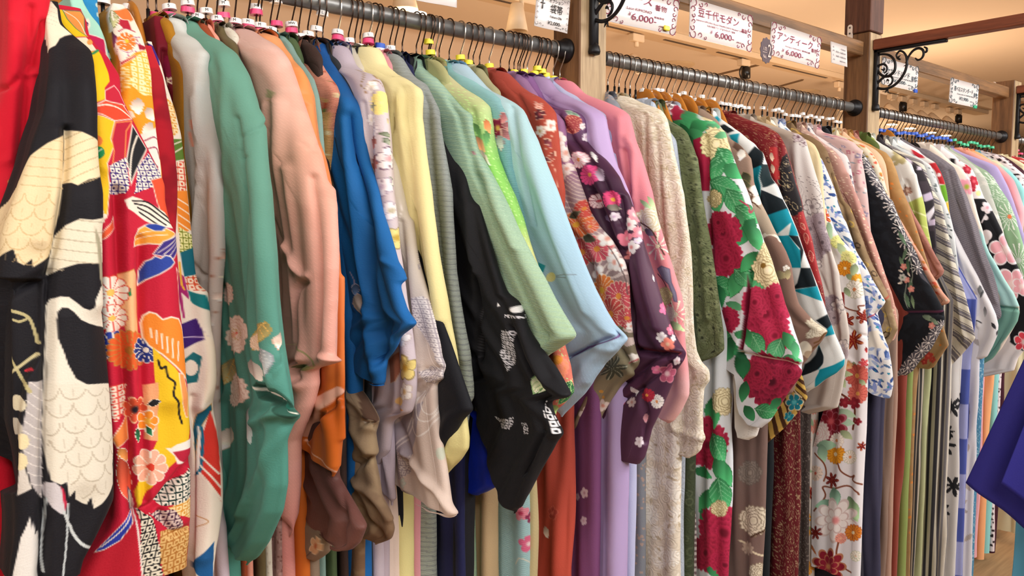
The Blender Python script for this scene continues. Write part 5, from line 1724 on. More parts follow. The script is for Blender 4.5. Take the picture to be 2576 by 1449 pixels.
K('cream_neck', 'cream kimono neckband with fine specks, right of the olive brown one', 577, [(588, 80), (598, 92), (601, 120), (605, 170), (640, 230)], base='d6d2c4', ops=[('base', 'd8d4c6'), ('scatter', 'dot', .008, .0016, ['c6bcae'], .6)])
K('mauve_fleck', 'mauve speckled kimono with brown flecks beside the pink one', 600, [(612, 90), (622, 110), (642, 134), (660, 175), (670, 220), (676, 290), (680, 360), (684, 450)], base='b39a98', fab='satin', w=.03,
  ops=[('base', 'b29a9a'), ('scatter', 'dot', .006, .0022, ['6e4a44', 'd8c4c0'], .6), ('mottle', '7c5048', 18, .5)])
K('pink', 'pale pink kimono with a woven key pattern and a sage ribbon at the shoulder', 622,
  [(632, 78), (644, 80), (664, 100), (694, 117), (714, 133), (731, 157), (747, 200), (764, 253), (784, 313), (797, 353), (811, 393), (821, 443), (826, 483), (834, 526), (842, 616), (846, 683), (848, 750), (846, 850), (844, 908), (838, 916), (800, 925), (803, 966), (790, 1020), (768, 1075), (757, 1105), (757, 1180), (753, 1300), (748, 1335), (740, 1342)],
  L=[(722, 1220), (724, 1290), (736, 1340)], w=.06, fab='damask', base='e6b4a4', res=2.0,
  ops=[('grad', [(80, 'd6b0a8'), (160, 'e8bfb2'), (400, 'eab09a'), (700, 'ecaea0'), (1100, 'e8aca0'), (1300, 'dc908c')]), ('mottle', 'd49684', 30, .25),
       ('poly', [(668, 222), (690, 232), (694, 250), (672, 245)], 'b0a47e'), ('line', [(670, 250), (695, 262)], 2, 'd0a070'), ('leaf', 765, 925, 26, 'a8a06a', 5, .3), ('line', [(757, 870), (775, 885), (790, 920)], 4, 'b0a070', 1),
       ('line', [(716, 866), (755, 866)], 2, 'f2d0a0')],
  crease=[([(700, 260), (712, 480), (735, 640), (748, 760), (752, 966)], .012, .010), ([(735, 620), (765, 690), (778, 700)], .010, .007), ([(778, 705), (756, 730), (750, 850), (752, 950)], -.012, .006), ([(672, 270), (690, 480), (690, 700), (705, 960)], .008, .008),
          ([(726, 430), (750, 620), (768, 900)], .009, .01), ([(760, 360), (785, 380), (798, 365)], -.003, .003), ([(790, 450), (800, 600), (802, 760), (796, 890)], -.010, .007), ([(822, 480), (830, 700), (826, 900)], .010, .010), ([(690, 540), (715, 620)], -.006, .006), ([(800, 892), (820, 900), (844, 908)], .01, .005)])
K('orange', 'orange kimono whose wide sleeve mouth shows a glowing orange inside', 672,
  [(684, 96), (704, 97), (721, 127), (747, 160), (761, 173), (777, 200), (791, 240), (797, 300), (804, 353), (821, 400), (831, 443), (838, 483), (843, 516), (849, 583), (856, 650), (859, 716), (864, 816), (864, 883), (863, 966), (863, 1019), (859, 1100), (852, 1189), (846, 1192)],
  L=[(768, 1050), (765, 1090), (764, 1112), (790, 1140), (820, 1165), (845, 1190)], w=.05, base='e08a4c', fab='satin',
  ops=[('grad', [(96, 'e8a070'), (200, 'e89a5c'), (500, 'dc7c44'), (900, 'd8783c'), (1000, 'b85418'), (1180, 'cc6a28')]), ('line', [(764, 1110), (800, 1060), (862, 1005)], 5, '8a4a28', 1), ('line', [(762, 1108), (790, 1140), (850, 1191)], 4, 'e8b098', 1),
       ('poly', [(750, 1080), (800, 1000), (850, 970), (862, 985), (800, 1045), (766, 1106)], 'e0a894')],
  crease=[([(740, 180), (770, 300), (800, 480), (815, 700)], .008, .010), ([(765, 1105), (800, 1055), (862, 1000)], -.012, .006), ([(800, 1000), (830, 1080), (838, 1170)], .008, .012), ([(855, 700), (856, 900), (856, 1100)], .008, .006)])
K('sage_blue', 'thin sage blue kimono between the orange and salmon ones', 715, [(722, 103), (732, 112), (745, 140), (765, 165), (790, 200), (802, 240), (810, 290), (814, 350), (818, 400), (824, 460)], base='7ea098', ops=[('base', '7f9f98')])
K('dark_olive', 'dark olive kimono neckband rising behind the sage blue one', 735, [(740, 97), (750, 115), (757, 135), (763, 157), (770, 190)], base='4c6040', ops=[('base', '4c6040')])
K('brown_neck', 'dark brown kimono neckband just left of the salmon one', 768, [(778, 112), (790, 116), (806, 140), (812, 165), (816, 200)], base='3a2a26', ops=[('base', '3a2a26')])
K('flower_tip', 'grey brown sleeve tip with one peach flower, hanging below the dark brown sleeve', 684, [(815, 1275), (828, 1300), (836, 1345), (830, 1385), (808, 1402), (798, 1406)],
  L=[(766, 1285), (764, 1310), (767, 1350), (775, 1390), (788, 1405)], neck=False, w=.03, base='8c7868', ops=[('base', '8f7c6a'), ('flower', 792, 1374, 26, 'e8b88c', 'c86a40', 5, 'f0d8b8')])
K('brown_black', 'dark brown kimono whose rounded sleeve hangs low under the orange one', 679,
  [(690, 100), (725, 140), (765, 200), (790, 300), (826, 483), (846, 716), (852, 966), (852, 1150), (853, 1200), (872, 1236), (900, 1285), (921, 1322), (905, 1362), (886, 1379), (868, 1379), (860, 1379)],
  L=[(766, 1140), (766, 1230), (775, 1290), (800, 1330), (840, 1368), (862, 1378)], w=.04, fab='damask', base='5c3a34', ops=[('grad', [(110, '3a2a26'), (900, '5a3a34'), (1200, '5e3a36'), (1360, '7a5048')])],
  crease=[([(866, 1240), (866, 1300), (862, 1370)], -.006, .005), ([(800, 1180), (830, 1260), (850, 1330)], .008, .02)])
K('salmon', 'salmon pink kimono with a gold flower strip down the front edge', 779,
  [(787, 138), (795, 145), (804, 157), (824, 180), (836, 197), (851, 217), (861, 240), (859, 267), (851, 300), (847, 333), (844, 383), (839, 443), (842, 520), (848, 600)], base='e29a80', fab='ribbed', w=.045, b=790, bops=[('base', 'd88c74')],
  ops=[('grad', [(138, 'e8a48c'), (300, 'e2907a'), (500, 'dc8a6c')]), ('poly', [(806, 245), (822, 250), (832, 330), (828, 420), (838, 480), (822, 470), (812, 330)], 'd8a868'), ('scatter', 'flower', .012, .004, ['c85838', 'f0e0b0', '6a7a3a'], .35)],
  crease=[([(805, 200), (815, 220), (812, 300)], -.005, .006), ([(840, 240), (832, 320), (826, 420)], .008, .008)])
K('taupe', 'taupe brown figured kimono, twisted sleeve with a silver-lined cuff hanging in front', 806,
  [(812, 150), (830, 220), (845, 300), (851, 360), (861, 433), (865, 483), (875, 583), (883, 650), (892, 750), (897, 833), (900, 940), (908, 975), (926, 1000), (949, 1040), (956, 1058), (952, 1075), (946, 1090), (950, 1120), (954, 1140), (944, 1150), (955, 1200), (963, 1250), (985, 1290), (994, 1330), (988, 1352), (960, 1362), (952, 1363)],
  L=[(851, 1195), (853, 1222), (880, 1260), (905, 1300), (925, 1345), (945, 1362)], w=.045, fab='velvet', base='8a7458',
  ops=[('grad', [(150, '5c4838'), (700, '64503a'), (950, '94806a'), (1150, 'a08a6c'), (1200, '86705a'), (1350, '7c6048')]), ('mottle', 'b09a78', 45, .35),
       ('poly', [(893, 966), (930, 990), (958, 1055), (952, 1064), (915, 1058), (905, 1010)], '5c4538'), ('line', [(912, 1062), (930, 1058), (952, 1072)], 6, 'e6e0d4'),
       ('line', [(884, 480), (895, 700), (898, 960)], 4, 'a08060')],
  crease=[([(868, 500), (878, 700), (884, 900)], -.008, .004), ([(880, 500), (889, 700), (893, 900)], .006, .003), ([(914, 1062), (955, 1072)], -.012, .005), ([(855, 1222), (885, 1180), (930, 1150)], -.012, .006), ([(890, 1210), (940, 1250), (975, 1300)], .010, .008), ([(880, 1000), (890, 1080), (930, 1140)], .008, .012), ([(905, 1280), (940, 1320), (960, 1355)], -.008, .006)])
K('cobalt', 'cobalt blue kimono with a small snowdrop flower, a deep fold down the sleeve', 812,
  [(822, 117), (829, 140), (837, 160), (861, 190), (877, 213), (891, 240), (904, 267), (911, 300), (916, 350), (924, 400), (941, 460), (947, 483), (956, 533), (971, 583), (985, 633), (1000, 690), (1012, 736), (1025, 776), (1040, 800), (1053, 809), (1040, 822), (1011, 843), (1004, 866), (990, 890), (977, 906), (972, 930), (970, 958), (966, 966)],
  L=[(902, 930), (905, 958), (915, 964), (950, 966)], w=.05, base='1766aa', fab='crepe', res=2.0,
  ops=[('grad', [(117, '134a8c'), (300, '1a66a8'), (900, '1a66ae')]), ('line', [(884, 685), (892, 705), (893, 720)], 4, 'a8a4c8', 1), ('leaf', 896, 728, 14, '5a7cb0', 85, .5, 'c8c8e0'), ('leaf', 903, 765, 26, 'f2e4dc', 80, .5, 'e0c8c0')],
  crease=[([(885, 300), (915, 500), (925, 600), (930, 700), (950, 800), (958, 900)], -.024, .011), ([(868, 250), (885, 483), (910, 650), (925, 800), (940, 930)], .010, .010), ([(905, 260), (930, 420), (965, 560), (1000, 700)], .008, .008), ([(970, 800), (990, 850), (975, 900)], -.008, .008), ([(965, 655), (985, 670), (1002, 700)], .006, .006)])
K('slate', 'dark slate kimono neckband right behind the cobalt blue one', 835, [(840, 143), (850, 150), (868, 180), (890, 215), (905, 250)], base='30363c', ops=[('base', '30363c')])
LIL = [('grad', [(120, 'b0a4b4'), (300, 'd6ccd2'), (700, 'd0c4cc'), (1100, 'c4b8c4')])]
K('lilac_floral', 'greyish lilac kimono with white and yellow cherry blossoms and gold cloud lines', 857,
  [(866, 120), (877, 123), (886, 140), (897, 170), (921, 183), (944, 190), (961, 203), (970, 227), (978, 267), (981, 300), (985, 333), (990, 400), (996, 483), (1005, 550), (1012, 633), (1021, 700), (1029, 760), (1038, 800), (1045, 850), (1053, 916), (1055, 966), (1053, 1000), (1043, 1036), (1010, 1046), (996, 1060)],
  w=.045, base='d2c8ce', fab='crepe', res=2.0,
  ops=LIL + [('line', [(898, 175), (912, 190), (910, 215), (920, 225)], 3, '9a8468', 1), ('line', [(918, 240), (925, 212), (945, 204), (968, 222), (962, 250), (955, 275)], 3, '9a7a5c', 1),
       ('leaf', 946, 195, 14, 'b0946c', 15, .4), ('flower', 935, 218, 16, 'f6f2f0', 'e8dcc8', 5, 'd8ccc0'), ('peony', 955, 260, 30, 'ecd07a', 'f4e6a8', 5), ('flower', 930, 300, 18, 'f4f0f0', 'e8e0d0', 5, 'c8bcc4'),
       ('leaf', 937, 268, 12, '9aa08c', 80, .5), ('leaf', 970, 305, 8, 'c9b078', 70, .5), ('leaf', 968, 340, 12, '8a947c', 20, .35, '5c6a50'), ('leaf', 972, 358, 12, 'a4ac98', 50, .4, '5c6a50'),
       ('flower', 945, 330, 14, 'eee8ec', 'd8d0e0', 5, 'b8a8b8'), ('leaf', 937, 360, 20, 'b46a60', 90, .45), ('leaf', 938, 415, 30, 'b87068', 90, .4),
       ('flower', 975, 400, 32, 'f8f4f6', 'e0a0a8', 5, '7a6078'), ('leaf', 981, 460, 14, 'e8eadc', 80, .35, '70806c'), ('flower', 965, 470, 26, 'f4f0f4', 'd8c8d8', 5, 'b0a0b4'),
       ('flower', 985, 530, 26, 'f2eef2', 'c0b8a0', 5, 'b4a6b8'), ('flower', 997, 598, 30, 'ecdf90', 'c8a848', 5, 'a89468'), ('flower', 1012, 690, 22, 'f0ecf0', 'd0c890', 5, 'b4a6b8'),
       ('flower', 1015, 850, 24, 'f4f0f2', 'd8c8b0', 5, 'c0b0b4'), ('flower', 1022, 925, 36, 'ecd98a', 'c8a040', 5, '9c8a5a'), ('flower', 1020, 985, 26, 'f4f0ee', 'e0c090', 5, 'c8b8b0'), ('disc', 1003, 1010, 12, 'eec886'),
       ('poly', [(975, 905), (1004, 872), (1004, 900), (992, 960), (978, 966)], 'b07058', ('d8c0a8', 2)), ('leaf', 1010, 1030, 6, 'c88a48', 20, .5)],
  crease=[([(930, 230), (938, 480), (965, 640), (985, 760)], -.008, .006), ([(915, 260), (930, 440)], -.006, .005), ([(960, 240), (975, 480), (1000, 700), (1030, 900)], .008, .010), ([(995, 880), (998, 960), (996, 1040)], -.008, .005)])
K('lavender_tip', 'pale lavender kimono, narrow pointed sleeve tip hanging beside the cobalt one', 868,
  [(880, 150), (900, 300), (930, 600), (960, 850), (985, 950), (992, 1040), (995, 1150), (993, 1230), (992, 1268)],
  L=[(950, 1120), (952, 1180), (965, 1220), (985, 1262)], w=.03, base='c6bcc8', neck=True, ops=[('grad', [(900, '3c6aa8'), (1000, 'c0b6cc'), (1200, 'b8aab6')]), ('leaf', 980, 1006, 10, '9aaa8c', 10, .3), ('leaf', 978, 1046, 8, 'eef0ea', 120, .5)],
  crease=[([(960, 1100), (975, 1180), (988, 1250)], .006, .006)])
K('beige_shibori', 'cream beige kimono with grey spotted tie-dye clouds and a wide square sleeve', 893,
  [(899, 128), (907, 142), (926, 177), (950, 240), (980, 330), (999, 383), (1012, 427), (1021, 483), (1029, 533), (1043, 616), (1056, 670), (1073, 733), (1086, 783), (1096, 826), (1106, 860), (1113, 896), (1126, 925), (1124, 945), (1103, 962), (1099, 975), (1101, 1016), (1107, 1066), (1117, 1133), (1124, 1173), (1131, 1226), (1139, 1286), (1134, 1294)],
  L=[(996, 1100), (997, 1213), (1001, 1243), (1011, 1266), (1027, 1284), (1060, 1288), (1094, 1289), (1128, 1294)], w=.045, base='d8cfc4', fab='crepe', res=2.0,
  ops=[('grad', [(130, 'd4cebe'), (500, 'd2cabc'), (800, 'd4c8c0'), (1100, 'd8c6bc'), (1290, 'dcc8bc')]),
       ('shibori', [(1040, 750), (1062, 744), (1080, 760), (1100, 850), (1112, 900), (1128, 940), (1100, 966), (1068, 962), (1062, 935), (1080, 920), (1100, 930), (1092, 890), (1062, 840), (1045, 800)], .0075, 'e6e0e0', 'a49ca6'),
       ('shibori', [(1040, 620), (1056, 660), (1050, 680)], .007, 'e6e0e0', 'a49ca6'), ('shibori', [(996, 1130), (1035, 1130), (1030, 1190), (998, 1210)], .008, 'd8ccc8', 'a2949a'),
       ('poly', [(996, 1066), (1030, 1030), (1062, 1010), (1050, 1090), (1028, 1150), (996, 1130)], 'a89ea8'),
       ('line', [(1058, 985), (1050, 1020), (1056, 1055), (1080, 1058), (1106, 1025)], 3.5, 'f2ece8', 1), ('line', [(1066, 985), (1058, 1015), (1066, 1040), (1088, 1040), (1104, 1012)], 3, 'f2ece8', 1), ('line', [(1052, 1000), (1038, 1060), (1044, 1090), (1062, 1094), (1100, 1050)], 3.5, 'f2ece8', 1),
       ('line', [(1036, 1050), (1020, 1090), (998, 1120)], 3, 'f0e8e4', 1), ('line', [(1044, 1054), (1026, 1096), (1000, 1130)], 2.5, 'f0e8e4', 1), ('line', [(1005, 490), (1010, 530), (1002, 560)], 2.5, 'efe9e4', 1),
       ('disc', 1108, 1140, 16, 'c9cfc0', .75), ('flower', 1015, 1215, 14, 'd0d4c8', 'dcd8cc', 5, 'b8bcb0')],
  crease=[([(1018, 1140), (1060, 1190), (1100, 1240), (1134, 1290)], .010, .008), ([(998, 1050), (1030, 1140), (1018, 1180)], -.006, .008), ([(1075, 935), (1110, 928), (1124, 945)], -.008, .006), ([(1030, 560), (1040, 700), (1050, 850), (1060, 950)], .007, .009), ([(1010, 560), (1024, 700), (1034, 900)], -.006, .006), ([(1050, 990), (1080, 970), (1098, 966)], -.008, .006)])
K('black_thin', 'black kimono, a narrow band running between the beige and yellow ones', 912,
  [(925, 152), (940, 160), (950, 185), (980, 250), (1006, 317), (1023, 400), (1030, 483), (1040, 566), (1057, 626), (1074, 683), (1091, 740), (1115, 800), (1140, 866), (1166, 943), (1178, 980), (1194, 1029), (1166, 1056), (1146, 1090), (1123, 1129), (1118, 1140)],
  L=[(1100, 1020), (1105, 1080), (1114, 1134)], w=.035, base='14161c', ops=[('base', '14161d')], crease=[([(1100, 900), (1130, 1000), (1120, 1100)], .006, .02)])
K('yellow', 'plain pale yellow kimono with a rolled neckband', 922,
  [(934, 112), (945, 114), (954, 120), (966, 143), (977, 172), (1004, 190), (1037, 207), (1056, 226), (1062, 245), (1062, 300), (1071, 350), (1081, 417), (1090, 483), (1094, 533), (1101, 590), (1106, 640), (1113, 690), (1123, 756), (1130, 810), (1140, 860), (1147, 897), (1160, 980), (1175, 1049), (1182, 1100), (1181, 1126), (1164, 1153), (1144, 1173), (1128, 1193)],
  L=[(1118, 1130), (1122, 1180), (1126, 1194)], w=.05, base='ece2a8', fab='crepe', res=2.0, ops=[('grad', [(112, 'ece4b2'), (300, 'e8dca0'), (600, 'ece2a6'), (1150, 'ded494')])],
  crease=[([(1000, 190), (990, 240), (985, 330)], -.004, .004), ([(1015, 220), (1020, 260), (1030, 400), (1045, 600), (1060, 700)], -.010, .006), ([(1005, 240), (1025, 400), (1040, 520)], .006, .006), ([(1045, 230), (1055, 400), (1075, 600), (1105, 800)], .010, .011), ([(965, 172), (972, 190), (985, 172)], -.006, .004)])
K('pink_neck', 'pink kimono neckband between the yellow and silver ones', 970, [(976, 142), (990, 165), (996, 185)], base='dc9aa4', ops=[('base', 'dc9aa4')], b=1068)
K('ribbed_grey', 'silver green kimono with fine crosswise ribs', 990,
  [(1001, 138), (1014, 150), (1037, 190), (1051, 200), (1074, 213), (1087, 240), (1105, 277), (1108, 317), (1116, 367), (1129, 433), (1138, 483), (1142, 583), (1145, 683), (1155, 756), (1165, 816), (1178, 883), (1187, 966), (1188, 1000), (1180, 1010)],
  w=.045, base='a4aeaa', fab='ribbed', res=2.0, ops=[('grad', [(138, '9ca4a4'), (400, 'a0a8a6'), (900, 'b4c0b6')]), ('stripes', 88, .017, [(0, .35, '98a09e')]), ('grad', [(138, 'a0a8a8'), (400, 'a3aba9'), (900, 'b3beb4')]), ('stripes', 86, .009, [(0, .3, '99a19f')])],
  crease=[([(1075, 240), (1085, 400), (1100, 600), (1120, 800), (1150, 950)], -.010, .006), ([(1095, 300), (1120, 483), (1135, 700), (1165, 900)], .008, .009)], b=1104)
K('navy_neck', 'navy kimono neckband beside the ribbed silver one', 1016, [(1022, 160), (1036, 165), (1040, 188), (1050, 215)], base='1c2048', ops=[('base', '1c2048')], b=1168)
K('black_formal', 'glossy black kimono with white tie-dye dots, its diamond shaped sleeve hanging lowest', 1040,
  [(1050, 190), (1080, 230), (1106, 290), (1126, 330), (1147, 380), (1168, 420), (1194, 490), (1207, 512), (1224, 566), (1240, 623), (1260, 690), (1280, 743), (1300, 775), (1312, 790), (1340, 843), (1373, 890), (1400, 926), (1423, 966), (1431, 990), (1420, 998), (1385, 1005), (1390, 1030), (1405, 1070), (1411, 1090), (1392, 1130), (1365, 1180), (1335, 1240), (1305, 1286), (1298, 1286)],
  L=[(1200, 966), (1212, 1060), (1230, 1110), (1246, 1180), (1262, 1240), (1282, 1276), (1294, 1286)], w=.055, base='16171c', fab='crepe', res=2.0, b=1195,
  ops=[('base', '17181d'), ('shibori', [(1262, 830), (1290, 830), (1298, 900), (1280, 935), (1262, 890)], .0085, 'd8d8e0', None), ('disc', 1291, 776, 9, 'eef0f4'), ('shibori', [(1268, 790), (1312, 790), (1312, 799), (1270, 799)], .0085, 'd8d8e0', None),
       ('shibori', [(1236, 1040), (1255, 1055), (1290, 1050), (1282, 1080), (1262, 1078)], .009, 'c8c8d0', None), ('shibori', [(1368, 1036), (1384, 1010), (1400, 1060), (1411, 1088), (1388, 1085)], .0095, 'f0f0f4', None), ('shibori', [(1308, 1064), (1322, 1064), (1328, 1092), (1316, 1092)], .0085, 'c8c8d0', None),
       ('leaf', 1352, 968, 26, 'dfe8c4', 70, .55, '9ac48a', '7aa868'), ('poly', [(1250, 760), (1256, 770), (1252, 772)], 'f0f0f0'),
       ('line', [(1190, 690), (1196, 740), (1200, 800), (1198, 900)], 2.5, '4a4a50', 1)],
  crease=[([(1192, 670), (1198, 740), (1204, 830), (1206, 900)], -.018, .006), ([(1290, 760), (1320, 850), (1370, 950), (1410, 990)], .014, .010), ([(1288, 830), (1330, 930), (1370, 1000), (1378, 1020)], -.012, .006), ([(1385, 1085), (1362, 1130), (1340, 1180), (1305, 1270)], .010, .008), ([(1370, 1090), (1348, 1130), (1325, 1190)], -.008, .006),
          ([(1220, 930), (1300, 980), (1370, 1050), (1405, 1086)], .006, .012), ([(1160, 420), (1180, 560), (1200, 680)], .010, .009), ([(1200, 520), (1230, 640), (1260, 740)], .008, .007), ([(1165, 820), (1180, 900), (1200, 890)], -.004, .004)])
K('royal_blue', 'royal blue sleeve tip glimpsed behind the glossy black kimono', 1048, [(1222, 1040), (1232, 1080), (1244, 1150), (1254, 1222), (1225, 1238), (1205, 1244)],
  L=[(1200, 1050), (1194, 1100), (1186, 1180), (1182, 1236), (1195, 1244)], neck=False, w=.02, base='0c2cb0', fab='satin', ops=[('base', '0c2cb4')])
K('mint', 'light mint green kimono with fine ribbing and a square sleeve end', 1062,
  [(1068, 172), (1084, 190), (1101, 200), (1117, 217), (1144, 247), (1164, 270), (1181, 293), (1192, 333), (1206, 383), (1232, 427), (1262, 483), (1288, 535), (1308, 580), (1331, 623), (1348, 656), (1375, 703), (1398, 750), (1421, 790), (1443, 825), (1455, 846), (1436, 860), (1400, 884), (1380, 895)],
  L=[(1330, 800), (1352, 850), (1374, 892)], w=.05, base='a8ccb0', fab='ribbed', res=2.0, ops=[('grad', [(172, 'a8cdbb'), (420, 'a6ccb6'), (600, 'b4d6b8'), (880, 'b8d8b4')]), ('stripes', 80, .008, [(0, .35, 'b4d6ba')]), ('line', [(1376, 896), (1410, 880), (1455, 847)], 4, 'eef2e4'), ('leaf', 1190, 385, 8, 'c890a0', 80, .3)],
  crease=[([(1135, 250), (1150, 300), (1185, 400), (1215, 480)], -.010, .006), ([(1170, 290), (1190, 380), (1230, 460), (1300, 620)], .009, .009), ([(1204, 440), (1260, 600), (1320, 740), (1370, 860)], -.008, .006), ([(1230, 480), (1300, 620), (1360, 740), (1410, 850)], .007, .012)], b=1196)
K('olive_neck', 'pale olive kimono neckband between mint and lime kimonos', 1082, [(1090, 150), (1102, 155), (1120, 175), (1130, 200)], base='a8a878', ops=[('base', 'a8a878')])
K('lime', 'ecru kimono shading into bright lime green, with orange lilies and coral peonies lower down', 1098,
  [(1106, 168), (1117, 180), (1144, 205), (1177, 227), (1211, 247), (1234, 268), (1243, 317), (1246, 350), (1259, 400), (1279, 450), (1300, 493), (1321, 550), (1338, 610), (1351, 650), (1378, 720), (1400, 800), (1422, 860), (1438, 920), (1446, 985), (1420, 1015), (1400, 1030)],
  w=.05, base='c6c29a', fab='crepe', b=1258,
  ops=[('grad', [(168, 'cabf98'), (250, 'c2ca96'), (330, 'a6cf84'), (420, '8ed468'), (560, '96d06c'), (620, 'd4d88c'), (700, 'e0cc90'), (860, 'e8806c'), (1000, 'e88474')]), ('scatter', 'dot', .006, .0012, ['c8f0a0'], .5),
       ('leaf', 1212, 330, 26, '6aa05c', 60, .3), ('leaf', 1222, 345, 28, '5c9a58', 100, .3), ('leaf', 1202, 350, 18, '78a868', 30, .3), ('leaf', 1228, 318, 20, 'ee9058', 70, .5), ('leaf', 1206, 365, 26, 'f0a878', 65, .35), ('leaf', 1222, 395, 26, 'f2e0d0', 55, .25), ('line', [(1214, 380), (1230, 410)], 2.5, 'c88a4a'),
       ('peony', 1402, 925, 34, 'ee8070', 'f0a040', 5), ('disc', 1402, 905, 12, 'e8963a'), ('leaf', 1430, 990, 34, '2f7a48', 120, .5, 'd8e8a8', 'a8d088'), ('leaf', 1396, 1030, 20, 'a8d080', 40, .5)],
  crease=[([(1190, 280), (1220, 420), (1260, 560)], -.006, .006)], bops=[('base', 'b49c78')])
K('aqua', 'aqua blue kimono with a maroon plum blossom and pink leaves', 1136,
  [(1150, 182), (1164, 190), (1190, 205), (1215, 220), (1240, 233), (1262, 250), (1285, 280), (1294, 300), (1299, 350), (1304, 420), (1314, 480), (1330, 560)], base='93cdd2', w=.045, fab='ribbed', b=1332,
  ops=[('grad', [(180, '98cdd0'), (420, '8ccad6'), (1200, 'a8ccd0')]), ('flower', 1252, 322, 28, '8c2044', 'e8c060', 5, 'e8a8a0'), ('leaf', 1266, 298, 16, 'd88c90', 85, .45, 'e8b8b4'), ('leaf', 1277, 315, 14, 'c88088', 10, .45, 'e8b8b4'), ('leaf', 1272, 338, 18, 'b87a80', 55, .4, 'e8b8b4'), ('leaf', 1258, 360, 20, 'dfe8ea', 80, .45, 'a8a8b0')],
  bops=[('base', 'a4ccd0'), ('flower', 1310, 1288, 20, 'e890a4', 'c83a60', 5), ('flower', 1324, 1365, 22, 'e06a90', 'f0e0e0', 5), ('flower', 1328, 1300, 14, '8c2a50', 'e8a8b0', 5), ('line', [(1296, 1420), (1310, 1400), (1330, 1415)], 3, 'dcdccc', 1), ('flower', 1336, 1425, 16, 'f4eef0', 'b03a60', 5, '804060')])
K('sky', 'sky blue kimono with a woven pattern, wide sleeve with a purple lined cuff', 1152,
  [(1166, 160), (1178, 168), (1190, 182), (1215, 210), (1240, 232), (1267, 244), (1298, 261), (1317, 277), (1329, 302), (1341, 327), (1354, 352), (1366, 385), (1379, 418), (1406, 483), (1429, 550), (1452, 610), (1476, 670), (1502, 730), (1529, 783), (1552, 820), (1579, 846), (1572, 862), (1556, 884), (1522, 913), (1502, 946), (1492, 966), (1475, 990), (1440, 1024), (1418, 1046)],
  L=[(1400, 960), (1402, 1010), (1412, 1046)], w=.05, base='a4cae0', fab='damask', res=2.0, b=1345,
  ops=[('grad', [(160, 'b2cfe4'), (260, 'b0d4dc'), (420, 'aed6e0'), (600, 'a8cfe6'), (850, 'a8c8e4'), (1000, 'a6c6e2')]), ('poly', [(1358, 660), (1372, 668), (1370, 684), (1358, 690)], '2a9aa8'), ('disc', 1386, 697, 12, 'e2dc9c', .8), ('line', [(1398, 694), (1420, 690), (1452, 691)], 1.6, '7c8494'), ('line', [(1398, 697), (1425, 699)], 1.5, '7c8494'),
       ('line', [(1430, 898), (1470, 875), (1520, 860), (1556, 842)], 5, '7a5c94'), ('line', [(1416, 930), (1432, 896)], 2.5, '7a5c94')],
  crease=[([(1430, 898), (1490, 868), (1556, 842)], -.012, .005), ([(1288, 270), (1300, 340), (1310, 420), (1340, 560)], -.008, .006), ([(1310, 290), (1345, 420), (1400, 600), (1470, 780)], .007, .012), ([(1545, 845), (1535, 890), (1480, 960)], .006, .010), ([(1500, 870), (1540, 880), (1570, 855)], .006, .008)], bops=[('base', 'b8aa80')])
K('khaki_neck', 'khaki kimono neckband squeezed between sky blue and brick red ones', 1205, [(1215, 178), (1226, 195), (1240, 215), (1262, 232)], base='a2a07c', ops=[('base', 'a2a07c')])
K('brick', 'brick red kimono with white outlined flowers and trailing vines', 1254,
  [(1266, 188), (1278, 183), (1294, 201), (1302, 209), (1312, 221), (1335, 234), (1364, 248), (1389, 271), (1399, 286), (1401, 306), (1405, 337), (1408, 368), (1412, 420), (1420, 480)], base='a6483c', w=.045, fab='crepe', b=1440,
  ops=[('grad', [(183, 'a2463c'), (330, 'b24a38'), (1400, 'b4483c')]), ('leaf', 1350, 265, 12, 'e4a898', 75, .35), ('leaf', 1360, 268, 12, 'e4a898', 100, .35), ('flower', 1358, 288, 16, '5c2430', 'a84a48', 5, 'e4b49c'), ('flower', 1386, 316, 18, 'f4ece4', 'e88a7c', 4, 'e8c0ac'),
       ('flower', 1360, 330, 16, 'f0e4da', 'c8a060', 5, 'e8c0ac'), ('leaf', 1380, 360, 14, '8a3a44', 60, .5, 'e4b49c'), ('leaf', 1388, 395, 16, 'a04438', 120, .4, 'e4b49c'), ('line', [(1372, 380), (1385, 350), (1392, 330)], 2, 'e4b49c', 1), ('line', [(1378, 400), (1398, 430), (1404, 470)], 2.5, 'e0a890', 1), ('leaf', 1372, 400, 14, '6a2c30', 20, .4, 'e4b49c')],
  crease=[([(1290, 210), (1302, 240), (1328, 290)], -.006, .005)], bops=[('grad', [(1100, 'a04438'), (1400, 'b84c3c')]), ('flower', 1392, 1290, 18, '9c3c34', 'c86858', 5, 'c86858'), ('leaf', 1372, 1340, 16, 'e8d8d0', 80, .5)])
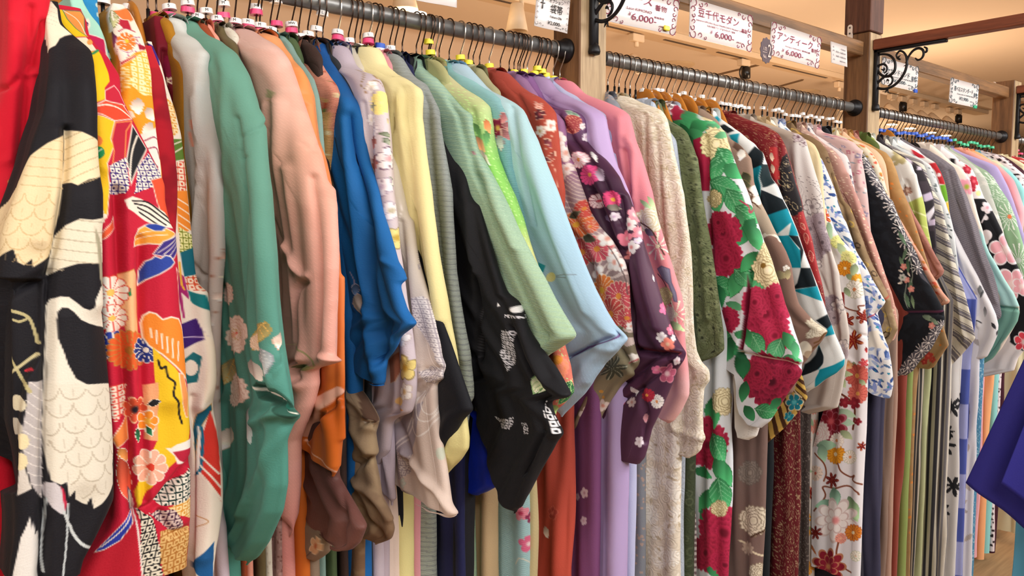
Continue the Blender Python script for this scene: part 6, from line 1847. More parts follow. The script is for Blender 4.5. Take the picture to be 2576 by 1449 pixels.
K('wave_mauve', 'dusty mauve kimono with plum blossoms, orange chrysanthemums and flowing water lines', 1306,
  [(1312, 196), (1324, 200), (1338, 222), (1360, 250), (1400, 283), (1416, 296), (1425, 306), (1428, 327), (1435, 368), (1441, 400), (1448, 425), (1466, 483), (1482, 533), (1506, 570), (1536, 603), (1552, 630), (1569, 660), (1579, 700), (1582, 783), (1589, 850), (1596, 882), (1606, 905), (1592, 938), (1578, 950), (1561, 966), (1536, 1006), (1518, 1036), (1502, 1076), (1476, 1113), (1440, 1166), (1420, 1212)],
  L=[(1402, 1080), (1408, 1150), (1416, 1210)], w=.05, base='a88c98', fab='crepe', res=2.0,
  ops=[('grad', [(196, '8c6a90'), (300, '9a6c98'), (420, 'a07098'), (470, 'b49ca4'), (640, 'a88c92'), (760, '8a7c70'), (900, '7c745c'), (1000, '988a72'), (1200, 'a8947a')]),
       ('waves', [(1395, 420), (1450, 410), (1510, 570), (1580, 700), (1600, 860), (1560, 880), (1500, 700), (1440, 560), (1400, 480)], 7, 'd8c6c0', .16),
       ('flower', 1405, 352, 22, 'f6f2f0', 'e8a898', 5, 'e8dcd4'), ('flower', 1422, 385, 24, 'f8f4f2', 'e8b0a0', 5, 'e8dcd4'), ('flower', 1425, 425, 16, 'f8f4f2', 'e8b0a0', 5), ('flower', 1415, 440, 12, 'f0e8e0', 'c8a080', 5),
       ('mum', 1450, 565, 36, 'e0703c', 'e8b040', 15, 'e8c8a8'), ('mum', 1462, 635, 38, 'c4484c', 'e09040', 15, 'e4b8a0'), ('mum', 1504, 626, 36, 'd85c6c', 'e89840', 16, 'ecc0b0'), ('mum', 1467, 525, 24, 'd4564c', 'e09040', 14, 'e4b8a0'), ('mum', 1486, 570, 18, 'dc6a50', 'e09040', 13, 'e4b8a0'),
       ('flower', 1525, 600, 22, 'f8f4f2', 'e8a898', 5, 'e8dcd4'), ('flower', 1545, 660, 24, 'f8f4f2', 'e8a898', 5, 'e8dcd4'), ('flower', 1506, 688, 26, 'f8f4f2', 'e8a898', 5, 'e8dcd4'), ('flower', 1560, 668, 16, 'f8f4f2', 'e8a898', 5), ('flower', 1540, 636, 12, 'f8f4f2', 'e8a898', 5),
       ('mum', 1518, 730, 42, 'e07c3c', 'e8b040', 18, 'f0d0a8'), ('mum', 1556, 745, 40, 'cc5460', 'e09040', 17, 'ecc0b0'), ('mum', 1536, 790, 44, 'c44c48', 'e09040', 17, 'e8c0a8'), ('mum', 1575, 800, 28, 'cc545c', 'e09040', 15, 'e8c0a8'),
       ('leaf', 1485, 600, 16, '4c4c3a', 20, .6, '8a8468'), ('leaf', 1445, 540, 14, '4c4c3a', -30, .6, '8a8468'), ('leaf', 1550, 830, 16, '5a5840', -20, .6, '8a8468'), ('line', [(1470, 650), (1490, 665), (1500, 660)], 2.5, '6c6a50', 1), ('line', [(1530, 620), (1550, 650), (1570, 700), (1575, 740)], 2.5, '584848', 1),
       ('flower', 1583, 820, 12, 'f6f2f0', 'e8a898', 5), ('flower', 1590, 900, 12, 'f6f0e8', 'e8a898', 5), ('poly', [(1575, 893), (1600, 890), (1604, 902), (1580, 915)], 'f0ece4'),
       ('maple', 1545, 925, 34, '4a4c40', '9a9c88', 7), ('line', [(1580, 914), (1600, 902)], 3, 'a83c44'), ('scatter', 'dot', .05, .002, ['d8a048'], .35),
       ('flower', 1482, 1042, 22, 'f4eeea', 'e8a890', 5, 'e8dcd4'), ('flower', 1516, 1020, 16, 'f4e8e4', 'e0a090', 5, 'e0d0c8'), ('disc', 1512, 985, 4, 'd09a48'), ('disc', 1498, 995, 4, 'd09a48'), ('disc', 1516, 1000, 4, 'd09a48')],
  crease=[([(1592, 940), (1560, 915), (1500, 966), (1450, 1060)], .006, .012), ([(1560, 880), (1580, 910), (1596, 935)], -.008, .006), ([(1440, 420), (1490, 600), (1540, 760)], .005, .014)], bops=[('base', '7c4a78'), ('flower', 1470, 1240, 14, 'e8dce8', 'c8a0b8', 5), ('flower', 1450, 1250, 10, 'd8c8d8', 'c8a0b8', 5), ('flower', 1468, 1310, 12, 'd8c8d8', 'c8a0b8', 5)], b=1516)
K('plum', 'dark plum purple kimono with pink and white blossoms, cuff edged in maroon', 1330,
  [(1340, 190), (1352, 215), (1370, 245), (1388, 264), (1416, 275), (1447, 279), (1468, 290), (1477, 302), (1480, 327), (1482, 358), (1500, 377), (1522, 398), (1540, 420), (1558, 445), (1572, 478), (1582, 490), (1589, 512), (1602, 550), (1619, 610), (1632, 650), (1649, 700), (1666, 756), (1679, 793), (1692, 830), (1709, 862), (1728, 890), (1724, 903), (1705, 930), (1694, 962), (1660, 1033), (1637, 1076), (1627, 1116), (1617, 1150), (1604, 1165)],
  L=[(1575, 960), (1548, 1005), (1520, 1060), (1518, 1075), (1524, 1095), (1540, 1115), (1556, 1134), (1578, 1160), (1598, 1166)], w=.055, base='4c2c4a', fab='satin', res=2.0,
  ops=[('grad', [(190, '866094'), (265, '7c5484'), (320, '744e7a'), (370, '4a2a44'), (480, '40243c'), (700, '5a3850'), (870, '4c2c46'), (960, '54344e'), (1160, '563450')]),
       ('leaf', 1430, 285, 12, '8ab09c', 20, .4, 'c8d8c8'), ('leaf', 1446, 292, 12, '8ab09c', 40, .4, 'c8d8c8'), ('fan', 1440, 312, 24, 'a8484c', 'e0987c', 14, 'd8907c'), ('flower', 1464, 318, 9, 'f4f0f0', 'e8c8c8', 5), ('flower', 1474, 345, 12, 'e8e0e8', 'd0b0c8', 5),
       ('mum', 1456, 402, 22, 'f4e8ec', 'e8a050', 14, 'e890a8'), ('mum', 1484, 440, 26, 'e0508c', 'e8b050', 14), ('leaf', 1494, 395, 16, 'f0f0f4', 60, .3), ('leaf', 1508, 438, 20, 'a898ac', 75, .5), ('mum', 1538, 502, 24, 'e04c80', 'f0c040', 16), ('mum', 1497, 505, 20, 'e8ccd0', 'c84a5c', 12, '8c3040'),
       ('disc', 1540, 520, 0.1, 'fff'+'fff'), ('leaf', 1543, 522, 16, '8c8478', 10, .5), ('flower', 1545, 545, 12, 'e8dce8', 'c8a8c8', 6), ('leaf', 1522, 552, 16, '9a80a8', 50, .4),
       ('flower', 1595, 540, 20, 'f29cac', 'f4e0d8', 5), ('flower', 1582, 565, 18, 'f4eaea', 'e890a0', 5), ('flower', 1572, 600, 22, 'f08aa0', 'f4e0d8', 5), ('flower', 1606, 585, 18, 'f490a4', 'f0e0e0', 5), ('flower', 1590, 622, 18, 'f6eef0', 'e89090', 5), ('flower', 1576, 640, 16, 'f4a0a0', 'f4e0d8', 5), ('flower', 1603, 605, 9, 'e8d8f0', 'f4e0d8', 5),
       ('line', [(1590, 545), (1600, 570), (1590, 600)], 2, 'd88a90', 1), ('leaf', 1646, 700, 10, 'f0e8ec', 80, .4), ('flower', 1672, 776, 16, 'f070a0', 'f090b0', 5), ('flower', 1664, 848, 14, 'f4f0f4', 'e8d8e8', 6), ('flower', 1690, 830, 14, 'f07898', 'f4b0c0', 5), ('flower', 1680, 866, 18, 'ee8878', 'f0c8a8', 5), ('flower', 1696, 850, 9, 'f4f0f0', 'e8c8c8', 5),
       ('line', [(1594, 874), (1640, 884), (1690, 884), (1728, 892)], 5, '7c2c3a'), ('poly', [(1600, 886), (1650, 890), (1722, 902), (1700, 935), (1670, 910), (1640, 890)], '3c1c34'), ('poly', [(1545, 985), (1662, 888), (1682, 912), (1560, 1010), (1535, 1040), (1520, 1060)], '5a3452'),
       ('flower', 1702, 908, 11, 'd8ccd4', 'c8a0a8', 5), ('flower', 1652, 930, 12, 'ee80b0', 'f0a0c0', 4), ('flower', 1678, 940, 26, 'b85c7c', 'e8c8d0', 5, 'd890a4'), ('flower', 1555, 1013, 16, 'e87c8c', 'f0c0b8', 5), ('flower', 1588, 1012, 14, 'e0d4d4', 'c89890', 6, 'c0a8a8'), ('leaf', 1592, 985, 14, 'f0e8f0', 60, .4),
       ('mum', 1652, 1010, 18, 'f2f0f2', 'e8a068', 14), ('mum', 1628, 994, 18, 'b83048', 'e8a050', 12), ('flower', 1542, 1072, 22, 'e48a8c', 'f0d0b8', 5), ('leaf', 1545, 1110, 14, 'd8b0b8', 30, .5), ('flower', 1608, 1112, 14, 'e8e0ec', 'd8c8d0', 5), ('leaf', 1620, 1055, 14, 'e8a8b8', 80, .4)],
  crease=[([(1385, 270), (1450, 360), (1520, 460), (1560, 560)], -.010, .007), ([(1490, 480), (1540, 600), (1570, 640)], -.014, .008), ([(1566, 500), (1572, 640), (1588, 800), (1596, 870)], -.012, .006), ([(1596, 878), (1650, 890), (1726, 896)], -.014, .006), ([(1545, 985), (1600, 940), (1665, 890)], -.010, .006), ([(1560, 1012), (1620, 970), (1684, 914)], -.008, .005), ([(1612, 980), (1625, 1060), (1622, 1110)], -.008, .006), ([(1600, 560), (1620, 700), (1650, 820)], .008, .012), ([(1430, 260), (1360, 235), (1345, 215)], .004, .005)], bops=[('base', 'b4a0d0')], b=1582)
K('lilac', 'plain lilac kimono with a glossy shoulder', 1352,
  [(1362, 190), (1372, 192), (1384, 203), (1394, 219), (1404, 232), (1426, 240), (1447, 252), (1478, 263), (1499, 273), (1516, 286), (1524, 300), (1532, 348), (1542, 389), (1552, 420), (1566, 450), (1578, 480), (1590, 520)], base='b49cca', fab='satin', w=.045,
  ops=[('grad', [(190, 'a48cb4'), (300, 'b8a0d0'), (480, 'bca4d2')])], crease=[([(1372, 205), (1380, 235), (1382, 262)], -.005, .004), ([(1460, 270), (1490, 300), (1500, 360), (1530, 440)], .008, .010)], b=1560)
K('pale_lilac', 'very pale lilac blue kimono between the lilac and rose pink ones', 1394,
  [(1400, 210), (1412, 217), (1430, 232), (1470, 252), (1503, 271), (1530, 284), (1541, 298), (1547, 319), (1552, 344), (1559, 379), (1566, 420), (1578, 470), (1584, 483), (1592, 530)], base='b8bce0', fab='crepe', w=.03, ops=[('base', 'bcc2e4')],
  crease=[([(1530, 300), (1528, 330), (1540, 380)], -.005, .004)], b=1598)
K('rose', 'rose pink kimono, lower sleeve printed with white pines, bamboo and grey birds', 1408,
  [(1418, 193), (1435, 203), (1453, 219), (1470, 238), (1490, 246), (1520, 255), (1551, 269), (1571, 279), (1585, 291), (1591, 312), (1601, 354), (1614, 387), (1624, 420), (1642, 483), (1648, 516), (1655, 550), (1670, 600), (1685, 650), (1698, 690), (1715, 743), (1722, 783), (1722, 833), (1724, 870), (1730, 920), (1733, 966), (1732, 993), (1712, 1033), (1690, 1062), (1684, 1062)],
  L=[(1662, 960), (1660, 1010), (1657, 1040), (1680, 1062)], w=.05, base='e08c9c', fab='crepe', res=2.0,
  ops=[('grad', [(193, 'dc8898'), (350, 'e08c98'), (520, 'e88e9a'), (760, 'ee9aa0'), (900, 'ec98a0'), (960, 'e8b4b8'), (1060, 'e8b8b8')]),
       ('peony', 1632, 555, 36, 'f0ece0', 'e4dcc8', 5, 'd0c090'), ('leaf', 1640, 515, 24, 'c4dca8', 60, .25), ('leaf', 1625, 515, 20, 'a8cc98', 40, .25), ('line', [(1608, 560), (1640, 580), (1660, 620), (1670, 640)], 4, '5c3c34', 1),
       ('spray', 1655, 620, 36, 'f0eedc', 'e8e0c0', 9), ('leaf', 1632, 585, 16, '6c6478', 35, .5), ('poly', [(1650, 676), (1665, 668), (1684, 676), (1690, 710), (1700, 735), (1704, 760), (1696, 758), (1682, 715), (1664, 700)], '8c88a4', ('5c5878', 2)),
       ('line', [(1652, 690), (1670, 710), (1684, 740), (1688, 764)], 3, '40303c', 1), ('spray', 1700, 790, 36, 'f2ecd8', 'e8e0c0', 10), ('peony', 1672, 745, 24, 'ece4b8', 'e8dca0', 5, 'b8b070'), ('leaf', 1700, 820, 30, 'b4cc9a', 30, .3), ('peony', 1684, 790, 20, 'f6f0ec', 'f0e0d8', 5, 'd8c8b8'), ('leaf', 1690, 640, 10, 'e8843c', 10, .3)],
  crease=[([(1578, 350), (1590, 385), (1592, 450), (1600, 540)], .010, .008), ([(1572, 382), (1578, 430), (1588, 520)], -.012, .008), ([(1556, 300), (1570, 420), (1590, 500)], .006, .008), ([(1700, 840), (1712, 830), (1720, 815)], -.006, .005)], bops=[('base', 'c8a0a0')])
# ------------------------------------------------------------------ second bay
K('greyblue', 'grey blue kimono neckband just right of the first post, under a black hanger arm', 1532, [(1545, 252), (1556, 262), (1560, 275), (1572, 290)], base='7c8490', ops=[('base', '848a94'), ('scatter', 'dot', .01, .003, ['b09a90'], .5)], cat='kimono')
LC = 'e8e0cc'
K('lace', 'cream lace kimono with raised floral scrolls and a scalloped sleeve end', 1562,
  [(1588, 246), (1600, 253), (1615, 261), (1636, 268), (1661, 277), (1673, 288), (1680, 304), (1687, 333), (1695, 377), (1701, 404), (1707, 428), (1716, 470), (1721, 490), (1725, 533), (1731, 583), (1736, 633), (1739, 716), (1742, 783), (1748, 833), (1757, 883), (1770, 913), (1789, 932), (1791, 956), (1777, 975), (1773, 1033), (1775, 1100), (1770, 1128), (1755, 1143), (1736, 1150)],
  L=[(1686, 1050), (1694, 1100), (1710, 1132), (1728, 1150)], w=.06, fab='lace', base=LC, res=2.0, b=1715, bw=.05, fold=.005,
  ops=[('base', 'e2dac6'), ('waves', None, 26, 'f6f2e6', .10), ('scatter', 'curl', .026, .010, ['f4f0e2', 'c9bfa0'], .8), ('scatter', 'peony' if False else 'petal', .022, .006, ['f6f2e6', 'cfc4a4'], .7, 8)],
  bops=[('base', 'e4dac8'), ('scatter', 'mum', .045, .020, ['f4f0e6'], .8), ('scatter', 'leaf', .022, .008, ['f2ece0', 'c8baa0'], .7, 5)],
  crease=[([(1622, 290), (1624, 400), (1632, 560), (1650, 800)], -.008, .005), ([(1650, 320), (1660, 450), (1672, 620), (1690, 800)], -.007, .005), ([(1680, 1060), (1720, 1090), (1765, 1100)], .008, .01)])
K('lace_tan', 'tan under-robe hem hanging below the cream lace sleeve', 1556, [(1570, 262), (1585, 285), (1600, 330)], base='b89c78', ops=[('base', 'bba07c')], b=1622, bw=.03)
K('pale_blue_lace', 'pale powder blue lace kimono, a sliver beside the moss green one', 1640, [(1660, 300), (1680, 322), (1693, 339), (1702, 352), (1705, 366), (1711, 408), (1718, 480), (1722, 560)], base='b4c0d4', fab='lace', ops=[('base', 'bac6d8')])
K('moss', 'moss green lace kimono with shiny floral figuring', 1656,
  [(1672, 296), (1682, 303), (1697, 311), (1717, 323), (1730, 337), (1737, 356), (1746, 377), (1752, 402), (1758, 439), (1762, 483), (1773, 550), (1786, 616), (1797, 683), (1803, 733), (1810, 783), (1817, 833), (1819, 880), (1800, 897), (1765, 909)],
  w=.04, base='6c7654', fab='lace', res=2.0, b=1750, L=[(1742, 820), (1748, 870), (1760, 908)],
  ops=[('base', '6a7452'), ('scatter', 'flower', .034, .014, ['808a66', '768060'], .9, 4, '3c4230'), ('scatter', 'branch', .030, .009, ['333a28'], .6, 8), ('waves', None, 30, '48503a', .05)], bops=[('base', '3a4430'), ('scatter', 'ring', .03, .010, ['4c5640'], .8)],
  crease=[([(1745, 400), (1760, 560), (1780, 800)], .007, .01)])
K('striped_neck', 'grey and white striped kimono neckband under the wooden hangers', 1684, [(1690, 262), (1696, 272), (1700, 290), (1720, 300)], base='8a7478', ops=[('stripes', 80, .014, [(0, .5, 'e6e2e0')])])
PG, PR, PW = '3c9c62', 'a01c40', 'dfe6ee'
K('peony', 'white kimono covered in huge crimson peonies and bright green leaves', 1692,
  [(1700, 262), (1720, 279), (1744, 284), (1768, 296), (1795, 304), (1810, 317), (1822, 335), (1832, 366), (1845, 404), (1857, 433), (1872, 464), (1880, 483), (1900, 545), (1921, 606), (1932, 630), (1942, 655), (1951, 686), (1963, 719), (1976, 765), (1988, 797), (1997, 828), (2009, 863), (2018, 895), (2022, 921), (2014, 946), (1990, 977), (1964, 1017), (1938, 1058), (1916, 1074)],
  L=[(1856, 940), (1860, 1000), (1868, 1040), (1890, 1068), (1908, 1075)], w=.06, base=PW, res=1.8, fold=.003, b=1834, bw=.05,
  ops=[('base', PW), ('leaf', 1710, 310, 30, PG, 40, .5, None or '2c7c4c'), ('poly', [(1690, 268), (1704, 262), (1724, 282), (1716, 300), (1694, 304)], PR),
       ('leaf', 1738, 300, 34, '3a9a60', 70, .55), ('leaf', 1760, 318, 30, '2f8a52', -20, .6), ('leaf', 1755, 345, 36, '3f9c62', 30, .5), ('leaf', 1800, 312, 26, '5cb07c', -15, .5), ('leaf', 1722, 335, 26, '2c8450', 80, .5), ('leaf', 1780, 300, 20, '4ca470', 30, .6), ('leaf', 1736, 370, 30, '38945a', 90, .5), ('leaf', 1785, 335, 24, '48a46c', 160, .4),
       ('peony', 1762, 420, 50, PR, '7c1430', 6), ('poly', [(1744, 352), (1776, 340), (1778, 480), (1756, 480)], 'a81e44'),
       ('peony', 1802, 362, 44, 'f0e8b8', 'f4ecc8', 6, 'a8976c'), ('leaf', 1815, 340, 18, '6cb884', -10, .5),
       ('leaf', 1822, 400, 32, '3a985c', 60, .6, '2a7c4a', '78c090'), ('leaf', 1800, 425, 36, '3c9c60', 100, .55, '2a7c4a', '78c090'), ('leaf', 1845, 432, 28, '3c9c60', 40, .6, '2a7c4a'), ('leaf', 1822, 470, 40, '3fa064', 20, .6, '2a7c4a', '78c090'), ('leaf', 1800, 505, 34, '3f9c62', 80, .6, '2a7c4a'),
       ('leaf', 1848, 510, 40, '44a468', 60, .55, '2a7c4a', '80c898'), ('leaf', 1880, 540, 36, '3c9c60', 35, .6, '2a7c4a', '78c090'), ('leaf', 1872, 585, 40, '2f8a54', 120, .5, '2a7c4a'), ('leaf', 1900, 600, 34, '44a468', 70, .55), ('leaf', 1855, 560, 30, '58b078', 100, .5),
       ('line', [(1836, 380), (1852, 420), (1866, 450), (1884, 490)], 3, 'a03050', 1), ('line', [(1862, 505), (1880, 520), (1884, 535), (1895, 525)], 4, 'b03054', 1),
       ('peony', 1796, 500, 24, 'f0e4b4', 'f4ecc8', 6, 'a8976c'),
       ('peony', 1818, 585, 52, PR, '74122e', 7), ('peony', 1826, 650, 50, 'a41e42', '7c1430', 7), ('peony', 1806, 560, 30, '9c1c3c', '6c1028', 6),
       ('leaf', 1820, 722, 40, '3c9c60', 20, .6, '2a7c4a', '78c090'), ('leaf', 1850, 715, 36, '44a468', 110, .55, '2a7c4a'), ('leaf', 1812, 745, 30, '2f8a54', 80, .5), ('leaf', 1870, 700, 32, '48a46c', 45, .6, '2a7c4a', '78c090'), ('leaf', 1850, 770, 26, '5cb07c', 20, .4), ('leaf', 1885, 660, 34, '3c9c60', 130, .5, '2a7c4a'), ('leaf', 1905, 700, 40, '44a468', 80, .5, '2a7c4a', '78c090'),
       ('peony', 1932, 680, 46, 'f2eac0', 'f6efd0', 7, 'a8976c'), ('disc', 1920, 668, 7, '8a6a2c'), ('peony', 1940, 630, 30, 'f2eac0', 'f6efd0', 6, 'a8976c'),
       ('peony', 1830, 805, 34, PR, '74122e', 6), ('leaf', 1818, 855, 40, '3c9c60', 30, .6, '2a7c4a', '78c090'), ('leaf', 1836, 880, 34, '2f8a54', 100, .55), ('leaf', 1870, 845, 24, '44a468', 20, .5),
       ('peony', 1925, 790, 66, 'a82248', '7a1430', 8), ('peony', 1948, 845, 44, 'b0284c', '841834', 7), ('peony', 1955, 745, 34, 'a01e40', '74122e', 6), ('peony', 1900, 760, 40, 'b02a4e', '841834', 6),
       ('leaf', 1905, 865, 34, '4cb074', 60, .6, '2a7c4a', '8ad0a0'), ('leaf', 1950, 885, 36, '52b47a', 115, .55, '2a7c4a', '8ad0a0'), ('leaf', 1880, 850, 26, '3c9c60', 80, .5), ('leaf', 1985, 860, 30, '44a468', 60, .5), ('leaf', 1990, 905, 26, '4cb074', 10, .5), ('leaf', 2000, 880, 24, '58b880', 80, .4),
       ('poly', [(1880, 690), (1872, 760), (1856, 880), (1862, 884), (1880, 770)], '7c1836'),
       ('poly', [(1856, 888), (1900, 896), (1960, 908), (2024, 922), (2015, 950), (1938, 1064), (1900, 1080), (1860, 1040)], 'dfe6ee'),
       ('peony', 1940, 960, 72, '8c1838', '4a0c20', 8), ('peony', 1905, 940, 40, '981c3c', '5c1026', 7), ('peony', 1985, 935, 36, '901a3a', '5c1026', 6),
       ('leaf', 1868, 920, 34, '1f6a40', 80, .5, '17502f'), ('leaf', 1872, 985, 28, '2c7c4c', 100, .5), ('leaf', 1930, 1035, 34, '3c9c60', 10, .5, '2a7c4a', '78c090'), ('leaf', 1885, 1040, 24, '2c7c4c', 60, .55), ('leaf', 1950, 1015, 20, '2c7c4c', 130, .5),
       ('line', [(1857, 886), (1900, 896), (1970, 908), (2022, 920)], 3, 'e8dcc0')],
  bops=[('base', 'd8e0e8'), ('peony', 1780, 1120, 60, '981c3c', '6c1028', 7), ('leaf', 1792, 1040, 40, '3c9c60', 80, .5), ('peony', 1776, 1070, 24, 'a01c40', '6c1028', 6), ('leaf', 1808, 1130, 44, '3c9c60', 70, .5, '2a7c4a', '78c090'), ('leaf', 1820, 1190, 40, '3c9c60', 60, .5, '2a7c4a'), ('peony', 1824, 1010, 36, 'f0e8c4', 'f4ecc8', 6, 'a8976c'), ('leaf', 1770, 1190, 26, '2f8a54', 30, .5),
        ('leaf', 1775, 1260, 36, '3c9c60', 120, .55), ('leaf', 1815, 1250, 50, '3c9c60', 80, .55, '2a7c4a', '78c090'), ('leaf', 1778, 1310, 34, '44a468', 60, .5), ('peony', 1820, 1340, 70, 'a01c40', '6c1028', 8), ('peony', 1776, 1390, 50, '9c1c3c', '6c1028', 7), ('peony', 1810, 1280, 22, 'f0e8c4', 'f4ecc8', 6, 'a8976c'), ('leaf', 1805, 1440, 30, '3c9c60', 20, .5), ('peony', 1822, 1420, 36, 'a01c40', '6c1028', 7)],
  crease=[([(1776, 345), (1779, 420), (1778, 483), (1785, 600), (1800, 800)], -.010, .006), ([(1888, 685), (1878, 760), (1860, 884)], -.018, .005), ([(1857, 888), (1940, 904), (2022, 922)], -.014, .006), ([(1815, 335), (1850, 440), (1900, 600)], .005, .012)])
K('white_fur', 'white shaggy sleeve tip poking out below the peony kimono', 1700, [(1868, 940), (1890, 980), (1908, 1040), (1912, 1075), (1905, 1098), (1885, 1106)],
  neck=False, L=[(1850, 945), (1850, 960), (1852, 1020), (1853, 1075), (1862, 1100), (1878, 1106)], w=.02, base='e8e6e2', ops=[('base', 'e6e4e0'), ('quills', [(1840, 940), (1920, 940), (1920, 1110), (1840, 1110)], 80, .006, 'c8c6c2')], b=1700)
K('taupe_peony', 'taupe kimono with cream peonies and brown knotted branches', 1760,
  [(1768, 276), (1800, 300), (1831, 346), (1860, 364), (1873, 377), (1886, 397), (1893, 428), (1896, 459), (1905, 483), (1915, 512), (1930, 541), (1947, 577), (1961, 603), (1978, 634), (1991, 668), (1996, 705), (2001, 735), (2010, 765), (2027, 785), (2050, 810), (2085, 832), (2068, 859), (2047, 884), (2024, 916), (2010, 940)],
  w=.04, base='8c7064', res=2.0, b=1920,
  ops=[('grad', [(276, '9a8676'), (480, '9c8070'), (520, 'b4a490'), (580, 'b0a08c'), (600, '8a6c60'), (900, '8a6c60')]), ('poly', [(1850, 350), (1872, 372), (1866, 392), (1842, 370)], '5c4438'), ('leaf', 1864, 390, 16, 'f4eee4', 100, .6),
       ('leaf', 1876, 450, 18, '4c4c34', 70, .6, '8a7c50'), ('leaf', 1872, 464, 16, '4c4c34', 20, .6, '8a7c50'), ('disc', 1898, 480, 14, 'f4f0e8'), ('disc', 1905, 505, 12, 'f4f0e8'), ('line', [(1880, 478), (1892, 490), (1890, 505), (1902, 515), (1918, 535)], 4, '5c3c24', 1),
       ('line', [(1916, 596), (1935, 588), (1955, 596), (1962, 606)], 8, 'ece4d4', 1), ('poly', [(1905, 520), (1935, 540), (1958, 588), (1930, 590), (1912, 570)], 'b0a08c'),
       ('flower', 1978, 675, 10, 'f6f2ec', 'f0e8d8', 5, '6a5444'), ('leaf', 1965, 692, 20, 'a89c74', 10, .5), ('leaf', 1982, 690, 14, 'a89c74', 90, .5),
       ('peony', 2060, 828, 28, 'ece6d4', 'e8e0c8', 5, 'b8ac94'), ('line', [(2050, 862), (2062, 856), (2072, 840), (2086, 836)], 5, '6c4c2c', 1), ('line', [(2040, 880), (2052, 870), (2066, 862)], 5, '6c4c2c', 1), ('disc', 2024, 876, 18, 'e4dcc8'), ('disc', 2034, 892, 10, 'b8a48c')],
  bops=[('base', '76605a'), ('peony', 1885, 1190, 32, '8c8078', 'a09488', 6, '6c625c'), ('peony', 1895, 1310, 40, 'e0d8c4', 'd0c8b0', 6, '8a7c68'), ('line', [(1890, 1350), (1920, 1330), (1925, 1300)], 5, '4c3424', 1), ('line', [(1862, 1360), (1900, 1390), (1930, 1400)], 5, 'd8ccb0', 1), ('peony', 1910, 1440, 26, 'e0d8c4', 'd0c8b0', 6, '8a7c68'), ('flower', 1880, 1380, 18, 'b09c8c', 'c8b8a4', 8)], bw=.04,
  crease=[([(1884, 400), (1888, 470), (1900, 560)], .004, .008)])
TB, TT, TWW = '0c1a22', '0890a8', 'dfe4e4'
K('geometric', 'kimono in bold teal, black and white geometric blocks', 1795,
  [(1802, 292), (1812, 300), (1832, 314), (1862, 333), (1884, 352), (1899, 362), (1911, 380), (1924, 399), (1931, 416), (1940, 447), (1957, 468), (1970, 501), (1985, 530), (1991, 546), (2004, 577), (2017, 616), (2029, 649), (2042, 682), (2056, 717), (2067, 748), (2080, 787), (2091, 816), (2101, 843), (2114, 872), (2125, 900), (2123, 919), (2104, 938), (2077, 953), (2058, 969), (2032, 985)],
  L=[(2015, 930), (2018, 960), (2026, 984)], w=.045, base=TWW, fab='crepe', res=1.8, fold=.0015,
  ops=[('base', TWW), ('poly', [(1795, 296), (1806, 290), (1812, 302), (1802, 314)], TT), ('poly', [(1808, 318), (1822, 312), (1845, 330), (1830, 336)], TB), ('poly', [(1834, 340), (1858, 336), (1856, 362), (1840, 352)], TT),
       ('poly', [(1880, 390), (1896, 368), (1911, 380), (1916, 420), (1892, 425), (1886, 430)], TB), ('poly', [(1908, 366), (1926, 398), (1930, 416), (1916, 414)], TWW), ('poly', [(1886, 428), (1914, 416), (1916, 470), (1920, 540), (1910, 540), (1898, 500)], TT),
       ('poly', [(1914, 414), (1932, 414), (1942, 448), (1958, 466), (1920, 472)], '12282e'), ('poly', [(1920, 474), (1950, 460), (1974, 502)], TWW), ('poly', [(1918, 478), (1970, 502), (1988, 530), (1930, 544), (1916, 530)], TB),
       ('poly', [(1930, 542), (1980, 524), (2010, 592), (1956, 598)], TT), ('poly', [(1954, 590), (1990, 560), (1984, 592), (1958, 594)], TWW),
       ('poly', [(1956, 594), (1984, 593), (2016, 634), (2014, 675), (1992, 674)], TT), ('poly', [(1984, 592), (2008, 594), (2022, 630), (2016, 662), (2012, 625)], TB), ('poly', [(2014, 674), (2022, 632), (2040, 674)], TWW),
       ('poly', [(1990, 674), (2014, 674), (2006, 715), (1992, 730), (1972, 732)], TWW), ('poly', [(2014, 674), (2040, 674), (2054, 720), (1992, 728), (2006, 712)], TB),
       ('poly', [(1970, 735), (1992, 730), (1986, 750)], TT), ('poly', [(1992, 730), (2056, 720), (2068, 758)], TT), ('poly', [(1986, 750), (1994, 730), (2068, 758), (2080, 790), (2052, 806), (2020, 780)], TWW),
       ('poly', [(2052, 806), (2082, 790), (2094, 818), (2082, 828)], TB), ('poly', [(2080, 828), (2092, 816), (2099, 840), (2080, 846), (2066, 850), (2060, 860), (2068, 900), (2058, 930), (2048, 900), (2060, 860)], TT),
       ('poly', [(2023, 916), (2060, 868), (2056, 930), (2020, 946), (2010, 940)], TB), ('poly', [(2060, 868), (2066, 848), (2100, 842), (2124, 902), (2060, 930)], TWW), ('poly', [(2060, 930), (2124, 902), (2122, 920), (2050, 974), (2048, 970)], TT), ('poly', [(2018, 946), (2060, 930), (2048, 974), (2030, 988), (2016, 970)], TWW)],
  bops=[('base', '10181e')], b=1935, crease=[([(1912, 385), (1916, 480), (1930, 560)], .006, .008)])
K('teal_flower_sash', 'gold and brown striped kimono tip with a teal flower, behind the peony sleeve', 1776, [(1790, 290), (1840, 380), (1900, 600), (1980, 850), (2020, 950), (2032, 1000), (2014, 1030), (1975, 1075), (1930, 1115), (1915, 1125)],
  L=[(1912, 1040), (1912, 1080), (1914, 1124)], w=.02, base='c8a24c', ops=[('stripes', 50, .018, [(0, .5, '4a2c18'), (.5, 1, 'd0ac58')]), ('flower', 1998, 1012, 24, '1c8498', '5cc0c8', 6, 'e8dcb8'), ('flower', 1985, 1048, 14, '1c8498', '5cc0c8', 6, 'e8dcb8'), ('line', [(2004, 955), (1998, 980), (2016, 1000)], 4, 'e8dcb8', 1)])
RD = 'a02428'
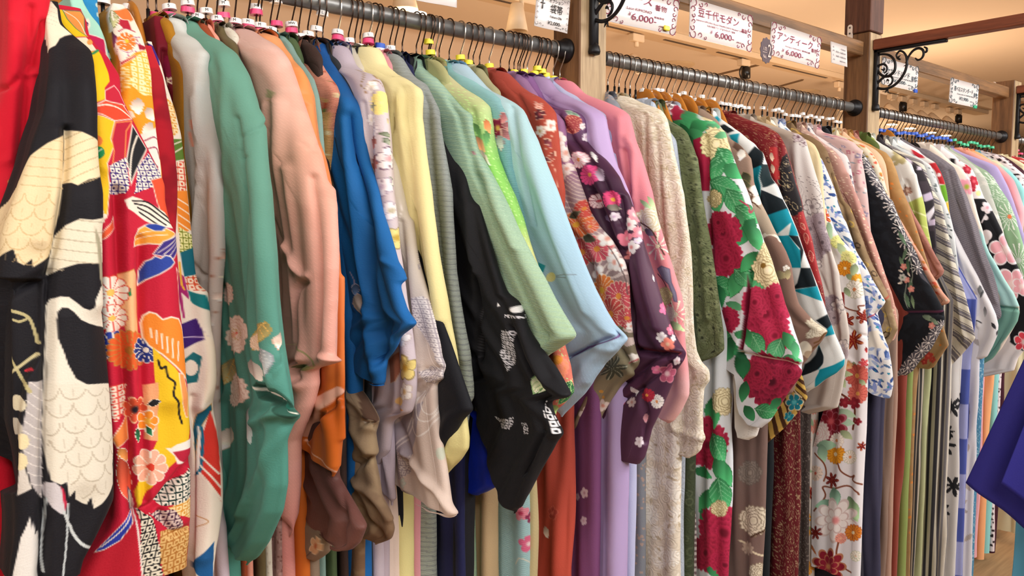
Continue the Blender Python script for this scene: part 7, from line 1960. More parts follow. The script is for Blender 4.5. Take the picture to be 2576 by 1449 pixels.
K('crimson_gold', 'antique crimson kimono with gold lines, its black lower panel traced in gold flowers', 1838,
  [(1850, 286), (1867, 297), (1898, 308), (1929, 320), (1956, 333), (1968, 350), (1977, 368), (1983, 387), (1992, 416), (2001, 447), (2010, 478), (2018, 505), (2022, 533), (2030, 562), (2043, 603), (2051, 645), (2059, 682), (2068, 717), (2074, 750), (2078, 800), (2090, 850), (2098, 900)],
  w=.04, base='7c1c24', fab='damask', res=2.0, b=2005,
  ops=[('grad', [(286, '7c2228'), (380, '801c24')]), ('waves', None, 16, 'a8705c', .06), ('poly', [(1968, 395), (1982, 385), (2024, 535), (1990, 545), (1960, 500), (1955, 430)], '17131a'), ('poly', [(1935, 370), (1954, 370), (1962, 470), (1945, 440)], 'b4282c'),
       ('flower', 1978, 412, 9, '17131a', 'c0b098', 6, 'b8a884'), ('flower', 1964, 424, 8, '17131a', 'c0b098', 6, 'b8a884'), ('leaf', 1975, 445, 12, '17131a', 60, .4, 'a89878'), ('mum', 1982, 468, 14, '17131a', 'c8b890', 12, 'a89878'), ('leaf', 1965, 460, 12, '17131a', 40, .4, 'a89878'), ('flower', 1976, 505, 12, '17131a', 'c0b098', 7, 'a89878'), ('leaf', 2000, 520, 12, '17131a', 60, .4, 'a89878'),
       ('leaf', 1942, 395, 12, 'e8c8b0', 80, .4), ('leaf', 1945, 425, 12, 'e8c8b0', 80, .4), ('poly', [(2008, 535), (2022, 530), (2046, 605), (2068, 718), (2052, 712), (2030, 640), (2012, 590)], 'a82c30'),
       ('leaf', 2020, 570, 10, 'b83c3c', 60, .4, 'e0a090'), ('leaf', 2028, 600, 14, 'b83c3c', 80, .4, 'e0a090'), ('leaf', 2040, 645, 14, 'b83c3c', 80, .4, 'e0a090'), ('scatter', 'dot', .01, .001, ['d8b07c'], .4)],
  crease=[([(1956, 345), (1958, 440), (1965, 520)], -.006, .006)], bops=[('base', '5c1820'), ('waves', None, 20, '9c8468', .07)])
K('grey_ink', 'grey white kimono sketched with fine ink flowers and mauve clouds', 1888,
  [(1898, 303), (1944, 318), (1985, 330), (2010, 338), (2027, 352), (2036, 385), (2045, 416), (2053, 443), (2061, 468), (2068, 500), (2072, 540), (2076, 570), (2084, 596), (2089, 624), (2097, 649), (2109, 686), (2113, 728), (2121, 769), (2128, 791), (2135, 843), (2133, 884), (2126, 925), (2118, 980)],
  w=.045, base='cdc8c6', res=2.0, b=2030,
  ops=[('base', 'd0ccca'), ('grad', [(300, 'b4a89c'), (345, 'b4a89c'), (365, 'd2cfce'), (620, 'cfc9c4'), (1000, 'c6beb6')]), ('waves', [(1985, 445), (2060, 440), (2075, 560), (2000, 570)], 9, '6c6468', .04),
       ('flower', 2005, 345, 14, 'c8bcc0', '5c3c4c', 6, '5c4450'), ('flower', 2020, 360, 10, 'ccc4c4', '5c3c4c', 6, '5c4450'), ('flower', 2042, 520, 22, 'd0cccb', '8c8488', 6, '6c6468'),
       ('peony', 2038, 575, 34, '9c9094', '6c6068', 7), ('peony', 2062, 560, 26, '948890', '6c6068', 7), ('peony', 2068, 610, 30, '8c8088', '5c5058', 7), ('peony', 2046, 640, 24, '8c8088', '5c5058', 7), ('flower', 2052, 665, 16, 'ccc4c0', '8c8488', 6, '6c6468'),
       ('peony', 2090, 765, 24, '8c8088', '5c5058', 7), ('flower', 2106, 770, 22, 'ccc4c0', '8c8488', 6, '6c6468'), ('peony', 2095, 800, 20, '9c9094', '6c6068', 7), ('flower', 2120, 870, 18, 'ccc4c0', 'a09aa4', 6, '6c6468'), ('peony', 2122, 890, 16, '9c9094', '6c6068', 7)],
  crease=[([(2080, 640), (2090, 720), (2104, 850)], -.010, .008), ([(2000, 360), (2010, 480), (2040, 620), (2070, 760)], .007, .010), ([(2060, 680), (2075, 720), (2088, 760)], -.004, .005)], bops=[('base', '3a3230'), ('waves', None, 18, '6c6460', .06)])
K('cream_plain', 'plain cream kimono behind the grey ink-flower sleeve', 1925, [(1940, 312), (1985, 335), (2032, 352), (2049, 362), (2061, 385), (2067, 406), (2071, 437), (2073, 488), (2080, 560)], base='dccaa0', w=.03, fab='crepe', ops=[('grad', [(312, 'c0a884'), (350, 'e0cfa4'), (488, 'e4d4ae')])], crease=[([(2045, 380), (2052, 480)], -.005, .004)])
WM = 'ecebee'
K('maple', 'white kimono with red maple leaves, yellow chrysanthemums and curling brown vines, hanging straight', 1940,
  [(1952, 320), (2010, 370), (2055, 450), (2072, 505), (2078, 521), (2088, 546), (2100, 577), (2116, 602), (2135, 622), (2153, 645), (2162, 676), (2168, 707), (2174, 748), (2178, 790), (2182, 822), (2183, 884), (2182, 966), (2179, 1066), (2174, 1166), (2169, 1300), (2164, 1460)],
  L=[(2093, 990), (2078, 1030), (2062, 1080), (2048, 1130), (2047, 1300), (2047, 1460)], w=.05, base=WM, res=1.8, fold=.003, b=2050,
  ops=[('grad', [(320, 'e8e2d8'), (540, 'f0eeee'), (900, 'ece8ec'), (1449, 'e4e4ec')]), ('maple', 2072, 545, 22, 'b42c20', 'e8a040', 7), ('line', [(2064, 500), (2062, 520), (2070, 540)], 3, 'b06030', 1), ('maple', 2060, 525, 0.1, 'b42c20', 'e8a040', 7),
       ('leaf', 2086, 580, 24, 'a4c8a8', 75, .35), ('mum', 2108, 608, 18, 'e8ec98', 'f0f0b0', 12), ('leaf', 2120, 630, 22, 'c4dcae', 60, .4), ('mum', 2134, 650, 20, 'ecec9c', 'f4f0b0', 12), ('mum', 2126, 675, 20, 'e89a24', 'f8e8c0', 13, 'b85c1c'), ('leaf', 2148, 680, 18, 'a4b890', 100, .5), ('leaf', 2140, 698, 14, 'a4b890', 30, .5), ('mum', 2158, 704, 16, 'f0b030', 'f8e8c0', 12, 'e08828'),
       ('mum', 2150, 728, 24, 'f6f0e8', 'e09060', 14, 'b0ac90'), ('leaf', 2132, 735, 14, '9cae88', 60, .5), ('line', [(2110, 690), (2112, 730), (2118, 760), (2130, 775), (2150, 782), (2162, 780), (2160, 770), (2172, 768)], 3.5, '7c3c24', 1), ('poly', [(2116, 735), (2124, 735), (2126, 768), (2118, 764)], '8c1c1c'),
       ('maple', 2130, 806, 20, '7c1818', 'c87040', 6), ('maple', 2170, 796, 18, '7c1818', 'c87040', 6), ('maple', 2146, 856, 26, '8c2018', 'd89048', 7), ('leaf', 2178, 880, 8, 'a83030', 80, .5), ('maple', 2172, 912, 12, 'c04048', 'e08080', 5),
       ('leaf', 2150, 925, 16, 'a8b890', 80, .5), ('mum', 2156, 945, 30, 'cc6458', 'f0b060', 15, 'b04040'), ('leaf', 2128, 940, 18, 'a8b890', 10, .45), ('leaf', 2120, 960, 18, 'a8b890', 60, .5), ('leaf', 2170, 965, 14, 'a8b890', 60, .5), ('flower', 2134, 918, 12, 'ecb888', 'e89858', 6),
       ('line', [(2096, 975), (2110, 985), (2125, 995), (2140, 1010), (2150, 1030), (2148, 1060), (2145, 1080)], 5, '6c3420', 1), ('mum', 2158, 990, 26, 'd87064', 'f0b060', 15, 'b84840'),
       ('flower', 2126, 1012, 14, '8c2030', 'a83040', 5), ('flower', 2150, 1014, 16, '8c2030', 'a83040', 5), ('leaf', 2105, 1030, 20, 'a8c4a0', 100, .4), ('leaf', 2130, 1040, 26, 'b0ccb0', 20, .4), ('leaf', 2082, 1025, 20, 'a8c0a0', 60, .4), ('flower', 2158, 1060, 10, '8c2030', 'a83040', 5), ('leaf', 2128, 1062, 22, 'a8c8b0', 10, .5),
       ('flower', 2086, 1066, 50, '7c1c2c', 'a83048', 9, 'b06070'), ('flower', 2090, 1060, 30, '8c2030', 'c85860', 7, 'b06070'), ('leaf', 2130, 1094, 18, 'a8b890', 40, .5), ('peony', 2056, 1090, 34, 'ece4e0', 'e8a0a0', 6, 'e0c0c0'),
       ('mum', 2103, 1142, 26, 'e8a028', 'f8e8c0', 16, 'c06c1c'), ('mum', 2106, 1108, 20, 'f4ece4', 'e89868', 14, 'd8c8c0'), ('mum', 2138, 1150, 18, 'f6ece4', 'e89868', 14, 'b8c0a0'), ('leaf', 2080, 1120, 26, '98c0a4', 0, .5), ('leaf', 2070, 1140, 24, '98c0a4', 80, .5), ('maple', 2168, 1122, 12, '7c1818', 'c87040', 6),
       ('line', [(2050, 1140), (2072, 1165), (2078, 1190), (2072, 1210)], 4, '8a4a2c', 1), ('line', [(2110, 1165), (2118, 1185), (2138, 1200), (2150, 1196), (2145, 1208), (2168, 1218)], 4, '7c4028', 1), ('maple', 2094, 1208, 20, '6c1818', 'a85040', 7), ('mum', 2052, 1190, 20, 'f0dcd0', 'e07060', 12),
       ('line', [(2048, 1285), (2075, 1250), (2070, 1225), (2100, 1228), (2130, 1222), (2155, 1235), (2160, 1242)], 4, '7c4028', 1), ('leaf', 2102, 1250, 24, '8cbca4', 80, .55, None or '78a890'), ('leaf', 2070, 1268, 22, '8cbca4', 160, .45), ('leaf', 2145, 1280, 34, '94b88c', 70, .45),
       ('flower', 2104, 1308, 58, 'f4eeee', 'ee9a9c', 9, 'd8c8c8'), ('flower', 2104, 1308, 34, 'f8f2f2', 'ee9a9c', 7, 'd8c0c0'), ('mum', 2146, 1340, 22, 'd8842c', 'f8e8c0', 15, 'a04428'), ('mum', 2116, 1354, 14, 'eea090', 'f0c0a0', 12), ('maple', 2052, 1340, 18, '6c1818', 'a85040', 7), ('line', [(2110, 1365), (2106, 1390), (2110, 1410), (2125, 1430), (2140, 1440)], 4, '7c4028', 1),
       ('flower', 2084, 1425, 48, '8c1c30', 'a83048', 9, 'c08060'), ('flower', 2084, 1425, 30, '942038', 'd09060', 8, 'c08060'), ('mum', 2152, 1398, 14, 'f0ece4', 'e0c8b0', 10, 'a8b890'), ('leaf', 2045, 1380, 20, 'a8643c', 60, .15)],
  crease=[([(2066, 560), (2082, 640), (2100, 720), (2112, 800), (2105, 900)], -.012, .007), ([(2100, 620), (2120, 760), (2118, 900), (2110, 1100), (2100, 1449)], .005, .012), ([(2140, 640), (2160, 760), (2166, 960), (2150, 1300)], .005, .010), ([(2116, 790), (2140, 830), (2180, 846)], -.004, .005), ([(2130, 900), (2160, 920), (2180, 915)], .004, .006)],
  bops=[('base', 'd8d0c8'), ('scatter', 'mum', .05, .018, ['e8a028', 'e09080'], .7), ('scatter', 'maple', .06, .016, ['7c2018'], .5, 7), ('scatter', 'leaf', .04, .014, ['98b490'], .6, 9)])
K('blue_leaf', 'white kimono with dense blue leaves, its sleeve end lined in cream', 1962,
  [(1975, 318), (2030, 372), (2066, 398), (2076, 420), (2088, 450), (2100, 482), (2107, 512), (2117, 541), (2128, 568), (2140, 599), (2150, 628), (2166, 653), (2181, 676), (2192, 699), (2213, 734), (2231, 764), (2208, 788), (2212, 806), (2222, 843), (2235, 874), (2241, 905), (2245, 936), (2247, 967), (2241, 998), (2236, 1001)],
  L=[(2183, 940), (2184, 980), (2200, 992), (2228, 1001)], w=.045, base='e4e6ea', res=1.9, fold=.003, b=2170,
  ops=[('base', 'e6e8ea'), ('scatter', 'leaf', .020, .011, ['3c5c9c', '7c94c8', '54749c', 'a8b8d8', '2c4c8c'], .95), ('scatter', 'leaf', .026, .014, ['6c84c0', '8c9cd4'], .7, 31), ('scatter', 'dot', .018, .003, ['2c8cac', '4c6ca8'], .5, 12),
       ('poly', [(2184, 835), (2208, 830), (2228, 880), (2222, 876), (2184, 872)], 'ece6da'), ('line', [(2182, 800), (2204, 790), (2230, 766)], 3, 'a8303c')],
  crease=[([(2206, 790), (2228, 768)], -.01, .006), ([(2120, 560), (2160, 680), (2190, 780), (2215, 900)], .006, .009)], bops=[('base', '2c2c38')])
K('brown_circle', 'brown figured kimono with gold circles, rolled into two long folds', 1990,
  [(2000, 322), (2012, 334), (2039, 343), (2064, 357), (2080, 377), (2090, 406), (2099, 437), (2111, 474), (2123, 505), (2138, 520), (2148, 545), (2158, 572), (2171, 605), (2182, 637), (2196, 668), (2213, 699), (2229, 730), (2240, 752), (2243, 777), (2251, 801), (2258, 828), (2245, 853), (2234, 870)],
  L=[(2196, 800), (2206, 830), (2222, 858), (2230, 870)], w=.04, base='8c7050', fab='crepe', res=2.0, b=2210,
  ops=[('grad', [(322, '7c6448'), (500, '8c7454'), (740, 'a08868'), (850, 'b09a78')]), ('mottle', '6c5638', 55, .35), ('scatter', 'ring', .035, .009, ['c0a050', '4c3a28'], .5), ('line', [(2226, 752), (2238, 744)], 3, 'b84a3c')],
  crease=[([(2096, 440), (2120, 520), (2140, 600), (2160, 700)], -.010, .005), ([(2140, 540), (2180, 660), (2225, 750)], .006, .008)], bops=[('base', '3c3c54')])
K('dusty_dots', 'dusty pink kimono sprinkled with tiny white dots along its edge', 2016,
  [(2026, 326), (2049, 342), (2076, 364), (2101, 381), (2117, 402), (2132, 437), (2143, 466), (2160, 500), (2172, 533), (2185, 568), (2197, 603), (2212, 645), (2222, 676), (2232, 707), (2243, 738), (2251, 769), (2256, 800), (2259, 815), (2257, 828)],
  w=.04, base='c49c90', res=2.0, b=2228, ops=[('grad', [(326, 'b8988c'), (500, 'c09088'), (800, 'd8a494')]), ('scatter', 'dot', .008, .0016, ['f0e0cc'], .45), ('scatter', 'dot', .018, .003, ['f0d8b8'], .3, 9)], crease=[([(2130, 440), (2170, 560), (2215, 690)], .006, .007)], bops=[('base', '8a7468')])
K('white_navy', 'white kimono with scattered navy marks beside the dusty pink dotted one', 2032, [(2050, 340), (2093, 364), (2117, 380), (2132, 393), (2140, 412), (2147, 447), (2154, 488), (2160, 530)], base='d4cccc', ops=[('base', 'dcd4d4'), ('scatter', 'maple', .022, .006, ['1c2444', '5c5c78'], .6), ('line', [(2086, 362), (2110, 376), (2118, 384)], 5, '1c2044')], bops=[('base', 'b09080')], b=2240)
K('pink_grey', 'pale pink kimono with grey and mauve blossoms and a sharp shoulder crease', 2054,
  [(2072, 335), (2090, 338), (2120, 347), (2151, 360), (2168, 377), (2171, 406), (2177, 437), (2182, 468), (2186, 499), (2190, 541), (2193, 583), (2197, 640)], base='d8bcbc', w=.04, fab='crepe',
  ops=[('base', 'd8bcba'), ('scatter', 'flower', .030, .008, ['9c90ac', 'c07c8c', 'e8d8d8'], .6, 3, 'f0e8e0'), ('scatter', 'leaf', .022, .006, ['8c98a0', 'b8788c'], .5, 8)], crease=[([(2166, 380), (2158, 420), (2162, 470)], .007, .005), ([(2150, 385), (2148, 430), (2156, 480)], -.005, .005)], bops=[('base', 'c8a8a0')])
AN = '54535c'
K('asanoha', 'black velvet kimono with a hemp-leaf star border and trailing pink flowers, purple edged cuff', 2078,
  [(2090, 338), (2140, 372), (2169, 385), (2183, 398), (2204, 437), (2221, 466), (2235, 495), (2247, 506), (2256, 531), (2268, 558), (2281, 589), (2297, 618), (2310, 645), (2324, 682), (2343, 717), (2359, 748), (2378, 784), (2379, 790), (2376, 816), (2361, 847), (2343, 880), (2318, 905), (2297, 934), (2264, 955)],
  L=[(2236, 880), (2240, 930), (2246, 968), (2256, 960)], w=.05, base='14181e', fab='velvet', res=1.8, fold=.002, b=2262,
  ops=[('base', '171b22'), ('mottle', '232a32', 60, .6),
       ('poly', [(2169, 380), (2182, 390), (2204, 430), (2250, 500), (2284, 590), (2322, 690), (2342, 720), (2318, 700), (2290, 640), (2268, 590), (2252, 540), (2232, 515), (2196, 460), (2172, 420)], AN),
       ('poly', [(2376, 805), (2380, 815), (2361, 847), (2343, 880), (2318, 905), (2297, 934), (2260, 958), (2256, 935), (2292, 890), (2330, 850), (2355, 812)], AN)] +
      [('spray', x, y, r, 'e0dcd8', 'f0ece8', 10) for x, y, r in ((2178, 400, 14), (2190, 425, 15), (2206, 452, 18), (2224, 484, 19), (2242, 515, 20), (2256, 540, 20), (2264, 572, 20), (2276, 605, 21), (2292, 640, 20), (2308, 672, 18), (2270, 945, 18), (2284, 925, 18), (2300, 905, 18), (2318, 882, 18), (2336, 862, 18), (2354, 838, 18), (2368, 818, 14))] +
      [('leaf', 2270, 600, 22, '5c7c60', 60, .2), ('leaf', 2276, 640, 18, '5c7c60', 110, .25), ('leaf', 2268, 660, 16, '6c8c6c', 70, .3), ('leaf', 2284, 670, 20, '4c6c50', 90, .25), ('leaf', 2290, 720, 22, '5c7c60', 95, .22), ('leaf', 2282, 755, 22, '5c7c60', 70, .22), ('leaf', 2296, 760, 18, '7c9a74', 80, .22),
       ('flower', 2273, 671, 9, 'e4988c', 'f0b8a8', 5), ('flower', 2280, 704, 9, 'dc9488', 'f0b8a8', 5), ('flower', 2292, 727, 9, 'e4988c', 'f0b8a8', 5), ('flower', 2270, 698, 10, 'c8ccc4', '6c8c74', 6), ('leaf', 2266, 682, 7, 'e8e0d0', 20, .4), ('leaf', 2264, 712, 7, 'e8e0d0', 160, .4), ('leaf', 2286, 690, 7, 'e8e0d0', 60, .4),
       ('line', [(2274, 620), (2290, 650), (2296, 690), (2292, 710)], 1.6, 'a8b8a8', 1), ('line', [(2280, 715), (2276, 750), (2284, 775)], 1.6, 'a8b8a8', 1),
       ('poly', [(2250, 783), (2378, 780), (2379, 787), (2250, 787)], '7c4468'), ('leaf', 2335, 800, 18, '7c947c', 20, .35), ('leaf', 2350, 808, 14, '7c947c', 40, .4), ('flower', 2344, 819, 9, 'e4988c', 'f0b8a8', 5), ('flower', 2254, 894, 9, 'c87c80', 'e8a8a0', 5)],
  crease=[([(2252, 788), (2320, 788), (2378, 790)], -.014, .006)], bops=[('base', '8a4034')])
K('coral_edge', 'white kimono with small yellow flowers up top and coral scraps along its long edge', 2104,
  [(2110, 340), (2150, 355), (2178, 368), (2194, 384), (2208, 405), (2218, 426), (2227, 457), (2235, 488), (2243, 508), (2257, 540), (2270, 562), (2285, 590), (2301, 619), (2318, 646), (2334, 677), (2353, 708), (2370, 735), (2388, 756), (2384, 764), (2368, 768)],
  w=.04, base='e4dcc8', res=1.9, b=2280, L=[(2350, 735), (2362, 766)],
  ops=[('grad', [(340, 'dccfb4'), (520, 'e8e2d0'), (560, 'e4c8b8'), (760, 'dca488')]), ('scatter', 'flower', .018, .005, ['c8a848', 'b8b078', 'd8a888'], .7), ('poly', [(2262, 550), (2290, 590), (2388, 752), (2370, 768), (2330, 700), (2290, 640), (2262, 590)], 'e0a890'), ('scatter', 'flower', .014, .005, ['d85c40', 'c87c3c', 'e8d8c0'], .45, 21)], bops=[('base', '8ca05c')])
K('peach_plain', 'plain peach kimono, narrow, just left of the second post', 2120, [(2140, 350), (2178, 364), (2203, 376), (2219, 393), (2228, 413), (2232, 436), (2235, 467), (2240, 510)], base='dcb898', ops=[('base', 'dcb898')], crease=[([(2215, 400), (2222, 460)], -.004, .004)], bops=[('base', '54504c')])
K('gold_brown', 'golden brown kimono with orange flowers, tan sleeve end with red blossoms', 2136,
  [(2150, 348), (2180, 360), (2209, 374), (2230, 384), (2244, 401), (2257, 430), (2265, 459), (2277, 488), (2290, 519), (2310, 580), (2340, 680), (2366, 780), (2375, 828), (2387, 868), (2364, 901), (2349, 925), (2335, 928)],
  L=[(2300, 930), (2310, 936), (2328, 930)], w=.035, base='b08c5c', res=2.0, ops=[('grad', [(348, 'b8945e'), (520, 'b08858'), (800, 'b89c74'), (925, 'a88860')]), ('mottle', '9c7444', 40, .4), ('scatter', 'flower', .016, .004, ['d8843c'], .3), ('flower', 2335, 895, 12, 'b83c38', 'd86050', 5), ('flower', 2345, 905, 9, 'c04840', 'd86050', 5), ('flower', 2325, 910, 8, 'a83430', 'd86050', 5)], b=2292)
K('rose_swirl', 'dusty rose kimono with swirl figuring, its square sleeve end standing out', 2150,
  [(2164, 352), (2200, 385), (2234, 426), (2246, 450), (2267, 488), (2286, 510), (2298, 534), (2318, 568), (2338, 608), (2357, 645), (2370, 666), (2378, 680), (2374, 692), (2357, 705)], w=.04, base='a87468', fab='velvet', res=1.9,
  L=[(2335, 665), (2350, 695), (2355, 705)], ops=[('base', 'ac786c'), ('scatter', 'curl', .022, .009, ['966056', 'bc8a7c'], .85)], crease=[([(2262, 500), (2290, 560), (2330, 640), (2355, 690)], -.007, .006), ([(2278, 505), (2310, 570), (2360, 660)], .005, .007)], b=2302, bops=[('base', '3a3c40'), ('stripes', 0, .012, [(0, .4, 'b8b0a0')])])

# ------------------------------------------------------------------ third bay (behind the second post)
K('black_green_neck', 'dark green and black kimono shoulder right against the second post', 2180, [(2190, 350), (2204, 356), (2212, 370)], base='4c5c30', ops=[('base', '50602c')])
K('white_olive', 'white kimono with olive gold flowers whose lower sleeve is lime green', 2192,
  [(2199, 351), (2218, 364), (2245, 378), (2274, 397), (2293, 413), (2302, 438), (2311, 467), (2319, 494), (2325, 519), (2328, 541), (2334, 583), (2341, 616), (2348, 660)], base='e0e2dc', w=.045, res=2.0, b=2318,
  ops=[('base', 'e0e2dc'), ('poly', [(2180, 340), (2202, 350), (2198, 372), (2180, 368)], '8c9c44'), ('flower', 2262, 395, 22, 'b0a678', 'd8cc98', 6), ('flower', 2282, 480, 12, '9c7868', 'c0a890', 5), ('poly', [(2284, 510), (2320, 492), (2328, 540), (2345, 640), (2352, 700), (2310, 700), (2290, 560)], 'b4c464'), ('line', [(2296, 530), (2330, 545)], 4, 'dce4a8'), ('line', [(2300, 560), (2334, 575)], 4, 'ccd888'), ('line', [(2304, 590), (2338, 600)], 3, 'ccd888')],
  crease=[([(2270, 470), (2280, 455), (2290, 480)], -.006, .006), ([(2300, 440), (2310, 520), (2322, 600)], .005, .007)], bops=[('base', 'b4bc90')])
K('black_check', 'black and pale lavender chequered kimono', 2212, [(2225, 362), (2245, 377), (2265, 388), (2294, 405), (2318, 421), (2330, 446), (2343, 477), (2350, 508), (2353, 560), (2356, 620)], base='2c2830', w=.04, res=2.0,
  ops=[('check', .05, .055, '2a262c', '3c343c'), ('poly', [(2280, 395), (2296, 402), (2290, 415), (2278, 405)], 'c8bcd0'), ('poly', [(2305, 418), (2318, 420), (2318, 428), (2306, 428)], 'd0c8d8'), ('poly', [(2322, 490), (2342, 482), (2348, 500), (2326, 508)], 'c8bcd4'), ('poly', [(2328, 540), (2350, 518), (2352, 530), (2335, 560)], 'e0dce4'), ('poly', [(2335, 555), (2354, 550), (2354, 566), (2336, 568)], 'b8aac0')], bops=[('stripes', 0, .02, [(0, .5, '34343c'), (.5, 1, 'b8b4a4')])], b=2352)
K('stripe_grey', 'grey and cream diagonally striped kimono with a long square sleeve', 2228,
  [(2240, 366), (2270, 382), (2300, 396), (2322, 407), (2333, 436), (2344, 467), (2354, 488), (2364, 502), (2376, 552), (2385, 587), (2395, 628), (2409, 676), (2421, 713), (2433, 757), (2444, 801), (2454, 851), (2440, 870), (2424, 888), (2405, 908), (2388, 924)],
  L=[(2350, 890), (2358, 908), (2382, 924)], w=.045, base='dcd6c4', fab='twill', res=1.8, fold=.002, b=2375,
  ops=[('stripes', 58, .040, [(0, .14, '6a666c'), (.14, .2, 'b8b4ac'), (.2, .42, '77747c'), (.42, .48, 'dcd6c4'), (.48, .55, '6a666c'), (.55, 1, 'dcd8c8')])], bops=[('stripes', 0, .03, [(0, .3, '5c5c68'), (.3, .4, 'b8b4a8'), (.4, .6, '8a8a90'), (.6, 1, 'dcd8cc')])],
  crease=[([(2364, 520), (2385, 620), (2410, 760), (2425, 860)], .006, .008)])
K('grey_lily', 'white kimono brushed with grey bamboo in a thin strip right of the striped one', 2246, [(2258, 366), (2300, 390), (2340, 415), (2354, 446), (2364, 477), (2380, 515), (2394, 560), (2402, 610), (2412, 680)], base='cfd4d6', ops=[('base', 'd0d6d8'), ('scatter', 'leaf', .02, .008, ['5c686c', '3c4448', '98a4a8'], .7)], bops=[('base', 'd8d8d8'), ('scatter', 'maple', .09, .035, ['24262c'], .8)], b=2400, bw=.035)
K('red_white', 'white kimono with red and lime green patches beside the grey pinstripe', 2256, [(2268, 366), (2300, 380), (2330, 395), (2354, 409), (2368, 434), (2377, 459), (2383, 488), (2387, 519), (2390, 560)], base='ecdedc',
  ops=[('base', 'e8e4e0'), ('poly', [(2290, 375), (2320, 384), (2325, 398), (2300, 396)], 'b82434'), ('poly', [(2335, 412), (2356, 408), (2376, 450), (2378, 465), (2362, 462), (2352, 430)], 'b4242c'), ('poly', [(2364, 466), (2380, 464), (2387, 505), (2374, 510)], '6caa2c'), ('poly', [(2376, 512), (2388, 506), (2392, 560), (2380, 560)], 'ecc040'), ('disc', 2362, 440, 5, 'e8d8d8')], bops=[('base', '3c4c9c'), ('check', .07, .12, '4858a8', '9ca4d8')], b=2425, bw=.04)
K('white_horse', 'white kimono with small grey brush-drawn horses', 2262,
  [(2275, 360), (2310, 378), (2345, 405), (2370, 450), (2388, 520), (2402, 579), (2415, 604), (2430, 635), (2446, 666), (2463, 697), (2477, 728), (2494, 761), (2507, 791), (2513, 818), (2510, 843), (2498, 870), (2483, 897), (2470, 902)],
  L=[(2430, 860), (2433, 884), (2445, 896), (2462, 903)], w=.045, base='e6e6ea', res=1.9, b=2440,
  ops=[('base', 'e4e5ea'), ('leaf', 2466, 732, 16, '7c8084', 80, .35), ('leaf', 2470, 740, 12, '4c5054', 110, .25), ('leaf', 2478, 785, 14, '9ca0a4', 90, .35), ('leaf', 2500, 820, 10, '34363c', 60, .4), ('leaf', 2508, 838, 8, '34363c', 110, .4), ('line', [(2444, 808), (2458, 806), (2468, 812)], 3, '3c3e44', 1), ('poly', [(2418, 690), (2430, 700), (2452, 780), (2450, 800), (2440, 800)], '2c242c')],
  crease=[([(2400, 600), (2430, 700), (2460, 820)], .005, .008)], bops=[('base', 'd8dae6'), ('scatter', 'leaf', .06, .02, ['b8b0ac', 'a8a4a8'], .7)])
K('pinstripe', 'grey pinstriped kimono with a long double sleeve', 2268,
  [(2272, 346), (2290, 362), (2302, 370), (2330, 376), (2357, 390), (2380, 405), (2401, 421), (2411, 442), (2421, 467), (2434, 494), (2446, 529), (2461, 568), (2473, 614), (2485, 649), (2500, 686), (2511, 725), (2516, 760), (2522, 790), (2520, 800), (2512, 804)],
  L=[(2495, 770), (2500, 795), (2508, 804)], w=.045, base='7c7880', fab='twill', res=1.9, b=2452,
  ops=[('base', '858088'), ('stripes', 65, .0065, [(0, .5, '68636c')])], crease=[([(2385, 430), (2410, 520), (2440, 600), (2480, 700)], -.005, .006), ([(2400, 430), (2430, 520), (2465, 640), (2505, 760)], .006, .007)], bops=[('base', '4c8cb4'), ('waves', None, 14, 'a8d0e0', .07)])
K('cream_mint', 'cream kimono with a pink lily, mint green lining turned out at the sleeve end', 2340,
  [(2352, 372), (2375, 392), (2395, 409), (2416, 421), (2432, 440), (2442, 459), (2447, 494), (2458, 537), (2471, 579), (2478, 610), (2488, 635), (2509, 670), (2530, 707), (2551, 738), (2567, 777), (2560, 808), (2539, 843), (2519, 876), (2494, 903), (2474, 914)],
  L=[(2452, 880), (2455, 905), (2468, 915)], w=.045, base='ece0d0', res=1.9, fold=.003,
  ops=[('base', 'eee2d4'), ('flower', 2432, 470, 24, 'f0a0b0', 'a8b840', 6, 'f4c8d0'), ('flower', 2444, 440, 10, 'f4d0d8', 'f0b0c0', 5), ('poly', [(2462, 575), (2480, 600), (2510, 668), (2570, 770), (2530, 775), (2500, 720)], 'a8d8d4'), ('poly', [(2500, 765), (2570, 775), (2562, 810), (2474, 920), (2450, 915), (2450, 880), (2500, 840)], '7cae9e'), ('poly', [(2510, 690), (2550, 735), (2560, 770), (2515, 768)], 'b0dcd8')],
  crease=[([(2505, 770), (2540, 776), (2566, 778)], -.010, .006)], bops=[('base', 'e4e0e0'), ('scatter', 'flower', .05, .016, ['b02438', 'c04858'], .6)])
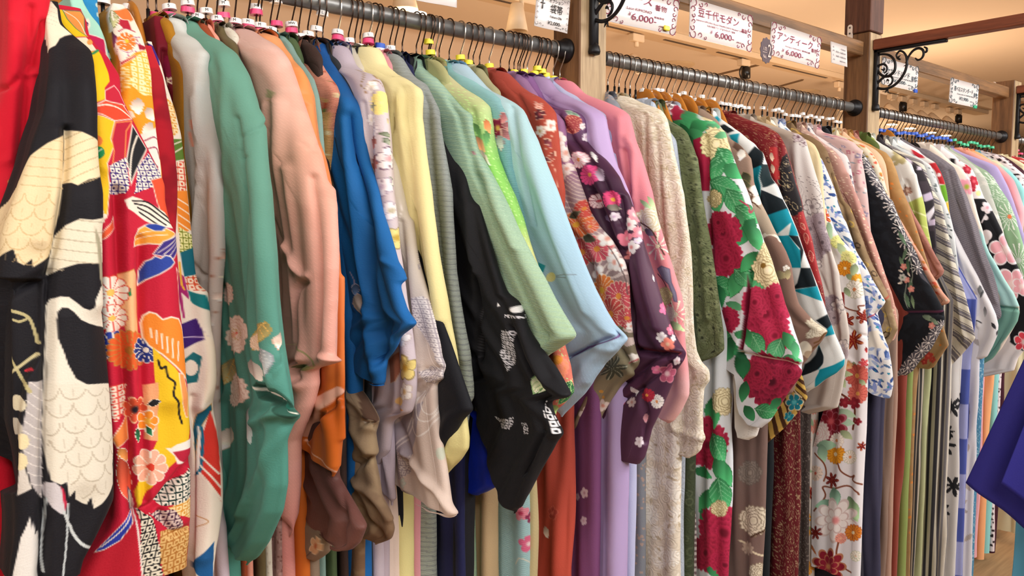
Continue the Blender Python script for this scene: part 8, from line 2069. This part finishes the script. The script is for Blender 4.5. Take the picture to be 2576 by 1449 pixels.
K('red_blossom', 'white kimono with red blossoms turning black with large pink plum flowers below', 2368,
  [(2378, 376), (2400, 392), (2415, 404), (2434, 415), (2446, 426), (2456, 446), (2466, 473), (2476, 498), (2490, 515), (2506, 548), (2520, 579), (2534, 616), (2553, 657), (2571, 697), (2584, 745), (2596, 800), (2590, 860), (2560, 900)], base='ece8e8', w=.045, res=1.9, fold=.003,
  ops=[('base', 'ece8ea'), ('poly', [(2390, 398), (2403, 400), (2403, 413), (2390, 408)], '16141a'), ('flower', 2433, 426, 13, 'b4243c', 'd86070', 5), ('flower', 2450, 456, 15, 'b4243c', 'd86070', 5), ('flower', 2446, 474, 10, 'b4243c', 'd86070', 5), ('disc', 2462, 486, 7, 'e8e8a0'),
       ('poly', [(2448, 500), (2480, 500), (2510, 555), (2556, 655), (2600, 780), (2600, 900), (2540, 860), (2520, 760), (2500, 700), (2470, 600), (2462, 560)], '14161c'),
       ('flower', 2484, 522, 16, 'f0e4ec', 'f0a0b0', 5, 'f8f4f6'), ('line', [(2470, 560), (2480, 540)], 3, 'ece8ec'), ('disc', 2480, 548, 6, 'ece8ec'), ('disc', 2482, 592, 14, 'f2eef2'), ('disc', 2478, 606, 10, 'f2eef2'),
       ('flower', 2530, 628, 44, 'f4b4c0', 'f8e0e0', 5, 'f6f2f6'), ('flower', 2545, 715, 44, 'f4b4c0', 'f8e0e0', 5, 'f6f2f6'), ('flower', 2570, 720, 26, 'f4b4c0', 'f8e0e0', 5, 'f6f2f6'), ('flower', 2575, 860, 26, 'e84858', 'f8e0e0', 5, 'f6f2f6')], bops=[('base', '20222c'), ('scatter', 'flower', .06, .02, ['e8e8d0', 'd04050'], .5)])
K('sage_fleck', 'pale sage grey kimono with blurred white flowers', 2378, [(2386, 378), (2410, 392), (2440, 408), (2462, 425), (2482, 452), (2494, 485), (2506, 520), (2520, 560), (2530, 600)], base='b4b8b0', ops=[('base', 'b6bab2'), ('scatter', 'flower', .03, .010, ['d0d4cc', 'c8c8c0', '98a498'], .7)], bops=[('base', '9cb49c')])
K('green_spider', 'soft green kimono with white spider chrysanthemums and an orange centre', 2390,
  [(2398, 380), (2426, 395), (2453, 413), (2484, 430), (2501, 446), (2520, 477), (2540, 508), (2557, 550), (2578, 620), (2595, 700)], base='8cb08c', w=.045, res=1.9,
  ops=[('grad', [(380, 'a8b4a0'), (450, '94b494'), (600, '8cb48c')]), ('spray', 2498, 460, 30, 'e0ece0', 'd0e4d0', 16), ('spray', 2540, 545, 36, 'e8f0e4', 'e87c50', 16), ('spray', 2510, 500, 20, 'd8e8d8', 'c8dcc8', 14), ('spray', 2562, 655, 44, 'e4ece4', 'c8d8cc', 18), ('line', [(2500, 520), (2530, 560), (2560, 600)], 2, 'd0e4d0', 1)])
K('lavender_plain', 'plain lavender kimono near the third post', 2394, [(2393, 367), (2403, 375), (2416, 384), (2447, 395), (2478, 405), (2507, 417), (2520, 440), (2534, 467), (2549, 504), (2563, 545), (2580, 600)], base='a89ccc', w=.035, res=2.2, ops=[('base', 'aca0d0')])
K('pink_coral', 'pink and coral shaded kimono beyond the lavender one', 2430, [(2433, 374), (2448, 383), (2464, 392), (2509, 413), (2530, 432), (2551, 453), (2565, 488), (2580, 530)], base='eca0a0', ops=[('grad', [(370, 'f0a488'), (400, 'f0b0a8'), (450, 'ee98a0'), (520, 'ecb0b8')])])
K('peach_neck2', 'peach orange kimono neckband near the third post', 2447, [(2452, 374), (2464, 384), (2478, 396), (2495, 404)], base='f0b07c', ops=[('base', 'f0b07c')])
K('aqua_far', 'pale aqua and yellow kimono below the peach neckband', 2462, [(2470, 392), (2490, 399), (2512, 407), (2540, 428), (2562, 452), (2580, 480)], base='98d0d0', ops=[('grad', [(392, '9cccd8'), (408, 'd8d4b0'), (430, '90d4d4')])])
K('dot_far', 'white kimono with small black dots by the third post', 2470, [(2480, 378), (2512, 390), (2534, 403), (2560, 425), (2580, 442)], base='ececec', ops=[('base', 'ecdfe4'), ('scatter', 'dot', .016, .0045, ['24181c'], .9)])
K('maroon_far', 'dark maroon kimono collar right beside the third post', 2478, [(2484, 373), (2510, 386), (2535, 400), (2560, 416), (2580, 430)], base='40182c', ops=[('base', '401828')])
K('cream_far', 'cream kimono beyond the third post', 2534, [(2540, 394), (2556, 402), (2580, 416)], base='e4dcb8', ops=[('base', 'e4dcb8')], w=.03)
K('red_dot_far', 'red kimono with white dots, the farthest one in view', 2552, [(2556, 388), (2570, 396), (2590, 408)], base='c43c44', ops=[('base', 'c83c44'), ('scatter', 'dot', .02, .006, ['f4e8e4'], .9)], w=.03)
# ------------------------------------------------------------------ the indigo robe hung from the aisle beam at the right
def robe():
    HX, HY, HZ = 2.735, 0.02, 1.98
    t = empty('kimono', (HX, HY, 0.5), 'plain deep indigo kimono hung over the aisle, its pointed sleeve entering at the right', 'kimono')
    def panel(name, pts, thick, col, fab, folds=5, par=t):
        """cloth hanging in the plane through the outline points (room coordinates, in order) with folds"""
        P0, P1, P2, P3 = [np.array(p) for p in pts]     # top-near, top-far, bottom-far, bottom-near
        nu, nv = 60, 90
        U_, V_ = np.meshgrid(np.linspace(0, 1, nu), np.linspace(0, 1, nv))
        Q = (P0[None, None] * ((1 - U_) * (1 - V_))[..., None] + P1[None, None] * (U_ * (1 - V_))[..., None] + P2[None, None] * (U_ * V_)[..., None] + P3[None, None] * ((1 - U_) * V_)[..., None])
        nrm = np.cross(P1 - P0, P3 - P0)
        nrm /= np.linalg.norm(nrm)
        dsp = 0.010 * V_ * np.sin(U_ * folds * 1.6 + V_ * 1.3)
        A = Q + nrm * (dsp + thick / 2)[..., None]
        B = Q + nrm * (dsp - thick / 2)[..., None]
        co = np.concatenate([A.reshape(-1, 3), B.reshape(-1, 3)])
        idx = np.arange(nu * nv).reshape(nv, nu)
        q = np.stack([idx[:-1, :-1], idx[:-1, 1:], idx[1:, 1:], idx[1:, :-1]], -1).reshape(-1, 4)
        N_ = nu * nv
        rim = list(idx[0, :]) + list(idx[1:, -1]) + list(idx[-1, -2::-1]) + list(idx[-2:0:-1, 0])
        fs = [tuple(f) for f in q] + [tuple(f[::-1] + N_) for f in q] + [(a, a + N_, b + N_, b) for a, b in zip(rim, rim[1:] + rim[:1])]
        me = bpy.data.meshes.new(name)
        me.from_pydata(co.tolist(), [], [tuple(int(i) for i in f) for f in fs])
        me.polygons.foreach_set('use_smooth', [True] * len(me.polygons))
        at = me.color_attributes.new('dye', 'FLOAT_COLOR', 'POINT')
        c = list(lin(hexc(col))) + [1.0]
        at.data.foreach_set('color', c * len(co))
        uvl = me.uv_layers.new(name='cloth')
        li = np.zeros(len(me.loops), int)
        me.loops.foreach_get('vertex_index', li)
        uv = np.stack([np.tile((U_ * 0.3).ravel(), 2), np.tile((V_ * 0.5).ravel(), 2)], -1)[li]
        uvl.data.foreach_set('uv', uv.astype(np.float32).ravel())
        return link_mesh(name, me, FAB[fab], par)
    # outline of the visible sleeve, read off the photo on the plane through the hanger
    def at(px, py, X): return on_x(px, py, X)
    panel('sleeve', [at(3010, 360, 2.13), at(2848, 330, 2.12), at(2430, 1214, 1.95), at(2600, 1345, 1.98)], .006, '2c2a80', 'crepe', 5)
    panel('sleeve_fold', [at(3020, 400, 2.10), at(2850, 372, 2.09), at(2518, 1216, 1.92), at(2660, 1330, 1.95)], .006, '2c2a84', 'crepe', 3)
    panel('body_panel', [(2.10, .50, 1.75), (2.40, -.55, 1.75), (2.40, -.55, .5), (2.20, .25, .5)], .012, '2a2878', 'crepe', 6)
    MB().tube(crom([(2.10, .50, 1.76), (2.2, .2, 1.80), (2.26, -.02, 1.86), (2.3, -.2, 1.80), (2.40, -.5, 1.76)], 4), .008, 8).build('shoulder_pole', M['post_side'], t, True)
    MB().tube([(2.26, -.02, 1.86), (2.26, -.02, 1.95), (2.5, -.02, 2.03), (2.735, -.02, 2.082)], .003, 6).build('hanging_cord', M['black_plastic'], t, True)
    t2 = empty('kimono', (2.3, .6, .3), 'light sky blue kimono at the lower right corner beside the indigo sleeve', 'kimono')
    panel('body_panel', [on_x(2600, 1200, 2.02), on_x(2562, 1225, 2.05), on_x(2546, 1460, 2.1), on_x(2640, 1460, 2.06)], .008, '62b4dc', 'silk', 3, t2)


robe()
# low wooden plinth glimpsed at the lower right
tag(MB().box((4.35, 1.62, 0.13), (2.6, 0.36, 0.26), 0.006).build('wooden_plinth', M['hanger_wood']), 'low orange brown wooden plinth under the far kimonos at lower right', 'plinth')

build_garments()

# hanger labels: by ring, letter and the kimono they carry
SHORT = {}
for g in GARMENTS:
    s = g['label']
    for cut in (' with ', ' whose ', ' and ', ' shading ', ' running ', ' covered ', ' neckband', ' collar', ' hung ', ' of ', ',', ' sprinkled', ' figured', ' sketched', ' brushed', ' beside ', ' behind ', ' between ', ' just ', ' right ', ' printed', ' turning', ' near ', ' beyond ', ' below ', ' in ', ' by ', ' poking', ' from ', ' traced', ' shoulder', ' hanging'):
        if cut in s:
            s = s.split(cut)[0]
    g['short'] = s if 'kimono' in s else s + ' one'
used = {}
ORD = ['', 'second ', 'third ', 'fourth ', 'fifth ', 'sixth ']
for t, x, desc, letter, arms, wire, bay in sorted(HANGERS, key=lambda h: h[1]):
    g = min(GARMENTS, key=lambda g: abs(g['X0'] - x))
    ring = ' and '.join(desc)
    d = ('wooden' if arms == 'wood' else ('black' if wire == 'dark' else 'bright-hooked')) + ' hanger'
    d += (' with ' + ring + (' rings' if len(desc) > 1 else ' ring')) if desc else ' without a ring'
    if letter: d += ' marked ' + letter
    d += ' over the ' + ' '.join(g['short'].split()[:5])
    k = used.get(d, 0)
    used[d] = k + 1
    lb = (ORD[min(k, 5)] + d)
    t['label'] = ' '.join(lb.split()[:16])
    t['category'] = 'hanger'
    t['group'] = 'hangers on the %s rail' % ('first', 'second', 'third')[bay - 1]
